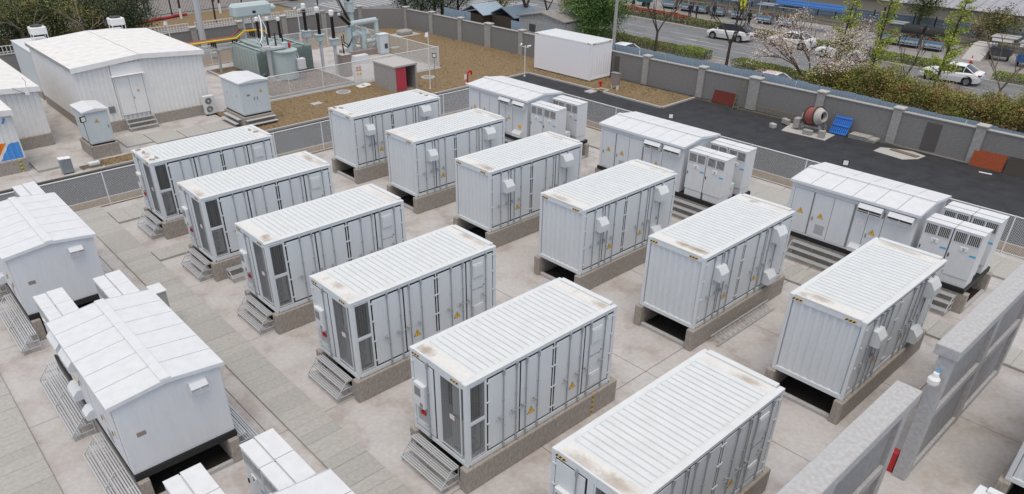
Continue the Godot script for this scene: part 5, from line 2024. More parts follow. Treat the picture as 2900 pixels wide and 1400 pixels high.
func roadside() -> void:
	var mb := MB.new()
	var o: Node3D
	var c := thing("storage_container", "plain white shipping container on the lawn in front of the wall", "container", Vector3(37.45, 0.12, -32.9))
	mb = MB.new()
	mb.bx(0.03, 2.57, 0.16, 2.86, 0.04, 6.47)
	part(mb, "shell", M.building_white, c)
	mb = MB.new()
	mb.bx(0.001, 0.03, 0.17, 2.8, 0.15, 6.38)
	part(mb, "side_panel", mat("container_white", Color(0.925, 0.925, 0.945), 0.5), c)
	mb = MB.new()
	corrugated(mb, Vector3(0.14, 0.17, 6.535), Vector3(1, 0, 0), Vector3.UP, 2.32, 2.6, 0.29, 0.035)
	part(mb, "end_wall", M.container_white, c)
	mb = MB.new()
	for x in [-0.004, 2.465]:
		for z in [0.0, 6.43]:
			mb.bev(x, x + 0.14, 0.0, 2.94, z, z + 0.13, 0.012)
	for y in [[0.01, 0.16], [2.82, 2.93]]:
		mb.bev(-0.002, 0.09, y[0], y[1], 0.131, 6.429, 0.01)
		mb.bev(0.137, 2.464, y[0], y[1], 6.47, 6.558, 0.01)
	part(mb, "frame", M.container_white, c)
	mb = MB.new()
	mb.bev(0.02, 2.58, 2.90, 2.95, 0.02, 6.54, 0.01)
	part(mb, "roof", M.roof_white, c)
	for z in [0.14, 6.06]:
		inst(tape_mesh(0.36, 0.06), "hazard_tape", M.print, c, Vector3(-0.006, 2.86, z), Vector3(0, -PI / 2, 0))
	inst(tape_mesh(0.36, 0.06), "hazard_tape", M.print, c, Vector3(0.12, 2.86, 6.562))
	inst(tape_mesh(0.36, 0.06), "hazard_tape", M.print, c, Vector3(2.1, 2.86, 6.562))
	for x in [0.05, 2.3]:
		for z in [0.05, 6.2]:
			mb = MB.new()
			mb.bev(x, x + 0.25, -0.1, 0.0, z, z + 0.3, 0.01)
			part(mb, "block", M.pillar_grey, c)
	o = thing("meter_cabinet", "small grey cabinet on two legs beside the white container", "cabinet", Vector3(37.0, 0.05, -23.75))
	mb = MB.new()
	mb.bev(0.0, 0.35, 0.4, 1.25, 0.0, 0.7, 0.012)
	part(mb, "case", M.brown_cabinet, o)
	mb = MB.new()
	mb.bev(-0.03, 0.38, 1.252, 1.29, -0.03, 0.73, 0.008)
	part(mb, "lid", M.mid_grey, o)
	for z in [0.06, 0.58]:
		mb = MB.new()
		mb.bx(0.05, 0.3, 0.0, 0.399, z, z + 0.07)
		part(mb, "leg", M.white_paint, o)
	# hydrants
	o = thing("fire_hydrant", "red hooked hydrant pipe with a white tag at the left of the far skid", "hydrant", Vector3(29.5, 0.05, -32.6))
	mb = MB.new()
	mb.path([Vector3(0, 0, 0), Vector3(0, 0.75, 0), Vector3(0.06, 0.93, 0), Vector3(0.2, 1.02, 0), Vector3(0.36, 0.98, 0), Vector3(0.42, 0.85, 0), Vector3(0.42, 0.7, 0)], 0.085, 10)
	part(mb, "pipe", M.red, o)
	mb = MB.new()
	mb.bx(-0.36, -0.06, 0.4, 0.8, 0.0, 0.015)
	part(mb, "tag", M.white, o)
	mb = MB.new()
	mb.lathe(Vector3.ZERO, Vector3.UP, [Vector2(0, 0.2), Vector2(0.1, 0.18), Vector2(0.1, 0.08)], 12)
	part(mb, "base", M.white, o)
	o = thing("fire_hydrant", "small red ground hydrant in front of the grey cabinet", "hydrant", Vector3(37.0, 0.05, -24.75))
	mb = MB.new()
	mb.lathe(Vector3.ZERO, Vector3.UP, [Vector2(0, 0.14), Vector2(0.05, 0.14), Vector2(0.06, 0.08), Vector2(0.34, 0.08), Vector2(0.4, 0.13), Vector2(0.46, 0.06), Vector2(0.46, 0)], 12)
	part(mb, "body", M.red, o)
	for s in [-1.0, 1.0]:
		mb = MB.new()
		mb.lathe(Vector3(0, 0.27, 0), Vector3(0, 0, s), [Vector2(0.05, 0.055), Vector2(0.2, 0.055), Vector2(0.2, 0)], 10)
		part(mb, "outlet", M.red, o)
	# boards and ladders against the wall
	mat("red_board", Color(0.45, 0.17, 0.14), 0.8)
	worn(M.red_board, noise(0.03, grey(0.7), grey(1.0), 51, 4), 0.8)
	mat("orange_board", Color(0.62, 0.29, 0.15), 0.8)
	worn(M.orange_board, noise(0.03, grey(0.75), grey(1.0), 52, 4), 0.9, null, 1.0, 3.0)
	mat("dark_board", Color(0.24, 0.225, 0.21), 0.8)
	for q in [["red_board", -16.2, 1.85, 0.92, "weathered dark red board leaning on the wall left of the ladder"], ["orange_board", 2.0, 1.75, 0.95, "rust-orange board leaning on the wall near the right edge"], ["dark_board", 3.85, 1.7, 0.98, "dark board leaning on the wall at the right edge"]]:
		mb = MB.new()
		mb.bev(-0.02, 0.02, 0.0, q[3], 0.0, q[2], 0.004)
		var bx: float = 40.45 if q[1] < -10.0 else 40.45 - (q[1] + 11.0) * 0.03
		o = single(mb, "leaning_board", M[q[0]], q[4], "board", Vector3(bx - 0.5, 0.0, q[1]), "boards leaning on the street wall")
		o.rotation.z = -0.33
	o = thing("ladder", "wooden ladder standing against the wall beside the wide pillar", "ladder", Vector3(39.5, 0.0, -13.85))
	o.rotation.z = -0.24
	for z in [-0.22, 0.22]:
		mb = MB.new()
		mb.bx(-0.03, 0.03, 0.0, 2.1, z - 0.025, z + 0.025)
		part(mb, "stile", M.pale_bark, o)
	for k in 7:
		mb = MB.new()
		mb.tube(Vector3(0, 0.2 + k * 0.28, -0.2), Vector3(0, 0.2 + k * 0.28, 0.2), 0.02, 0.02, 6)
		part(mb, "rung", M.pale_bark, o)
	o = thing("ladder", "wooden ladder lying on its side at the foot of the wall", "ladder", Vector3(39.75, 0.0, -12.6))
	for y in [0.04, 0.5]:
		mb = MB.new()
		mb.X = Transform3D(Basis(Vector3(0, 0, 1), -0.2), Vector3.ZERO)
		mb.bx(-0.03, 0.03, y - 0.03, y + 0.03, 0.0, 3.4)
		part(mb, "stile", M.pale_bark, o)
	for k in 10:
		mb = MB.new()
		mb.X = Transform3D(Basis(Vector3(0, 0, 1), -0.2), Vector3.ZERO)
		mb.tube(Vector3(0, 0.06, 0.2 + k * 0.33), Vector3(0, 0.48, 0.2 + k * 0.33), 0.018, 0.018, 6)
		part(mb, "rung", M.pale_bark, o)
	# mixer on its slab
	mb = MB.new()
	mb.prism(PackedVector2Array([Vector2(37.3, -8.9), Vector2(37.4, -5.9), Vector2(39.0, -6.0), Vector2(39.3, -9.3)]), Vector3(0, 0.045, 0), Vector3.RIGHT, Vector3.BACK, 0.04)
	single(mb, "mortar_slab", M.kerb, "pale mortar-stained slab under the concrete mixer", "slab")
	var mx := thing("concrete_mixer", "pink and grey drum concrete mixer on a steel frame by the wall", "mixer", Vector3(38.7, 0.05, -7.45))
	var ax := Vector3(-0.25, 0.25, 1.0).normalized()
	mb = MB.new()
	var cc := Vector3(0, 0.95, -0.05)
	mb.lathe(cc, ax, [Vector2(-0.36, 0.6), Vector2(0.36, 0.6)], 24)
	mat("mixer_pink", Color(0.64, 0.36, 0.34), 0.7)
	worn(M.mixer_pink, noise(0.03, grey(0.75), grey(1.0), 53, 4), 0.7)
	var dr := part(mb, "drum", M.mixer_pink, mx)
	mb = MB.new()
	mb.lathe(cc, ax, [Vector2(0.36, 0.6), Vector2(0.75, 0.36), Vector2(0.75, 0.30), Vector2(0.45, 0.28)], 24)
	part(mb, "front_cone", M.kerb, dr)
	mb = MB.new()
	mb.lathe(cc, ax, [Vector2(-0.85, 0), Vector2(-0.82, 0.3), Vector2(-0.36, 0.6)], 24)
	part(mb, "rear_cone", M.kerb, dr)
	mb = MB.new()
	mb.lathe(cc, ax, [Vector2(0.46, 0.0), Vector2(0.46, 0.29)], 20)
	part(mb, "mouth", M.black, dr)
	mb = MB.new()
	for s in [-0.36, 0.36]:
		mb.lathe(cc, ax, [Vector2(s - 0.05, 0.6), Vector2(s - 0.05, 0.66), Vector2(s + 0.05, 0.66), Vector2(s + 0.05, 0.6)], 24)
	part(mb, "ring", M.bark, dr)
	for q in [[-0.4, -0.75], [0.35, -0.75], [-0.45, 0.7], [0.35, 0.7]]:
		mb = MB.new()
		mb.tube(Vector3(q[0], 0.0, q[1]), Vector3(q[0] * 0.9, 0.55, q[1] * 0.85), 0.05, 0.05, 8)
		part(mb, "leg", M.mid_grey, mx)
	mb = MB.new()
	mb.bx(-0.45, -0.35, 0.3, 0.42, -0.8, 0.75)
	mb.bx(0.3, 0.4, 0.3, 0.42, -0.8, 0.75)
	mb.bx(-0.45, 0.4, 0.43, 0.52, -0.6, -0.5)
	mb.bx(-0.45, 0.4, 0.43, 0.52, 0.5, 0.6)
	part(mb, "frame", M.mid_grey, mx)
	mb = MB.new()
	mb.bev(-0.6, -0.1, 0.1, 0.75, -1.15, -0.75, 0.03)
	part(mb, "motor_case", M.pillar_grey, mx)
	var bk := [[-0.95, 0.15, 0.62, 0.3, "grey block lying in front of the mixer"], [-0.9, 1.1, 0.4, 0.45, "upright grey block at the right of the mixer"], [0.1, -2.0, 0.6, 0.35, "grey block at the far left of the mixer slab"], [-1.25, -2.2, 0.45, 0.3, "pale block off the left corner of the mixer slab"]]
	for q in bk:
		mb = MB.new()
		mb.bev(-0.16, 0.16, 0.0, q[3], -q[2] / 2, q[2] / 2, 0.03)
		single(mb, "concrete_block", M.pillar_grey if q[0] > -1.0 else M.kerb, q[4], "block", Vector3(38.7 + q[0], 0.05 if q[0] > -1.0 else 0.004, -7.45 + q[1]), "loose concrete blocks by the mixer", 0.2 * q[1])
	# blue plastic pallet leaning on the wall
	mat("pallet_blue", Color(0.10, 0.42, 0.78), 0.5)
	var pa := thing("plastic_pallet", "bright blue plastic pallet leaning on the wall", "pallet", Vector3(39.35, 0.0, -6.6))
	pa.rotation.z = -0.55
	for k in 9:
		mb = MB.new()
		mb.bev(-0.02, 0.02, 0.0, 1.2, k * 0.135, k * 0.135 + 0.085, 0.006)
		part(mb, "slat", M.pallet_blue, pa)
	for y in [0.0, 0.53, 1.06]:
		mb = MB.new()
		mb.bev(-0.075, -0.021, y, y + 0.14, 0.0, 1.165, 0.01)
		part(mb, "runner", M.pallet_blue, pa)
	for y in [0.28, 0.8]:
		mb = MB.new()
		mb.bev(0.021, 0.05, y, y + 0.08, 0.0, 1.165, 0.008)
		part(mb, "bearer", M.pallet_blue, pa)
	var stk := thing("panel_stack", "stack of flat grey panels on the ground by the wall", "stack", Vector3(39.2, 0.004, -5.2))
	for k in 5:
		mb = MB.new()
		var j := rng.randf_range(-0.05, 0.05)
		mb.bev(0.0 + j, 0.75 + j, k * 0.055, k * 0.055 + 0.048, 0.0 - j, 1.75 - j - (0.5 if k == 4 else 0.0), 0.006)
		part(mb, "panel", M.pillar_grey, stk)
	# sheets of board and film on the asphalt
	mb = MB.new()
	mb.prism(PackedVector2Array([Vector2(37.8, -2.9), Vector2(37.5, -1.0), Vector2(38.3, -0.4), Vector2(39.2, -0.3), Vector2(39.5, -1.2), Vector2(39.2, -2.2), Vector2(38.8, -2.9)]), Vector3(0, 0.02, 0), Vector3.RIGHT, Vector3.BACK, 0.012)
	var tp := single(mb, "ground_sheet", M.kerb, "crumpled pale sheet lying on the asphalt below the dark wall patch", "sheet")
	mb = MB.new()
	mb.prism(PackedVector2Array([Vector2(38.7, -2.3), Vector2(38.4, -0.6), Vector2(38.8, -0.5), Vector2(39.1, -2.3)]), Vector3(0, 0.06, 0), Vector3.RIGHT, Vector3.BACK, 0.03)
	single(mb, "loose_board", M.pale_bark, "thin brown board lying on the crumpled pale sheet", "board")
	mb = MB.new()
	mb.prism(PackedVector2Array([Vector2(38.6, 2.9), Vector2(38.7, 3.55), Vector2(38.85, 3.5), Vector2(38.75, 2.85)]), Vector3(0, 0.02, 0), Vector3.RIGHT, Vector3.BACK, 0.012)
	single(mb, "foam_scrap", M.white, "small white scrap on the asphalt before the orange board", "scrap")
	# dark patched panels in the wall
	mat("wet_patch", Color(0.40, 0.385, 0.375), 0.9)
	worn(M.wet_patch, noise(0.03, grey(0.75), grey(1.0), 54, 5), 1.2)
	for q in [[-26.2, 0.55, 0.3, 1.75, "dark patched doorway in the wall right of the white container"], [-1.05, 0.9, 0.1, 1.8, "dark patched doorway in the wall above the crumpled sheet"]]:
		mb = MB.new()
		mb.bx(0.0, 0.01, q[2], q[3], 0.0, q[1])
		var px: float = 40.45 if q[0] < -10.0 else 40.45 - (q[0] + 10.5) * 0.03
		single(mb, "wall_patch", M.wet_patch, q[4], "wall patch", Vector3(px - 0.14, 0.0, q[0]))
	# lamp, red box, ladder in the yard
	o = thing("bulkhead_lamp", "white globe lamp with a blue bracket on the end of the fire wall", "lamp", Vector3(9.58, 3.55, 10.36))
	mb = MB.new()
	mb.tube(Vector3(0.06, 0.3, 0.0), Vector3(-0.2, 0.36, 0.0), 0.03, 0.03, 8)
	part(mb, "bracket", M.blue_label, o)
	mb = MB.new()
	mb.lathe(Vector3(-0.22, 0.36, 0), Vector3(0, -1, 0), [Vector2(0, 0), Vector2(0.0, 0.07), Vector2(0.1, 0.09), Vector2(0.18, 0.15), Vector2(0.3, 0.15), Vector2(0.38, 0.1), Vector2(0.42, 0)], 18)
	part(mb, "globe", M.white, o)
	mb = MB.new()
	mb.bev(0.0, 0.26, 0.0, 0.72, 0.0, 0.24, 0.012)
	single(mb, "extinguisher_box", mat("box_red", Color(0.72, 0.13, 0.16), 0.5), "red extinguisher box standing against the fire wall end", "box", Vector3(9.72, 0.0, 9.93))
	o = thing("ladder", "aluminium ladder lying on edge beside the fifth right-row container", "ladder", Vector3(11.6, 0.0, 3.05))
	o.rotation.y = 0.0
	for y in [0.06, 0.48]:
		mb = MB.new()
		mb.X = Transform3D(Basis(Vector3(1, 0, 0), -0.9), Vector3.ZERO)
		mb.tube(Vector3(0, y, 0), Vector3(4.0, y, 0), 0.035, 0.035, 8)
		part(mb, "stile", M.steel, o)
	for k in 12:
		mb = MB.new()
		mb.X = Transform3D(Basis(Vector3(1, 0, 0), -0.9), Vector3.ZERO)
		mb.tube(Vector3(0.25 + k * 0.32, 0.08, 0), Vector3(0.25 + k * 0.32, 0.46, 0), 0.02, 0.02, 6)
		part(mb, "rung", M.steel, o)
	# a cabinet by the walkway, a side stair, and striped earthing straps on two plinths
	o = thing("meter_cabinet", "narrow beige cabinet at the walkway edge behind the foreground skid", "cabinet", Vector3(-3.3, 0.0, -12.3))
	mb = MB.new()
	mb.bev(0.0, 0.42, 0.1, 1.7, 0.0, 0.7, 0.012)
	part(mb, "case", M.filter_grey, o)
	mb = MB.new()
	mb.bev(-0.04, 0.46, 1.702, 1.75, -0.04, 0.74, 0.01)
	part(mb, "lid", M.cabinet_paint, o)
	mb = MB.new()
	mb.bx(0.02, 0.40, 0.0, 0.099, 0.02, 0.68)
	part(mb, "base", M.mid_grey, o)
	var ss := make_stair("side_steps", 0.0, 0.75, "", [[-0.30, -0.02, 0.5], [-0.62, -0.32, 0.25]])
	ss.set_meta("label", "small two-step steel stair at the side of the second left-row container")
	ss.rotation.y = PI / 2
	ss.position = Vector3(0.35, 0, -14.12)
	for q in [[5.15, 2.534, "fifth"], [5.05, 8.084, "sixth"]]:
		mb = MB.new()
		for k in 9:
			mb.col = Color(0.75, 0.42, 0.03) if k % 2 == 0 else Color(0.08, 0.15, 0.05)
			mb.bx(-0.03, 0.03, k * 0.1, (k + 1) * 0.1, 0.0, 0.008)
		single(mb, "ground_strip", M.print, "striped earthing strip on the plinth of the %s left-row container" % q[2], "strip", Vector3(q[0], 0.0, q[1]))
	# bricks lying on roofs
	var spots := [[0.25, -22.0, "at the corner nearest the fence"], [0.32, -21.5, "second from the fence corner"], [0.5, -20.35, "beside the front right corner"], [0.25, -20.2, "on the front right corner"], [5.6, -21.4, "at the far end, nearer the fence"], [5.7, -20.9, "at the far end, nearer the camera"], [10.95, -22.0, "at the near left corner"], [11.2, -21.7, "behind the near left corner"], [16.35, -21.2, "at the far end, nearer the fence"], [16.3, -20.6, "at the far end, nearer the camera"]]
	for i in spots.size():
		var q: Array = spots[i]
		mb = MB.new()
		mb.bev(-0.12, 0.12, 0.0, 0.055, -0.055, 0.055, 0.006)
		single(mb, "brick", M.pillar_grey, "brick on the first %s-row container roof, %s" % ["left" if i < 6 else "right", q[2]], "brick", Vector3(q[0], 3.757, q[1]), "bricks weighing down roofs", rng.randf() * 3.0)

# ---------- plants ----------

func leaf(mb: MB, p: Vector3, s: float, col: Color, flat := 0.0) -> void:
	# one leaf or small spray: a bent quad, turned at random
	var a := rng.randf() * TAU
	var e := rng.randf_range(-1.0, 1.0) * (1.0 - flat)
	var u := Vector3(cos(a), e, sin(a)).normalized()
	var w := u.cross(Vector3(rng.randf_range(-1, 1), rng.randf_range(0.2, 1.0), rng.randf_range(-1, 1))).normalized()
	var n := u.cross(w).normalized()
	u *= s
	w *= s * 0.42
	var q := [p - u, p + w + n * s * -0.12, p + u, p - u, p + u, p - w + n * s * -0.12]
	for k in 6:
		mb.v.push_back(q[k])
		mb.n.push_back(n)
		mb.c.push_back(col)
		mb.t.push_back(Vector2.ZERO)

func pick(cols: Array) -> Color:
	var c: Color = cols[rng.randi() % cols.size()]
	var k := rng.randf_range(0.75, 1.25)
	return Color(c.r * k, c.g * k, c.b * k)

func leaf_blob(mb: MB, o: Vector3, r: Vector3, clumps: int, each: int, s: float, cols: Array, spread := 0.28) -> void:
	# clumps of leaves spread through an uneven ellipsoid, more of them near its skin
	for i in clumps:
		var d := Vector3(rng.randfn(), rng.randfn(), rng.randfn()).normalized()
		var f := pow(rng.randf(), 0.45) * rng.randf_range(0.85, 1.12)
		var c := o + d * f * r
		if c.y < 0.15:
			c.y = 0.15 + rng.randf() * 0.3
		var base := pick(cols)
		for k in each:
			var p := c + Vector3(rng.randfn(), rng.randfn() * 0.8, rng.randfn()) * spread * minf(minf(r.x, r.y), minf(r.z, 2.0)) * 0.8
			var t := rng.randf_range(0.82, 1.18)
			leaf(mb, p, s * rng.randf_range(0.6, 1.3), Color(base.r * t, base.g * t, base.b * t))

func limbs(mb: MB, tips: Array, p: Vector3, d: Vector3, l: float, r: float, depth: int, fork := 2.6, droop := 0.0, spread := 0.55) -> void:
	var q := p + d * l
	mb.tube(p, q, r, r * 0.68, 6 if r > 0.03 else 4, false)
	if depth == 0:
		tips.append(q)
		return
	tips.append(p.lerp(q, 0.6))
	var n := int(fork) + (1 if rng.randf() < fork - int(fork) else 0)
	for k in n:
		var e := (d + Vector3(rng.randf_range(-1, 1), rng.randf_range(-0.5, 0.8) - droop, rng.randf_range(-1, 1)) * spread).normalized()
		limbs(mb, tips, q if k < 2 else p.lerp(q, rng.randf_range(0.5, 0.9)), e, l * rng.randf_range(0.62, 0.88), r * 0.64, depth - 1, fork, droop, spread)

func bare_tree(label: String, at: Vector3, h: float, r: float, depth: int, bark: Material, white_foot := false) -> Node3D:
	var t := thing("bare_tree", label, "tree", at)
	var mb := MB.new()
	var tips := []
	mb.tube(Vector3(0, -0.1, 0), Vector3(0.05, h * 0.35, 0.03), r, r * 0.8, 8, false)
	part(mb, "trunk", bark, t)
	mb = MB.new()
	for k in 3:
		var a := TAU * k / 3.0 + rng.randf()
		limbs(mb, tips, Vector3(0.05, h * 0.34, 0.03), Vector3(cos(a) * 0.55, 1.0, sin(a) * 0.55).normalized(), h * 0.24, r * 0.62, depth, 2.3)
	part(mb, "branches", bark, t)
	if white_foot:
		mb = MB.new()
		mb.tube(Vector3(0, -0.05, 0), Vector3(0.02, 1.15, 0.01), r + 0.012, r * 0.92 + 0.012, 8, false)
		part(mb, "limewash", M.white, t)
	return t

func leafy_tree(called: String, label: String, at: Vector3, h: float, r: Vector3, clumps: int, each: int, s: float, cols: Array, bark: Material, group := "") -> Node3D:
	var t := thing(called, label, "tree", at, 0.0, group)
	var mb := MB.new()
	var tips := []
	mb.tube(Vector3(0, -0.1, 0), Vector3(0, h * 0.45, 0), 0.035 * h, 0.024 * h, 8, false)
	for k in 4:
		var a := TAU * k / 4.0 + rng.randf()
		limbs(mb, tips, Vector3(0, h * 0.3 + k * 0.08 * h, 0), Vector3(cos(a), 0.9, sin(a)).normalized(), h * 0.22, 0.014 * h, 2, 2.2)
	part(mb, "trunk", bark, t)
	mb = MB.new()
	leaf_blob(mb, Vector3(0, h - r.y, 0), r, clumps, each, s, cols)
	part(mb, "crown", M.leaf, t)
	return t

func hedge(label: String, a: Vector3, b: Vector3, w: float, h: float, cols: Array, density: float, s := 0.07, top: Array = []) -> void:
	var t := thing("hedge", label, "hedge", a)
	var d := b - a
	var l := d.length()
	var u := d.normalized()
	var n := Vector3(-u.z, 0, u.x)
	# woody core, then leaves through and over it
	var mb := MB.new()
	mb.X = Transform3D(Basis(u, Vector3.UP, n), Vector3.ZERO)
	var k := 0.0
	while k < l:
		for q in 3:
			mb.tube(Vector3(k + rng.randf() * 0.3, 0, rng.randf_range(-0.3, 0.3) * w), Vector3(k + rng.randf() * 0.4, h * 0.85, rng.randf_range(-0.42, 0.42) * w), 0.02, 0.008, 4, false)
		k += 0.4
	part(mb, "stems", M.bark, t)
	mb = MB.new()
	var f := FastNoiseLite.new()
	f.seed = int(l * 10.0)
	f.frequency = 0.5
	for i in int(l * density):
		var x := rng.randf() * l
		var hh := h * (1.0 + 0.16 * f.get_noise_2d(x * 2.0, 0.0))
		var ww := w * (1.0 + 0.2 * f.get_noise_2d(x * 2.0, 50.0))
		var y: float
		var z: float
		if rng.randf() < 0.5:
			y = hh * (1.0 - 0.18 * rng.randf() * rng.randf())
			z = rng.randf_range(-0.5, 0.5) * ww
		else:
			y = rng.randf() * hh
			z = (0.5 - 0.14 * rng.randf() * rng.randf()) * ww * (1.0 if rng.randf() < 0.5 else -1.0)
		var c := pick(top if top and y > h * 0.72 and rng.randf() < 0.85 else cols)
		leaf(mb, u * x + Vector3(0, y, 0) + n * z, s * rng.randf_range(0.6, 1.4), c)
	part(mb, "foliage", M.leaf, t)

func shrub(label: String, at: Vector3, r: Vector3, clumps: int, each: int, s: float, cols: Array) -> void:
	var t := thing("shrub", label, "shrub", at, 0.0, "tall shrubs between the hoarding and the street")
	var mb := MB.new()
	for k in 7:
		var a := rng.randf() * TAU
		mb.tube(Vector3(cos(a) * 0.15, 0, sin(a) * 0.15), Vector3(cos(a) * r.x * 0.6, r.y * 1.5, sin(a) * r.z * 0.6), 0.04, 0.012, 5, false)
	part(mb, "stems", M.bark, t)
	mb = MB.new()
	leaf_blob(mb, Vector3(0, r.y, 0), r, clumps, each, s, cols, 0.25)
	part(mb, "foliage", M.leaf, t)

func larch(label: String, at: Vector3, h: float, lean: Vector3) -> void:
	var t := thing("larch", label, "tree", at, 0.0, "young larches along the street")
	var mb := MB.new()
	var g := MB.new()
	var cols := [Color(0.36, 0.43, 0.05), Color(0.45, 0.50, 0.07), Color(0.29, 0.37, 0.05)]
	mb.tube(Vector3(0, -0.1, 0), lean * h + Vector3(0, h, 0), 0.11, 0.025, 7, false)
	part(mb, "trunk", M.bark, t)
	mb = MB.new()
	var y := h * 0.24
	while y < h * 0.98:
		var a := rng.randf() * TAU
		var l := lerpf(1.7, 0.35, (y / h - 0.2) / 0.8) * rng.randf_range(0.6, 1.15)
		var p := lean * y + Vector3(0, y, 0)
		var d := Vector3(cos(a), rng.randf_range(0.25, 0.7), sin(a)).normalized()
		var q := p + d * l
		mb.tube(p, q, 0.022, 0.008, 4, false)
		var k := 0.15
		while k < l:
			var c := p + d * k
			var e := (d + Vector3(rng.randf_range(-1, 1), rng.randf_range(-0.6, 0.6), rng.randf_range(-1, 1))).normalized() * rng.randf_range(0.12, 0.4)
			mb.tube(c, c + e, 0.008, 0.004, 3, false)
			for i in 8:
				leaf(g, c + e * rng.randf() + Vector3(rng.randfn(), rng.randfn(), rng.randfn()) * 0.06, rng.randf_range(0.04, 0.085), pick(cols))
			k += 0.085
		y += rng.randf_range(0.05, 0.13)
	part(mb, "branches", M.bark, t)
	part(g, "needles", M.leaf, t)

func cherry(at: Vector3) -> void:
	var t := thing("cherry_tree", "wide cherry tree in pale pink blossom leaning over the hoarding", "tree", at)
	var mb := MB.new()
	var g := MB.new()
	var tips := []
	for k in 7:
		var a := TAU * k / 7.0 + rng.randf() * 0.6
		limbs(mb, tips, Vector3(cos(a) * 0.12, 0, sin(a) * 0.12), Vector3(cos(a) * 0.75, 1.0, sin(a) * 1.15).normalized(), rng.randf_range(1.6, 2.2), 0.085, 4, 2.3, 0.08, 0.6)
	part(mb, "branches", M.bark, t)
	var cols := [Color(0.64, 0.55, 0.50), Color(0.70, 0.62, 0.57), Color(0.56, 0.45, 0.38), Color(0.42, 0.31, 0.23), Color(0.76, 0.69, 0.65)]
	for p in tips:
		if p.y < 1.2:
			continue
		for i in 30:
			leaf(g, p + Vector3(rng.randfn(), rng.randfn() * 0.8, rng.randfn()) * 0.30, rng.randf_range(0.04, 0.085), pick(cols))
	part(g, "blossom", M.leaf, t)

# ---------- street ----------

func S(x: float, z: float) -> float:
	return x - 0.055 * (z + 20.0)

func band(called: String, m: Material, x0: float, x1: float, z0: float, z1: float, y: float) -> void:
	var mb := MB.new()
	var d := 0.04
	var a := Vector3(S(x0, z0), y, z0)
	var b := Vector3(S(x1, z0), y, z0)
	var c := Vector3(S(x1, z1), y, z1)
	var e := Vector3(S(x0, z1), y, z1)
	var dn := Vector3(0, -d, 0)
	mb.quad(e, c, b, a)
	mb.quad(a, b, b + dn, a + dn); mb.quad(c, e, e + dn, c + dn)
	mb.quad(b, c, c + dn, b + dn); mb.quad(e, a, a + dn, e + dn)
	struct(mb, called, m)

func streets() -> void:
	band("pavement", M.paving, 41.0, 52.9, -60.5, 40, 0.0)
	band("street", M.road, 53.0, 63.2, -180, 40, -0.004)
	band("pavement", M.paving, 63.35, 76.0, -60, 40, 0.1)
	sheet("street", M.road, -60, 53.5, -72.5, -61.0, -0.006)
	sheet("street", M.road, 38, 120, -82, -60.6, -0.010)
	sheet("grass_strip", M.lawn, -60, 37, -81.5, -73.2, 0.06)
	sheet("pavement", M.paving, -60, 46, -140, -81.6, 0.03)
	band("grass_bank", M.earth, 76.1, 120, -60, 40, 0.12)
	var k := structroot("kerb")
	for z in range(-58, 20, 4):
		var a := Vector3(S(63.28, z), 0, z)
		var b := Vector3(S(63.28, z + 4), 0, z + 4)
		kerb(k, a, b, 0.14, 0.13)
		kerb(k, Vector3(S(52.95, z), 0, z), Vector3(S(52.95, z + 4), 0, z + 4), 0.12, 0.08)
	kerb(k, Vector3(-40, 0, -72.9), Vector3(36, 0, -72.9), 0.2, 0.12)
	# painted lines
	var ln := structroot("road_marking")
	var strip := func(x: float, w: float, z0: float, z1: float):
		var mb := MB.new()
		mb.quad(Vector3(S(x - w, z1), 0.002, z1), Vector3(S(x + w, z1), 0.002, z1), Vector3(S(x + w, z0), 0.002, z0), Vector3(S(x - w, z0), 0.002, z0))
		part(mb, "painted_line", M.road_paint, ln)
	strip.call(56.55, 0.07, -55, -21.5)
	for i in 5:
		strip.call(59.75, 0.07, -58 + i * 7.6, -52.5 + i * 7.6)
	for i in 6:
		strip.call(53.25, 0.06, -25 + i * 5, -22.6 + i * 5)
		strip.call(56.55, 0.07, -17 + i * 6, -13.5 + i * 6)
		strip.call(59.75, 0.07, -17 + i * 6, -13.5 + i * 6)
	for q in [[58.1, -27.0], [61.2, -24.5]]:
		var mb := MB.new()
		var z: float = q[1]
		var x := S(q[0], z)
		mb.prism(PackedVector2Array([Vector2(x - 0.08, z), Vector2(x + 0.08, z), Vector2(x + 0.2, z - 3.6), Vector2(x + 0.5, z - 3.6), Vector2(x + 0.25, z - 5.6), Vector2(x - 0.05, z - 3.6), Vector2(x + 0.05, z - 3.6)]), Vector3(0, 0.003, 0), Vector3.RIGHT, Vector3.BACK, 0.003)
		part(mb, "painted_arrow", M.road_paint, ln)
	# zebra crossing at the junction
	for i in 12:
		var mb := MB.new()
		mb.bx(41.5 + i * 0.95, 42.0 + i * 0.95, -0.006, 0.0, -78.5, -71.5)
		part(mb, "crossing_bar", M.road_paint, ln)
	for i in 9:
		var mb := MB.new()
		mb.bx(53.5, 63.0, -0.003, 0.003, -66.0 + i * 0.95, -65.5 + i * 0.95)
		part(mb, "crossing_bar", M.road_paint, ln)

func loft(mb: MB, st: Array) -> void:
	# st: rings of points (same count), joined in order with smooth sides
	var n: int = st[0].size()
	for i in st.size() - 1:
		for j in n - 1:
			mb.quad(st[i][j], st[i + 1][j], st[i + 1][j + 1], st[i][j + 1])

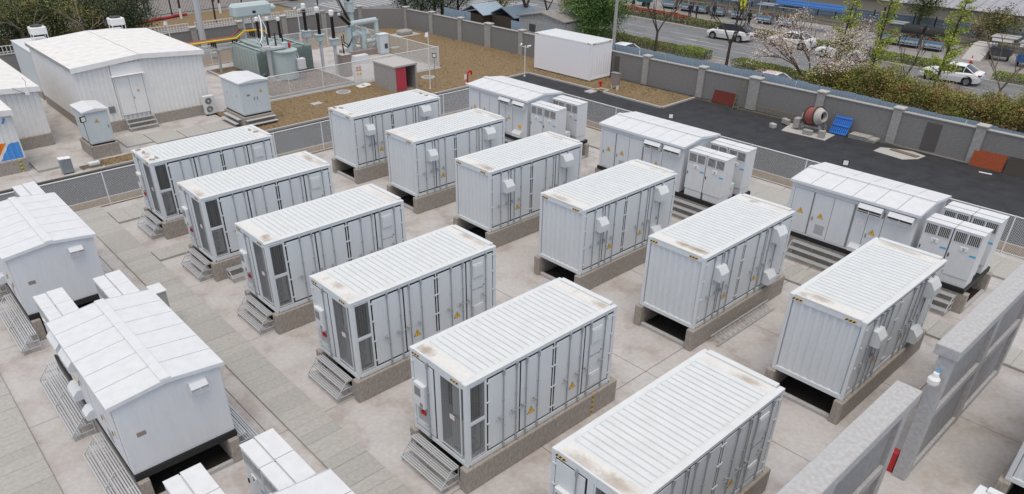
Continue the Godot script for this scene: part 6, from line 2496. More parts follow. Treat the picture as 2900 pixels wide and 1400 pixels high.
func make_car(called: String, label: String, at: Vector3, turn: float, sedan: bool) -> Node3D:
	# forward is +x
	var c := thing(called, label, "car", at, turn)
	var L := 4.62 if sedan else 4.75
	var W := 0.89 if sedan else 0.95
	var H := 1.47 if sedan else 1.6
	var belt := 0.93 if sedan else 1.02
	var body := [[-0.5, 0.42, 0.75, 0.55, 0.80], [-0.485, 0.28, 0.92, 0.80, 0.93], [-0.42, 0.22, belt + 0.08, 0.95, 0.95], [-0.3, 0.2, belt + 0.05, 1.0, 1.0], [0.0, 0.2, belt, 1.0, 1.0], [0.2, 0.2, belt - 0.02, 1.0, 1.0], [0.3, 0.2, belt - 0.05, 0.99, 0.97], [0.42, 0.22, 0.80, 0.93, 0.88], [0.48, 0.28, 0.68, 0.80, 0.72], [0.5, 0.38, 0.58, 0.62, 0.55]]
	var rings := []
	for s in body:
		var x: float = s[0] * L
		var w: float = W * s[3]
		var wt: float = W * s[4] * 0.93
		var y0: float = s[1]
		var y1: float = s[2]
		var ym := lerpf(y0, y1, 0.55)
		rings.append([Vector3(x, y0, -w * 0.9), Vector3(x, ym, -w), Vector3(x, lerpf(ym, y1, 0.7), -lerpf(w, wt, 0.4)), Vector3(x, y1, -wt * 0.94), Vector3(x, y1 + 0.03, 0), Vector3(x, y1, wt * 0.94), Vector3(x, lerpf(ym, y1, 0.7), lerpf(w, wt, 0.4)), Vector3(x, ym, w), Vector3(x, y0, w * 0.9), Vector3(x, y0 - 0.01, 0), Vector3(x, y0, -w * 0.9)])
	var mb := MB.new()
	loft(mb, rings)
	for e in [0, rings.size() - 1]:
		for j in range(1, 9):
			mb.tri(rings[e][0], rings[e][j], rings[e][j + 1])
	part(mb, "body", M.car_white, c)
	# glasshouse
	var gh: Array
	if sedan:
		gh = [[-0.40, 0.0], [-0.22, 0.97], [-0.08, 1.0], [0.06, 0.95], [0.24, 0.0]]
	else:
		gh = [[-0.485, 0.05], [-0.30, 0.86], [-0.08, 1.0], [0.08, 0.95], [0.30, 0.0]]
	var gr := []
	var rr := []
	for s in gh:
		var x: float = s[0] * L
		var f: float = s[1]
		var y0 := belt - 0.02
		var y1 := lerpf(y0 + 0.02, H, f)
		var w0 := W * 0.90
		var w1 := lerpf(w0, W * 0.70, f)
		gr.append([Vector3(x, y0, -w0), Vector3(x, y1 - 0.05 * f, -w1), Vector3(x, y1, -w1 * 0.8), Vector3(x, y1 + 0.02, 0), Vector3(x, y1, w1 * 0.8), Vector3(x, y1 - 0.05 * f, w1), Vector3(x, y0, w0)])
		rr.append([Vector3(x, y1 - 0.04 * f + 0.004, -w1 - 0.006), Vector3(x, y1 + 0.012, -w1 * 0.8), Vector3(x, y1 + 0.034, 0), Vector3(x, y1 + 0.012, w1 * 0.8), Vector3(x, y1 - 0.04 * f + 0.004, w1 + 0.006)])
	mb = MB.new()
	loft(mb, gr)
	part(mb, "windows", M.car_glass, c)
	if sedan:
		mb = MB.new()
		loft(mb, [rr[1], rr[2], rr[3]])
		part(mb, "roof", M.car_white, c)
	# pillars along the window edges
	mb = MB.new()
	for s in [1, 5]:
		for i in gr.size() - 1:
			var a: Vector3 = gr[i][s]
			var b: Vector3 = gr[i + 1][s]
			mb.tube(a, b, 0.035, 0.035, 5)
		for i in [1, 2]:
			mb.tube(gr[i][0 if s == 1 else 6] + Vector3(0.05, 0, 0), gr[i][s], 0.03, 0.03, 5)
	part(mb, "pillars", M.car_white if sedan else M.black, c)
	for q in [[-0.31, -1], [-0.31, 1], [0.305, -1], [0.305, 1]]:
		var o := Vector3(q[0] * L, 0.335, q[1] * (W - 0.2))
		var ax := Vector3(0, 0, q[1])
		mb = MB.new()
		mb.lathe(o, ax, [Vector2(-0.02, 0.0), Vector2(-0.02, 0.34), Vector2(0.17, 0.345), Vector2(0.215, 0.32), Vector2(0.215, 0.22)], 22)
		var wh := part(mb, "wheel", M.tyre, c)
		mb = MB.new()
		mb.lathe(o, ax, [Vector2(0.212, 0.225), Vector2(0.19, 0.21), Vector2(0.18, 0.05), Vector2(0.21, 0.04), Vector2(0.21, 0)], 22)
		part(mb, "rim", M.rim if sedan else M.mid_grey, wh)
		mb = MB.new()
		mb.lathe(Vector3(o.x, o.y + 0.02, q[1] * (W - 0.06)), ax, [Vector2(0.0, 0.0), Vector2(0.063, 0.40), Vector2(0.065, 0.36)], 22)
		part(mb, "wheel_arch", M.black, c)
	for s in [-1.0, 1.0]:
		mb = MB.new()
		mb.bev(-0.499 * L, -0.45 * L, 0.78, 0.91, s * W * 0.64 - 0.2, s * W * 0.64 + 0.2, 0.03)
		part(mb, "tail_lamp", M.tail_lamp, c)
		mb = MB.new()
		mb.bev(0.455 * L, 0.487 * L, 0.60, 0.70, s * W * 0.55 - 0.16, s * W * 0.55 + 0.12, 0.02)
		part(mb, "headlight", M.rim, c)
		mb = MB.new()
		mb.bev(0.2 * L - 0.08, 0.2 * L + 0.08, belt, belt + 0.13, s * (W + 0.08) - 0.08, s * (W + 0.08) + 0.08, 0.03)
		part(mb, "mirror", M.car_white, c)
	mb = MB.new()
	mb.bev(-0.508 * L, -0.49 * L, 0.5, 0.62, -0.25, 0.25, 0.005)
	part(mb, "number_plate", M.blue_label if sedan else M.dark_inside, c)
	return c

# ---------- people ----------

func capsule(p: Vector3, a: Vector3, b: Vector3, ra: float, rb: float) -> float:
	var ab := b - a
	var t := clampf((p - a).dot(ab) / ab.length_squared(), 0.0, 1.0)
	return p.distance_to(a + ab * t) - lerpf(ra, rb, t)

func body_mesh(called: String, bones: Array, cell: float) -> ArrayMesh:
	# surface nets over the smooth union of tapered capsules; bones: [a, b, ra, rb, colour]
	if shared.has(called):
		return shared[called]
	var lo := Vector3.INF
	var hi := -Vector3.INF
	for b in bones:
		for k in 2:
			lo = lo.min(b[k] - Vector3.ONE * (b[2 + k] + 0.05))
			hi = hi.max(b[k] + Vector3.ONE * (b[2 + k] + 0.05))
	var n := Vector3i(((hi - lo) / cell).ceil()) + Vector3i.ONE
	var val := PackedFloat32Array()
	val.resize(n.x * n.y * n.z)
	var near := PackedInt32Array()
	near.resize(val.size())
	for i in n.x:
		for j in n.y:
			for k in n.z:
				var p := lo + Vector3(i, j, k) * cell
				var d := 9.0
				var bi := 0
				var bd := 9.0
				for q in bones.size():
					var b: Array = bones[q]
					var e := capsule(p, b[0], b[1], b[2], b[3])
					if e < bd:
						bd = e
						bi = q
					var h := clampf(0.5 + 0.5 * (e - d) / 0.035, 0.0, 1.0)
					d = lerpf(e, d, h) - 0.035 * h * (1.0 - h)
				val[(i * n.y + j) * n.z + k] = d
				near[(i * n.y + j) * n.z + k] = bi
	var vid := {}
	var mb := MB.new()
	var at := func(i: int, j: int, k: int) -> int: return (i * n.y + j) * n.z + k
	for i in n.x - 1:
		for j in n.y - 1:
			for k in n.z - 1:
				var s := Vector3.ZERO
				var m := 0
				var inside := 0
				for q in 8:
					if val[at.call(i + (q & 1), j + (q >> 1 & 1), k + (q >> 2))] < 0.0:
						inside += 1
				if inside == 0 or inside == 8:
					continue
				for q in 8:
					for ax in [1, 2, 4]:
						if q & ax:
							continue
						var r: int = q | ax
						var a: float = val[at.call(i + (q & 1), j + (q >> 1 & 1), k + (q >> 2))]
						var b: float = val[at.call(i + (r & 1), j + (r >> 1 & 1), k + (r >> 2))]
						if (a < 0.0) != (b < 0.0):
							var t := a / (a - b)
							s += Vector3(q & 1, q >> 1 & 1, q >> 2).lerp(Vector3(r & 1, r >> 1 & 1, r >> 2), t)
							m += 1
				vid[Vector3i(i, j, k)] = lo + (Vector3(i, j, k) + s / m) * cell
	for i in range(1, n.x - 1):
		for j in range(1, n.y - 1):
			for k in range(1, n.z - 1):
				var a: float = val[at.call(i, j, k)]
				mb.col = bones[near[at.call(i, j, k)]][4]
				for ax in 3:
					var dd := Vector3i.ZERO
					dd[ax] = 1
					var b: float = val[at.call(i + dd.x, j + dd.y, k + dd.z)]
					if (a < 0.0) == (b < 0.0):
						continue
					var u := Vector3i.ZERO
					var w := Vector3i.ZERO
					u[(ax + 1) % 3] = 1
					w[(ax + 2) % 3] = 1
					var c := Vector3i(i, j, k)
					var q := [c - u - w, c - w, c, c - u]
					if not (vid.has(q[0]) and vid.has(q[1]) and vid.has(q[2]) and vid.has(q[3])):
						continue
					if a < 0.0:
						mb.quad(vid[q[3]], vid[q[2]], vid[q[1]], vid[q[0]])
					else:
						mb.quad(vid[q[0]], vid[q[1]], vid[q[2]], vid[q[3]])
	shared[called] = mb.mesh()
	return shared[called]

func person(label: String, at: Vector3, turn: float, pose: String, coat: Color, legs: Color) -> void:
	var skin := Color(0.42, 0.25, 0.18)
	var hair := Color(0.015, 0.013, 0.012)
	var shoe := Color(0.03, 0.03, 0.03)
	var stride := 0.16 if pose == "walk" else 0.03
	var bones := [
		[Vector3(0, 0.98, 0), Vector3(0, 1.22, 0), 0.145, 0.15, coat], [Vector3(0, 1.22, 0), Vector3(0, 1.38, 0), 0.15, 0.12, coat], [Vector3(0, 1.38, -0.14), Vector3(0, 1.38, 0.14), 0.075, 0.075, coat],
		[Vector3(0, 1.44, 0), Vector3(0, 1.52, 0), 0.055, 0.055, skin], [Vector3(0.01, 1.58, 0), Vector3(0.015, 1.66, 0), 0.085, 0.09, skin], [Vector3(-0.015, 1.64, 0), Vector3(-0.01, 1.69, 0), 0.095, 0.088, hair],
		[Vector3(0, 0.95, -0.09), Vector3(stride, 0.50, -0.10), 0.095, 0.065, legs], [Vector3(stride, 0.50, -0.10), Vector3(stride - 0.04, 0.09, -0.10), 0.065, 0.045, legs],
		[Vector3(0, 0.95, 0.09), Vector3(-stride * 0.5, 0.50, 0.10), 0.095, 0.065, legs], [Vector3(-stride * 0.5, 0.50, 0.10), Vector3(-stride * 1.6, 0.09, 0.10), 0.065, 0.045, legs],
		[Vector3(stride - 0.06, 0.04, -0.10), Vector3(stride + 0.12, 0.03, -0.11), 0.045, 0.035, shoe], [Vector3(-stride * 1.6 - 0.03, 0.04, 0.10), Vector3(-stride * 1.6 + 0.15, 0.03, 0.11), 0.045, 0.035, shoe]]
	for s in [-1.0, 1.0]:
		var el := Vector3(-0.04, 1.12, s * 0.25)
		var ha := Vector3(0.12, 0.90, s * 0.24) if pose == "walk" else Vector3(0.22, 1.10, s * 0.10)
		bones.append([Vector3(0, 1.38, s * 0.19), el, 0.06, 0.05, coat])
		bones.append([el, ha, 0.05, 0.036, coat])
		var d: Vector3 = (ha - el).normalized()
		bones.append([ha, ha + d * 0.09, 0.036, 0.03, skin])
		bones.append([ha + d * 0.03, ha + d * 0.08 + Vector3(0, 0.035, 0), 0.016, 0.014, skin])
	var o := inst(body_mesh("person_" + pose + str(coat), bones, 0.03), "person", M.print, self, at, Vector3(0, turn, 0))
	tag(o, label, "person", "people by the market stalls")

# ---------- market stalls ----------

func stall(label: String, at: Vector3, kind: int) -> void:
	# front faces -x, towards the street; the counter runs along z
	var s := thing("market_stall", label, "stall", at, 0.055, "market stalls on the far pavement")
	var mb := MB.new()
	mb.bev(0.0, 0.9, 0.25, 0.95, 0.0, 1.7, 0.02)
	part(mb, "counter", M.mid_grey, s)
	mb = MB.new()
	mb.col = Color(0.36, 0.42, 0.48)
	mb.bx(-0.012, -0.001, 0.28, 0.92, 0.02, 1.68)
	mb.col = Color(0.13, 0.27, 0.42)
	mb.bx(-0.016, -0.012, 0.66, 0.90, 0.04, 1.66)
	mb.col = Color(0.5, 0.53, 0.56)
	mb.bx(-0.015, -0.0125, 0.52, 0.66, 0.04, 1.66)
	mb.col = Color(0.03, 0.05, 0.08)
	for k in 16:
		var h := rng.randf_range(0.03, 0.15)
		mb.bx(-0.019, -0.0155, 0.36, 0.36 + h, 0.06 + k * 0.1, 0.06 + k * 0.1 + rng.randf_range(0.05, 0.1))
	part(mb, "printed_skirt", M.print, s)
	# goods
	mb = MB.new()
	for k in 22:
		mb.col = [Color(0.5, 0.06, 0.04), Color(0.55, 0.3, 0.05), Color(0.1, 0.25, 0.07), Color(0.6, 0.55, 0.45), Color(0.45, 0.12, 0.2)][rng.randi() % 5]
		var x := rng.randf_range(0.05, 0.75)
		var z := rng.randf_range(0.05, 1.5)
		mb.bev(x, x + rng.randf_range(0.1, 0.2), 0.951 + k * 0.0004, 0.97 + rng.randf_range(0.04, 0.2), z, z + rng.randf_range(0.1, 0.25), 0.01)
	part(mb, "goods", M.print, s).set_meta("kind", "stuff")
	for e in [[0.05, 0.05], [0.05, 1.6], [1.2, 0.05], [1.2, 1.6]]:
		mb = MB.new()
		mb.bx(e[0], e[0] + 0.05, 0.0, 2.0, e[1], e[1] + 0.05)
		part(mb, "post", M.mid_grey, s)
	mb = MB.new()
	if kind == 0:
		mb.bev(-0.25, 1.5, 2.0, 2.06, -0.15, 1.85, 0.02)
		part(mb, "canopy", M.mid_grey, s)
	else:
		# a dark barrel hood
		var pl := PackedVector2Array()
		for k in 11:
			var a := PI * k / 10.0
			pl.append(Vector2(0.62 - cos(a) * 0.75, 1.32 + sin(a) * 0.75))
		mb.prism(pl, Vector3(0, 0, -0.1), Vector3.RIGHT, Vector3.UP, 1.9)
		part(mb, "hood", M.black, s)
	mb = MB.new()
	mb.bx(0.1, 0.8, 0.0, 0.249, 0.1, 1.6)
	part(mb, "base", M.black, s)

func street_life() -> void:
	streets()
	# cars
	make_car("parked_car", "white hatchback with dark wheels driving past the market stalls", Vector3(S(61.6, -28.6) - 0.35, 0, -28.6), PI / 2 + 0.055, false)
	make_car("parked_car", "white saloon with red tail lamp at the right, seen between the larches", Vector3(S(60.9, -6.3), 0, -6.55), PI / 2 + 0.055, true)
	make_car("parked_car", "white car half hidden behind the blossoming cherry, farther one", Vector3(S(63.1, -23.5) - 0.4, 0, -22.4), PI / 2 + 0.055, true)
	make_car("parked_car", "white car half hidden behind the blossoming cherry, nearer one", Vector3(S(61.9, -16.5), 0, -16.6), PI / 2 + 0.055, false)
	var pk := [["leftmost, by the evergreen", -30.2, 46.0], ["second from the evergreen", -25.4, 43.0], ["third from the evergreen", -20.3, 43.2], ["petals on it, under the cherry", -15.2, 45.9], ["under the tall shrubs", -7.2, 43.1], ["at the right edge", -0.5, 43.0]]
	for q in pk:
		var pc := make_car("parked_car", "white car roof showing behind the hoarding, %s" % q[0], Vector3(q[2], 0, q[1]), PI / 2 + 0.055, true)
		pc.set_meta("group", "cars parked behind the hoarding")
		if q[1] == -15.2:
			var pt := MB.new()
			for i in 1500:
				var px := rng.randf_range(-1.9, 1.9)
				var pz := rng.randf_range(-0.62, 0.62)
				leaf(pt, Vector3(px, (1.50 if absf(px) < 0.75 else lerpf(1.50, 0.98, (absf(px) - 0.75) / 1.2)) + rng.randf() * 0.02, pz), rng.randf_range(0.02, 0.045), pick([Color(0.62, 0.45, 0.42), Color(0.5, 0.33, 0.27), Color(0.7, 0.56, 0.53)]), 0.8)
			part(pt, "fallen_petals", M.leaf, pc).set_meta("kind", "stuff")
	# planting along the street
	var green := [Color(0.13, 0.16, 0.03), Color(0.19, 0.21, 0.045), Color(0.26, 0.26, 0.07), Color(0.09, 0.12, 0.025)]
	var lime := [Color(0.20, 0.26, 0.05), Color(0.26, 0.32, 0.06), Color(0.15, 0.21, 0.04)]
	var red := [Color(0.32, 0.07, 0.04), Color(0.40, 0.11, 0.06), Color(0.26, 0.06, 0.03)]
	var olive := [Color(0.30, 0.30, 0.07), Color(0.24, 0.27, 0.06), Color(0.22, 0.20, 0.05), Color(0.28, 0.24, 0.07), Color(0.14, 0.15, 0.035), Color(0.32, 0.24, 0.10), Color(0.22, 0.25, 0.06), Color(0.28, 0.13, 0.06)]
	var dark := [Color(0.025, 0.05, 0.018), Color(0.04, 0.07, 0.022), Color(0.02, 0.035, 0.015), Color(0.06, 0.075, 0.025)]
	hedge("low clipped hedge between the hoarding and the street, left of the driveway gap", Vector3(S(51.7, -46), 0, -46), Vector3(S(51.6, -27.6), 0, -27.6), 1.5, 0.66, green, 1054.0, 0.062)
	hedge("brighter green end of the low street hedge at the driveway gap", Vector3(S(51.6, -27.5), 0, -27.5), Vector3(S(51.5, -24.6), 0, -24.6), 1.6, 0.78, lime, 1530.0, 0.062)
	hedge("bright green hedge right of the driveway gap, near the cherry", Vector3(S(51.3, -21.4), 0, -21.4), Vector3(S(51.0, -13.6), 0, -13.6), 1.7, 0.72, lime + green, 1190.0, 0.062)
	hedge("red-topped hedge on the far side of the street", Vector3(S(64.5, -52), 0.1, -52), Vector3(S(64.5, -36.4), 0.1, -36.4), 1.3, 0.8, green, 840.0, 0.075, red)
	hedge("green hedge on the far side of the street behind the hatchback", Vector3(S(64.4, -36.3), 0.1, -36.3), Vector3(S(64.4, -21.0), 0.1, -21.0), 1.2, 0.65, green, 720.0, 0.075)
	hedge("yellow-green hedge on the far side of the street behind the cherry and larches", Vector3(S(64.2, -20.6), 0.1, -20.6), Vector3(S(64.2, -8.0), 0.1, -8.0), 1.3, 0.6, lime, 720.0, 0.075)
	hedge("yellow-green hedge on the far side of the street at the right edge", Vector3(S(64.0, -4.2), 0.1, -4.2), Vector3(S(64.0, 8), 0.1, 8), 1.3, 0.6, lime, 600.0, 0.075)
	var zz := [-11.6, -10.2, -8.6, -7.0, -5.4, -3.6, -1.8, 0.1, 2.0, 4.0, 6.0]
	var hh := [1.1, 1.2, 1.45, 1.5, 1.3, 1.25, 1.15, 1.15, 1.3, 1.35, 1.3]
	var nm := ["first", "second", "third", "fourth", "fifth", "sixth", "seventh", "eighth", "ninth", "tenth", "eleventh"]
	for i in zz.size():
		var pal := green + olive if i < 4 else olive
		shrub("tall green and rusty shrub behind the hoarding, %s from the cherry" % nm[i], Vector3(47.6 + 0.5 * (i % 2), 0, zz[i]), Vector3(1.25, hh[i], 1.25), 150, 60, 0.075, pal)
	cherry(Vector3(50.2, 0, -13.6))
	larch("young larch with lime needles right of the cherry", Vector3(50.0, 0, -9.1), 8.6, Vector3(0.0, 0, 0.02))
	larch("young larch with lime needles in front of the white saloon", Vector3(49.9, 0, -4.5), 8.8, Vector3(0.02, 0, 0.06))
	larch("thin young larch leaning between cherry and first larch", Vector3(50.6, 0, -12.2), 7.2, Vector3(0.0, 0, 0.05))
	bare_tree("bare street tree left of the driveway gap", Vector3(51.3, 0, -30.2), 5.2, 0.13, 4, M.bark)
	bare_tree("bare street tree in front of the white hatchback", Vector3(50.75, 0, -21.9), 5.6, 0.15, 4, M.bark)
	bare_tree("thin pale bare tree at the right edge", Vector3(49.75, 0, -0.25), 6.5, 0.09, 3, M.pale_bark)
	bare_tree("thin dark bare tree between the two larches", Vector3(51.2, 0, -7.0), 5.0, 0.06, 3, M.bark)
	leafy_tree("camphor_tree", "big round evergreen tree behind the white shipping container", Vector3(49.2, 0, -36.2), 6.7, Vector3(2.7, 3.2, 3.4), 420, 64, 0.10, [Color(0.07, 0.14, 0.03), Color(0.11, 0.20, 0.04), Color(0.16, 0.26, 0.06), Color(0.05, 0.10, 0.025)], M.bark)
	# behind the far hedge: market
	var st := [[-45.0, 0], [-42.2, 0], [-40.2, 0], [-37.8, 0], [-34.8, 0], [-31.4, 0], [-28.6, 0], [-17.0, 0], [-15.1, 1], [-12.9, 1]]
	var sn := ["far left of the row", "second from the left", "third from the left", "fourth from the left", "fifth, behind the bare tree", "sixth, behind the hatchback", "seventh, beside the cherry", "eighth, right of the cherry", "with black barrel hood, left of the pair", "with black barrel hood, right of the pair"]
	for i in st.size():
		stall("market stall with blue skyline print, %s" % sn[i], Vector3(S(70.8, st[i][0]), 0.1, st[i][0]), st[i][1])
	person("person in a black coat standing at the far hedge, left of the pair", Vector3(68.4, 0.1, -38.3), 0.3, "stand", Color(0.012, 0.012, 0.014), Color(0.015, 0.015, 0.02))
	person("person in dark clothes standing at the far hedge, right of the pair", Vector3(68.6, 0.1, -37.5), 2.6, "stand", Color(0.02, 0.02, 0.03), Color(0.02, 0.02, 0.028))
	person("person in a dark jacket walking between the market stalls", Vector3(70.3, 0.1, -36.3), 1.2, "walk", Color(0.014, 0.014, 0.018), Color(0.02, 0.03, 0.04))
	person("person in a black jacket standing behind the white hatchback's rear", Vector3(68.9, 0.1, -30.8), 0.0, "stand", Color(0.010, 0.010, 0.012), Color(0.014, 0.014, 0.016))
	person("person in a dark jacket at the stall beside the cherry", Vector3(70.2, 0.1, -28.2), 2.0, "walk", Color(0.016, 0.016, 0.02), Color(0.05, 0.08, 0.12))
	var mb := MB.new()
	# awnings, cart, banner
	var aw := thing("market_awning", "long bright blue tarpaulin awning above the stalls beside the cherry", "awning", Vector3(S(71.0, -26), 0.1, -29.5))
	mb = MB.new()
	mat("tarp_blue", Color(0.13, 0.36, 0.62), 0.6)
	mb.prism(PackedVector2Array([Vector2(0.0, 2.3), Vector2(0.9, 2.75), Vector2(1.8, 2.3), Vector2(1.8, 2.33), Vector2(0.9, 2.79), Vector2(0.0, 2.33)]), Vector3(0, 0, 0), Vector3.RIGHT, Vector3.UP, 8.0)
	part(mb, "tarpaulin", M.tarp_blue, aw)
	for q in [[0.05, 0.1], [1.7, 0.1], [0.05, 3.9], [1.7, 3.9], [0.05, 7.8], [1.7, 7.8]]:
		mb = MB.new()
		mb.tube(Vector3(q[0], 0, q[1]), Vector3(q[0], 2.31, q[1]), 0.03, 0.03, 6)
		part(mb, "post", M.mid_grey, aw)
	aw = thing("market_awning", "long pale grey flat awning above the left stalls", "awning", Vector3(S(70.9, -40), 0.1, -41.5))
	mb = MB.new()
	mb.bev(0.3, 3.2, 2.35, 2.42, 0.0, 8.5, 0.02)
	part(mb, "sheet", M.cabinet_paint, aw)
	for q in [[0.4, 0.1], [3.0, 0.1], [0.4, 4.2], [3.0, 4.2], [0.4, 8.3], [3.0, 8.3]]:
		mb = MB.new()
		mb.tube(Vector3(q[0], 0, q[1]), Vector3(q[0], 2.35, q[1]), 0.05, 0.05, 6)
		part(mb, "post", M.white, aw)
	var ct := thing("cargo_tricycle", "teal flatbed cargo tricycle left of the market stalls", "tricycle", Vector3(71.8, 0.1, -48.2), PI / 2)
	mat("teal", Color(0.12, 0.38, 0.40), 0.5)
	mb = MB.new()
	mb.bx(-1.4, 0.2, 0.5, 0.56, -0.55, 0.55)
	mb.bx(-1.4, 0.2, 0.56, 0.85, -0.55, -0.52)
	mb.bx(-1.4, 0.2, 0.56, 0.85, 0.52, 0.55)
	mb.bx(-1.4, -1.37, 0.56, 0.85, -0.519, 0.519)
	part(mb, "cargo_bed", M.teal, ct)
	mb = MB.new()
	mb.bev(0.25, 1.1, 0.55, 0.75, -0.15, 0.15, 0.03)
	mb.tube(Vector3(1.1, 0.4, 0), Vector3(0.95, 1.15, 0), 0.03, 0.03, 6)
	mb.tube(Vector3(0.95, 1.12, -0.3), Vector3(0.95, 1.12, 0.3), 0.025, 0.025, 6)
	part(mb, "frame", M.teal, ct)
	for q in [[-0.9, -0.5], [-0.9, 0.5], [1.15, 0.0]]:
		mb = MB.new()
		mb.lathe(Vector3(q[0], 0.28, q[1] - 0.05), Vector3(0, 0, 1), [Vector2(0, 0), Vector2(0, 0.28), Vector2(0.1, 0.28), Vector2(0.1, 0)], 16)
		part(mb, "wheel", M.tyre, ct)
	for q in [[70.6, -7.2, "dark food cart with a flat roof at the right edge", M.dark_inside], [69.4, -4.6, "blue food cart with a flat pale roof at the right edge", M.tarp_blue]]:
		var fc := thing("food_cart", q[2], "cart", Vector3(q[0], 0.1, q[1]), 0.06, "food carts at the right edge")
		mb = MB.new()
		mb.bev(0.0, 1.2, 0.4, 1.05, 0.0, 1.7, 0.03)
		part(mb, "body", q[3], fc)
		mb = MB.new()
		mb.bev(-0.35, 1.5, 2.0, 2.08, -0.2, 1.9, 0.02)
		part(mb, "roof", M.pillar_grey, fc)
		mb = MB.new()
		mb.bx(-0.34, -0.32, 1.72, 1.98, 0.0, 1.7)
		part(mb, "sign_strip", M.white, fc)
		for e in [[0.05, 0.05], [0.05, 1.6], [1.1, 0.05], [1.1, 1.6]]:
			mb = MB.new()
			mb.bx(e[0], e[0] + 0.05, 1.05, 2.0, e[1], e[1] + 0.05)
			part(mb, "post", M.mid_grey, fc)
		for e in [0.1, 1.5]:
			mb = MB.new()
			mb.lathe(Vector3(0.6, 0.28, e), Vector3(0, 0, 1), [Vector2(0, 0), Vector2(0, 0.28), Vector2(0.1, 0.28), Vector2(0.1, 0)], 16)
			part(mb, "wheel", M.tyre, fc)
	mb = MB.new()
	mb.prism(PackedVector2Array([Vector2(0, 0), Vector2(3.6, 0), Vector2(3.6, 1.1), Vector2(2.2, 1.1)]), Vector3(69.4, 0.1, -8.9), Vector3.RIGHT, Vector3.UP, 1.6)
	single(mb, "stone_ramp", M.kerb, "pale stone ramp wall between the barrel stalls and the food carts", "ramp")
	var cone := thing("traffic_cone", "orange and white traffic cone above the white saloon's boot", "cone", Vector3(67.9, 0.1, -7.6))
	mb = MB.new()
	mb.bev(-0.18, 0.18, 0.0, 0.04, -0.18, 0.18, 0.01)
	part(mb, "foot", M.black, cone)
	for q in [[0.04, 0.14, 0.28, 0.1, 0], [0.28, 0.1, 0.45, 0.07, 1], [0.45, 0.07, 0.7, 0.025, 0]]:
		mb = MB.new()
		mb.lathe(Vector3.ZERO, Vector3.UP, [Vector2(q[0], q[1]), Vector2(q[2], q[3])], 14)
		part(mb, "band", M.red if q[4] == 0 else M.white, cone)
	# lamp pole with a yellow banner
	var bp := thing("banner_pole", "dark pole with a yellow vertical banner before the market", "pole", Vector3(64.3, 0.1, -29.6))
	mb = MB.new()
	mb.tube(Vector3.ZERO, Vector3(0, 6.0, 0), 0.07, 0.05, 8)
	part(mb, "pole", M.black, bp)
	mb = MB.new()
	mb.bx(-0.03, 0.0, 2.5, 3.9, 0.1, 0.75)
	var bn := part(mb, "banner", mat("banner_yellow", Color(0.90, 0.92, 0.18), 0.6), bp)
	mb = MB.new()
	mb.col = Color(0.25, 0.03, 0.02)
	for k in 3:
		var y := 2.72 + k * 0.4
		mb.bx(-0.036, -0.03, y, y + 0.05, 0.25, 0.6)
		mb.bx(-0.036, -0.03, y + 0.12, y + 0.17, 0.3, 0.55)
		mb.bx(-0.0355, -0.03, y - 0.02, y + 0.22, 0.4, 0.45)
	part(mb, "lettering", M.print, bn)
	# utility pole and overhead wires
	var up := thing("utility_pole", "concrete utility pole in front of the round evergreen tree", "pole", Vector3(47.0, 0, -31.9))
	mb = MB.new()
	mb.tube(Vector3.ZERO, Vector3(0, 10, 0), 0.17, 0.12, 10)
	part(mb, "shaft", M.pillar_grey, up)
	mb = MB.new()
	mb.bx(-0.06, 0.06, 8.4, 8.52, -0.9, 0.9)
	part(mb, "cross_arm", M.galvanised, up)
	for k in 6:
		mb = MB.new()
		var pts := []
		for i in 25:
			var t := i / 24.0
			var z := lerpf(-62.0, 14.0, t)
			pts.append(Vector3(S(63.7, z) + 0.12 * (k % 2), 3.55 - 0.27 * k + 0.9 * sin(PI * t) * 0.2 - 0.35 * t + 0.5 * (1.0 - absf(z + 14.0) / 50.0), z))
		mb.path(pts, 0.014, 4)
		single(mb, "overhead_wire", M.black, "thin dark overhead wire along the far pavement, number %s from the top" % ["one", "two", "three", "four", "five", "six"][k], "wire", Vector3.ZERO, "overhead wires along the street")
	for z in [-62.0, -14.5, 14.0]:
		mb = MB.new()
		mb.tube(Vector3.ZERO, Vector3(0, 4.4, 0), 0.1, 0.09, 8)
		single(mb, "wire_post", M.black, "dark post carrying the overhead wires, %s" % {-62.0: "out at the junction", -14.5: "behind the first larch", 14.0: "beyond the right edge"}[z], "post", Vector3(S(63.75, z), 0.1, z))
	backdrop(dark, green, olive, lime)

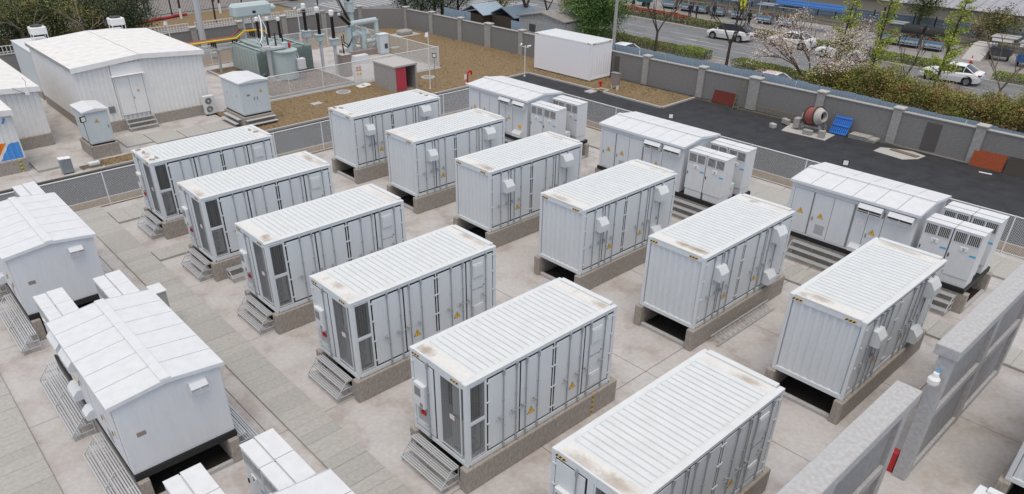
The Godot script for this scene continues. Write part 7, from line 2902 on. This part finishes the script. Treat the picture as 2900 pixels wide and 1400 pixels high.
func backdrop(dark: Array, green: Array, olive: Array, lime: Array) -> void:
	var mb := MB.new()
	# warehouse behind the market
	var w := thing("warehouse", "long low warehouse with a grey ribbed metal roof at the top right", "building", Vector3(86, 0, -15))
	mb = MB.new()
	mb.bx(0, 40, -0.5, 1.95, -22, 50)
	part(mb, "wall", mat("warehouse_wall", Color(0.66, 0.62, 0.56), 0.8), w)
	mat("warehouse_roof", Color(0.66, 0.655, 0.68), 0.55)
	worn(M.warehouse_roof, noise(0.01, grey(0.85), grey(1.0), 61, 5), 5.0)
	for k in 72:
		mb = MB.new()
		var z := -22.0 + k
		mb.prism(PackedVector2Array([Vector2(-0.5, 1.96), Vector2(40, 9.5), Vector2(40, 9.55), Vector2(-0.5, 2.01)]), Vector3(0, 0, z + 0.01), Vector3.RIGHT, Vector3.UP, 0.98)
		mb.prism(PackedVector2Array([Vector2(-0.5, 2.0), Vector2(40, 9.54), Vector2(40, 9.62), Vector2(-0.5, 2.08)]), Vector3(0, 0, z + 0.02), Vector3.RIGHT, Vector3.UP, 0.08)
		part(mb, "roof_sheet", M.warehouse_roof, w)
	# blue-grey panel fence
	var f := thing("panel_fence", "blue-grey panel fence in front of the warehouse", "fence", Vector3(81.5, 0.1, -60))
	mat("fence_slate", Color(0.40, 0.46, 0.52), 0.6)
	for k in 36:
		mb = MB.new()
		mb.bev(-0.03, 0.03, 0.05, 1.25, k * 2.2 + 0.06, k * 2.2 + 2.14, 0.01)
		part(mb, "panel", M.fence_slate, f)
		mb = MB.new()
		mb.bx(-0.05, 0.05, 0.0, 1.4, k * 2.2 - 0.05, k * 2.2 + 0.05)
		part(mb, "post", M.black, f)
	leafy_tree("garden_tree", "rounded olive bush before the warehouse, above the food carts", Vector3(77.0, 0.1, -8.9), 3.6, Vector3(1.9, 1.7, 2.2), 110, 46, 0.1, olive + dark, M.bark)
	leafy_tree("garden_tree", "mossy green tree behind the barrel-hooded stalls", Vector3(79.5, 0.1, -17.0), 6.4, Vector3(1.7, 2.6, 1.8), 110, 46, 0.1, [Color(0.08, 0.11, 0.02), Color(0.12, 0.15, 0.03), Color(0.05, 0.07, 0.02)], M.bark)
	# sheds behind the hoarding
	var s := thing("old_shed", "old whitewashed shed with peeling walls and a flat grey roof", "shed", Vector3(45.2, 0, -43.0))
	mat("peeling", Color(0.80, 0.80, 0.79), 0.9)
	worn(M.peeling, noise(0.02, Color(0.62, 0.61, 0.6), Color(1, 1, 1), 62, 5), 2.0)
	mb = MB.new()
	mb.bx(0, 4.6, 0, 2.3, 0, 6.3)
	part(mb, "wall", M.peeling, s)
	mb = MB.new()
	mb.prism(PackedVector2Array([Vector2(-0.2, 2.3), Vector2(3.3, 2.95), Vector2(6.5, 2.45), Vector2(6.5, 2.55), Vector2(3.3, 3.07), Vector2(-0.2, 2.42)]), Vector3(4.8, 0, 0), Vector3.BACK, Vector3.UP, 5.0)
	part(mb, "roof", M.paving, s)
	mb = MB.new()
	mb.prism(PackedVector2Array([Vector2(0, 2.3), Vector2(6.3, 2.3), Vector2(6.3, 2.45), Vector2(3.3, 2.92), Vector2(0, 2.34)]), Vector3(0.2, 0, 0), Vector3.BACK, Vector3.UP, 0.15)
	part(mb, "gable", M.peeling, s)
	mb = MB.new()
	mb.bx(-0.02, 0.02, 1.1, 1.8, 1.5, 2.4)
	part(mb, "window", M.dark_inside, s)
	for q in [[44.0, -50.8, 3.6, 3.4, "blue", "low shed with a pale blue sheet roof behind the wall corner"], [45.2, -47.5, 3.8, 3.6, "dark", "low shed with a dark sheet roof left of the whitewashed shed"]]:
		var d := thing("lean_to_shed", q[5], "shed", Vector3(q[0], 0, q[1]))
		mb = MB.new()
		mb.bx(0.1, q[2] - 0.1, 0, 1.95, 0.1, q[3] - 0.1)
		part(mb, "wall", M.bark, d)
		mb = MB.new()
		mb.prism(PackedVector2Array([Vector2(-0.2, 1.95), Vector2(q[3] * 0.5, 2.75), Vector2(q[3] + 0.2, 1.95), Vector2(q[3] + 0.2, 2.02), Vector2(q[3] * 0.5, 2.85), Vector2(-0.2, 2.02)]), Vector3(q[2], 0, 0), Vector3.BACK, Vector3.UP, q[2])
		part(mb, "roof", M.sheet_blue if q[4] == "blue" else M.fence_slate, d)
	bare_tree("bare many-branched tree behind the dark shed", Vector3(48.2, 0, -45.2), 7.5, 0.24, 5, M.bark)
	bare_tree("slim bare tree right of the many-branched one", Vector3(50.2, 0, -44.0), 6.5, 0.12, 4, M.bark)
	leafy_tree("garden_tree", "yellowing tree above the blue shed roof", Vector3(49.5, 0, -50.5), 5.6, Vector3(2.1, 1.9, 2.4), 120, 44, 0.09, [Color(0.22, 0.20, 0.05), Color(0.16, 0.16, 0.04), Color(0.28, 0.22, 0.08)], M.pale_bark)
	leafy_tree("garden_tree", "yellow-green small tree left of the round evergreen", Vector3(54.3, 0, -44.5), 4.6, Vector3(1.5, 1.5, 1.8), 70, 40, 0.09, [Color(0.24, 0.24, 0.06), Color(0.18, 0.19, 0.05)], M.pale_bark)
	var xs := [42.6, 44.0, 45.6, 43.2, 46.8]
	var zs := [-56.2, -54.2, -57.6, -60.0, -54.8]
	for i in 5:
		leafy_tree("evergreen_tree", "dark evergreen behind the wall corner, %s" % ["leftmost in front", "middle in front", "middle behind", "far left behind", "rightmost"][i], Vector3(xs[i], 0, zs[i]), 5.0 + 0.4 * (i % 3), Vector3(1.5, 2.2, 1.5), 90, 44, 0.085, dark + [Color(0.07, 0.09, 0.03)], M.bark, "evergreens behind the wall corner")
	# dark belt of trees at the top left
	var n := 0
	for r in 3:
		for k in 9:
			var x := -12.0 + k * 3.4 + r * 1.2 + rng.randf_range(-0.6, 0.6)
			var z := -68.5 - r * 4.6 + rng.randf_range(-0.7, 0.7)
			if x > 15.5 + r * 1.0:
				continue
			var pal := dark if (k + r) % 3 else dark + green
			leafy_tree("belt_tree", "dark dense tree in the belt at the top left, row %s, %s from the left" % [["one", "two", "three"][r], nth(k)], Vector3(x, 0, z), 5.2 + r * 1.3 + rng.randf_range(-0.5, 0.5), Vector3(2.3, 2.5 + r * 0.5, 2.3), 120, 44, 0.1, pal, M.bark, "tree belt at the top left")
			n += 1
	leafy_tree("olive_tree", "thin yellow-leaved tree with pale forked trunk before the dark belt", Vector3(9.9, 0, -65.5), 5.6, Vector3(2.0, 1.5, 1.6), 46, 22, 0.07, [Color(0.26, 0.24, 0.04), Color(0.20, 0.18, 0.05), Color(0.12, 0.13, 0.04)], M.pale_bark)
	leafy_tree("olive_tree", "thin yellow-leaved tree with pale trunk at the far left", Vector3(5.0, 0, -66.5), 6.0, Vector3(2.2, 1.7, 1.8), 52, 22, 0.07, [Color(0.26, 0.24, 0.04), Color(0.20, 0.18, 0.05), Color(0.12, 0.13, 0.04)], M.pale_bark)
	var ys := thing("yellow_sign", "small yellow sign on a thin post before the dark trees", "sign", Vector3(11.6, 0, -64.0))
	mb = MB.new()
	mb.tube(Vector3.ZERO, Vector3(0, 2.0, 0), 0.03, 0.03, 6)
	part(mb, "post", M.black, ys)
	mb = MB.new()
	mb.bx(-0.3, 0.3, 1.9, 2.25, 0.03, 0.05)
	var yb := part(mb, "board", M.banner_yellow, ys)
	mb = MB.new()
	mb.col = Color(0.1, 0.08, 0.02)
	for k in 3:
		mb.bx(-0.22 + k * 0.16, -0.1 + k * 0.16, 2.03, 2.12, 0.05, 0.055)
	part(mb, "lettering", M.print, yb)
	# the road behind the back wall, with limewashed trees and an iron fence
	for q in [[20.6, -79.1, "left"], [24.0, -78.7, "middle"], [29.1, -79.3, "right"]]:
		bare_tree("street tree with limewashed trunk foot before the iron fence, %s one" % q[2], Vector3(q[0], 0.05, q[1]), 6.5, 0.14, 3, M.bark, true)
	bare_tree("bare tree leaning over the white railing right of the steel mast", Vector3(26.0, 0.05, -73.6), 6.2, 0.13, 4, M.bark)
	var ir := thing("iron_fence", "black iron bar fence beyond the grass strip at the top", "fence", Vector3(12.0, 0.05, -81.5))
	for b in 9:
		mb = MB.new()
		for k in 16:
			mb.bx(b * 3.0 + k * 0.1875 + 0.06, b * 3.0 + k * 0.1875 + 0.09, 0.1, 2.1, -0.015, 0.015)
		mb.bx(b * 3.0 + 0.05, b * 3.0 + 2.95, 1.9, 1.95, -0.02, 0.02)
		mb.bx(b * 3.0 + 0.05, b * 3.0 + 2.95, 0.25, 0.3, -0.02, 0.02)
		part(mb, "bar_panel", M.black, ir)
		mb = MB.new()
		mb.bx(b * 3.0 - 0.05, b * 3.0 + 0.05, 0.0, 2.3, -0.05, 0.05)
		part(mb, "post", M.black, ir)
	mb = MB.new()
	for k in 9:
		mb.tube(Vector3(18.6 + k * 0.75, 0.2 + 0.05 * sin(k * 2.0), -78.2 - k * 0.26), Vector3(19.35 + k * 0.75, 0.2 + 0.05 * sin((k + 1) * 2.0), -78.2 - (k + 1) * 0.26), 0.17, 0.17, 8)
	single(mb, "red_hose", mat("hose_red", Color(0.60, 0.12, 0.12), 0.6), "long red inflated hose lying along the foot of the iron fence", "hose", Vector3.ZERO)
	var b := thing("pale_building", "pale building with a green door beyond the iron fence at the top", "building", Vector3(14, 0, -101))
	mb = MB.new()
	mb.bx(0, 34, 0, 7, -10, 0)
	part(mb, "wall", M.building_white, b)
	for k in 9:
		mb = MB.new()
		mb.bx(1.5 + k * 3.6, 3.3 + k * 3.6, 1.0, 2.6, 0.002, 0.05)
		var wn := part(mb, "window", M.dark_inside, b)
		mb = MB.new()
		mb.bx(1.4 + k * 3.6, 3.4 + k * 3.6, 0.9, 0.998, 0.002, 0.12)
		part(mb, "sill", M.kerb, wn)
	mb = MB.new()
	mb.bx(12.1, 13.0, 0.0, 2.4, 0.06, 0.1)
	part(mb, "door", mat("door_green", Color(0.15, 0.36, 0.33), 0.5), b)
	for q in [["dark pole at the junction, left of the crossing", 39.9, -74.5], ["dark pole at the junction, right of the crossing", 50.5, -66.5], ["dark pole at the junction behind the whitewashed shed", 60.5, -51.0]]:
		mb = MB.new()
		mb.tube(Vector3.ZERO, Vector3(0, 6.5, 0), 0.09, 0.06, 8)
		single(mb, "signal_pole", M.black, q[0], "pole", Vector3(q[1], 0, q[2]), "poles at the junction")
	leafy_tree("round_bush", "round dark bush on the traffic island near the crossing", Vector3(41.0, 0, -83.0), 1.6, Vector3(1.6, 0.9, 1.6), 60, 40, 0.09, dark + green, M.bark)

func nth(k: int) -> String:
	return ["first", "second", "third", "fourth", "fifth", "sixth", "seventh", "eighth", "ninth"][k]

func _ready() -> void:
	rng.seed = 5
	# camera
	var cam := Camera3D.new()
	cam.name = "camera"
	add_child(cam)
	cam.position = Vector3(-9.3503, 15.0392, 13.9754)
	cam.rotation_order = EULER_ORDER_YXZ
	cam.rotation_degrees = Vector3(-31.9957, -41.7613, -0.0736)
	cam.keep_aspect = Camera3D.KEEP_HEIGHT
	cam.near = 0.1
	cam.far = 600.0
	cam.projection = Camera3D.PROJECTION_FRUSTUM
	cam.size = 0.1 * 1400.0 / 2042.08
	cam.frustum_offset = Vector2(54.676, 205.291) / 2042.08 * 0.1
	cam.current = true
	# bright overcast sky
	var env := Environment.new()
	env.background_mode = Environment.BG_SKY
	var sky := Sky.new()
	var sm := ProceduralSkyMaterial.new()
	sm.sky_top_color = Color(0.79, 0.825, 0.88)
	sm.sky_horizon_color = Color(0.78, 0.82, 0.885)
	sm.sky_curve = 0.2
	sm.ground_bottom_color = Color(0.35, 0.34, 0.33)
	sm.ground_horizon_color = Color(0.6, 0.6, 0.6)
	sky.sky_material = sm
	env.sky = sky
	env.tonemap_mode = Environment.TONE_MAPPER_LINEAR
	env.tonemap_exposure = 1.24
	env.sdfgi_enabled = true
	env.ssao_enabled = true
	env.ssil_enabled = true
	var we := WorldEnvironment.new()
	we.name = "environment"
	we.environment = env
	add_child(we)
	var sun := DirectionalLight3D.new()
	sun.name = "sun"
	sun.light_energy = 0.5
	sun.light_angular_distance = 35.0
	sun.light_color = Color(1.0, 0.96, 0.91)
	sun.shadow_enabled = true
	sun.rotation_degrees = Vector3(-72, -45, 0)
	add_child(sun)
	materials()
	ground()
	boundary()
	yard_units()
	left_buildings()
	substation()
	roadside()
	street_life()

func yard_units() -> void:
	plinth_meshes()
	cabinet_meshes()
	var zs := [-22.27, -16.69, -11.10, -5.53, 0.0, 5.55]
	var first := {}
	for row in 2:
		var kind := "A" if row == 0 else "B"
		var x := 0.0 if row == 0 else 10.7
		var where := "in the left row with mesh-panelled ends" if row == 0 else "in the right row with blank ribbed ends"
		for i in 7:
			var z: float = zs[i] if i < 6 else 12.55
			var label: String = "battery container %s, %s from the lawn fence" % [where, ["first", "second", "third", "fourth", "fifth", "sixth"][mini(i, 5)]]
			if i == 6:
				label = "battery container beyond the concrete fire walls, %s" % ("roof corner only" if row == 0 else "lower corner at the right edge")
			var b: Node3D
			var at := Vector3(x, 0.85, z)
			b = make_container(kind, i + row * 7)
			b.position = at
			b.set_meta("label", label)
			var pl: Node3D
			var plabel: String = "concrete plinth walls under the %s battery container of the %s row" % [["first", "second", "third", "fourth", "fifth", "sixth", "seventh"][i], "left" if row == 0 else "right"]
			if not first.has("plinth"):
				pl = make_plinth()
				first["plinth"] = pl
				pl.position = Vector3(x, 0, z)
				pl.set_meta("label", plabel)
			else:
				pl = copy(first["plinth"], Vector3(x, 0, z), 0.0, plabel)
			if row == 0:
				var sl: String = "grey steel bar steps at the mesh end of the %s left-row container" % ["first", "second", "third", "fourth", "fifth", "sixth", "seventh"][i]
				if not first.has("stair"):
					var st := make_stair("container_steps", 0.15, 2.10, "steel steps at the container ends")
					first["stair"] = st
					st.position = Vector3(x, 0, z)
					st.set_meta("label", sl)
				else:
					copy(first["stair"], Vector3(x, 0, z), 0.0, sl)
	# skids
	var c := make_skid(false)
	var d := make_skid(true)
	var cp := make_skid_plinth()
	var nm := ["beside the asphalt, farthest from the camera", "beside the asphalt, middle of the three", "beside the asphalt, nearest the fire wall"]
	var nd := ["left of the walkway, at the left edge by the fence", "left of the walkway, whole roof in the foreground", "left of the walkway, only its roof corner at the bottom edge"]
	for k in 3:
		var zc := 0.12 + (k - 2) * 11.14
		var zd := -11.1 + (k - 1) * 11.15
		var lc: String = "gable-roofed inverter skid " + nm[k]
		var ld: String = "gable-roofed inverter skid " + nd[k]
		if k == 0:
			c.position = Vector3(20.72, 0, zc)
			c.set_meta("label", lc)
			d.position = Vector3(-7.1, 0, zd)
			d.set_meta("label", ld)
			cp.position = Vector3(20.72, 0, zc)
			cp.set_meta("label", "plinth under the skid " + nm[k])
		else:
			copy(c, Vector3(20.72, 0, zc), 0, lc)
			copy(d, Vector3(-7.1, 0, zd), 0, ld)
			copy(cp, Vector3(20.72, 0, zc), 0, "plinth under the skid " + nm[k])
		copy(cp, Vector3(-7.1, 0, zd), 0, "plinth under the skid " + nd[k])
	var s := make_stair("skid_steps", 0.0, 6.9, "steel steps along the inverter skids")
	s.position = Vector3(20.76, 0, -21.4)
	s.set_meta("label", "long steel steps along the front of the skid farthest from the camera")
	copy(s, Vector3(20.76, 0, -10.25), 0, "long steel steps along the front of the middle skid beside the asphalt")
	copy(s, Vector3(20.76, 0, 0.9), 0, "long steel steps along the front of the skid nearest the fire wall")
	var t := make_stair("skid_steps", 0.0, 3.9, "steel steps along the inverter skids")
	t.position = Vector3(-7.06, 0, -11.15)
	t.set_meta("label", "steel bar steps on the left side of the foreground skid, farther flight")
	copy(t, Vector3(-7.06, 0, -6.2), 0, "steel bar steps on the left side of the foreground skid, nearer flight")
	copy(t, Vector3(-7.06, 0, -22.3), 0, "steel bar steps on the left side of the left-edge skid, farther flight")
	copy(t, Vector3(-7.06, 0, -17.4), 0, "steel bar steps on the left side of the left-edge skid, nearer flight")
	copy(t, Vector3(-4.14, 0, -3.3), PI, "steel bar steps on the walkway side of the foreground skid")
	copy(t, Vector3(-4.14, 0, -14.5), PI, "steel bar steps on the walkway side of the left-edge skid")
	fence("chain_link_fence", "chain-link fence with white posts between the containers and the lawn", Vector3(-13.6, 0, -26.02), Vector3(28.3, 0, -26.12), 13, 1.8)
	fence("chain_link_fence", "chain-link fence with white posts between the right-hand skids and the asphalt", Vector3(28.3, 0, -25.9), Vector3(28.0, 0, 14.0), 12, 1.8)
	fire_walls()

func fire_walls() -> void:
	for w in [[9.65, 17.5, "tall grey concrete fire wall at the right with a lamp on its end"], [-0.6, 7.15, "tall grey concrete fire wall cut by the bottom edge of the photo"]]:
		var f := thing("fire_wall", w[2], "wall", Vector3(w[0], 0, 10.2), 0.0, "concrete fire walls")
		var len: float = w[1] - w[0]
		for k in 3:
			var x: float = k * (len - 0.34) / 2.0
			var mb := MB.new()
			mb.bev(x, x + 0.34, 0.0, 4.28, 0.0, 0.36, 0.015)
			part(mb, "column", M.wall_concrete, f)
		for k in 2:
			var x0: float = 0.342 + k * (len - 0.34) / 2.0
			var x1: float = (k + 1) * (len - 0.34) / 2.0 - 0.002
			var mb := MB.new()
			mb.bx(x0, x1, 0.0, 4.28, 0.07, 0.24)
			part(mb, "wall_panel", M.wall_panel, f)
			for y in [0.0, 2.1]:
				mb = MB.new()
				mb.bev(x0, x1, y, y + 0.28, 0.241, 0.34, 0.012)
				part(mb, "beam", M.wall_concrete, f)
		var mb := MB.new()
		mb.bev(-0.06, len + 0.06, 4.282, 4.6, -0.14, 0.46, 0.02)
		part(mb, "coping", M.wall_concrete, f)
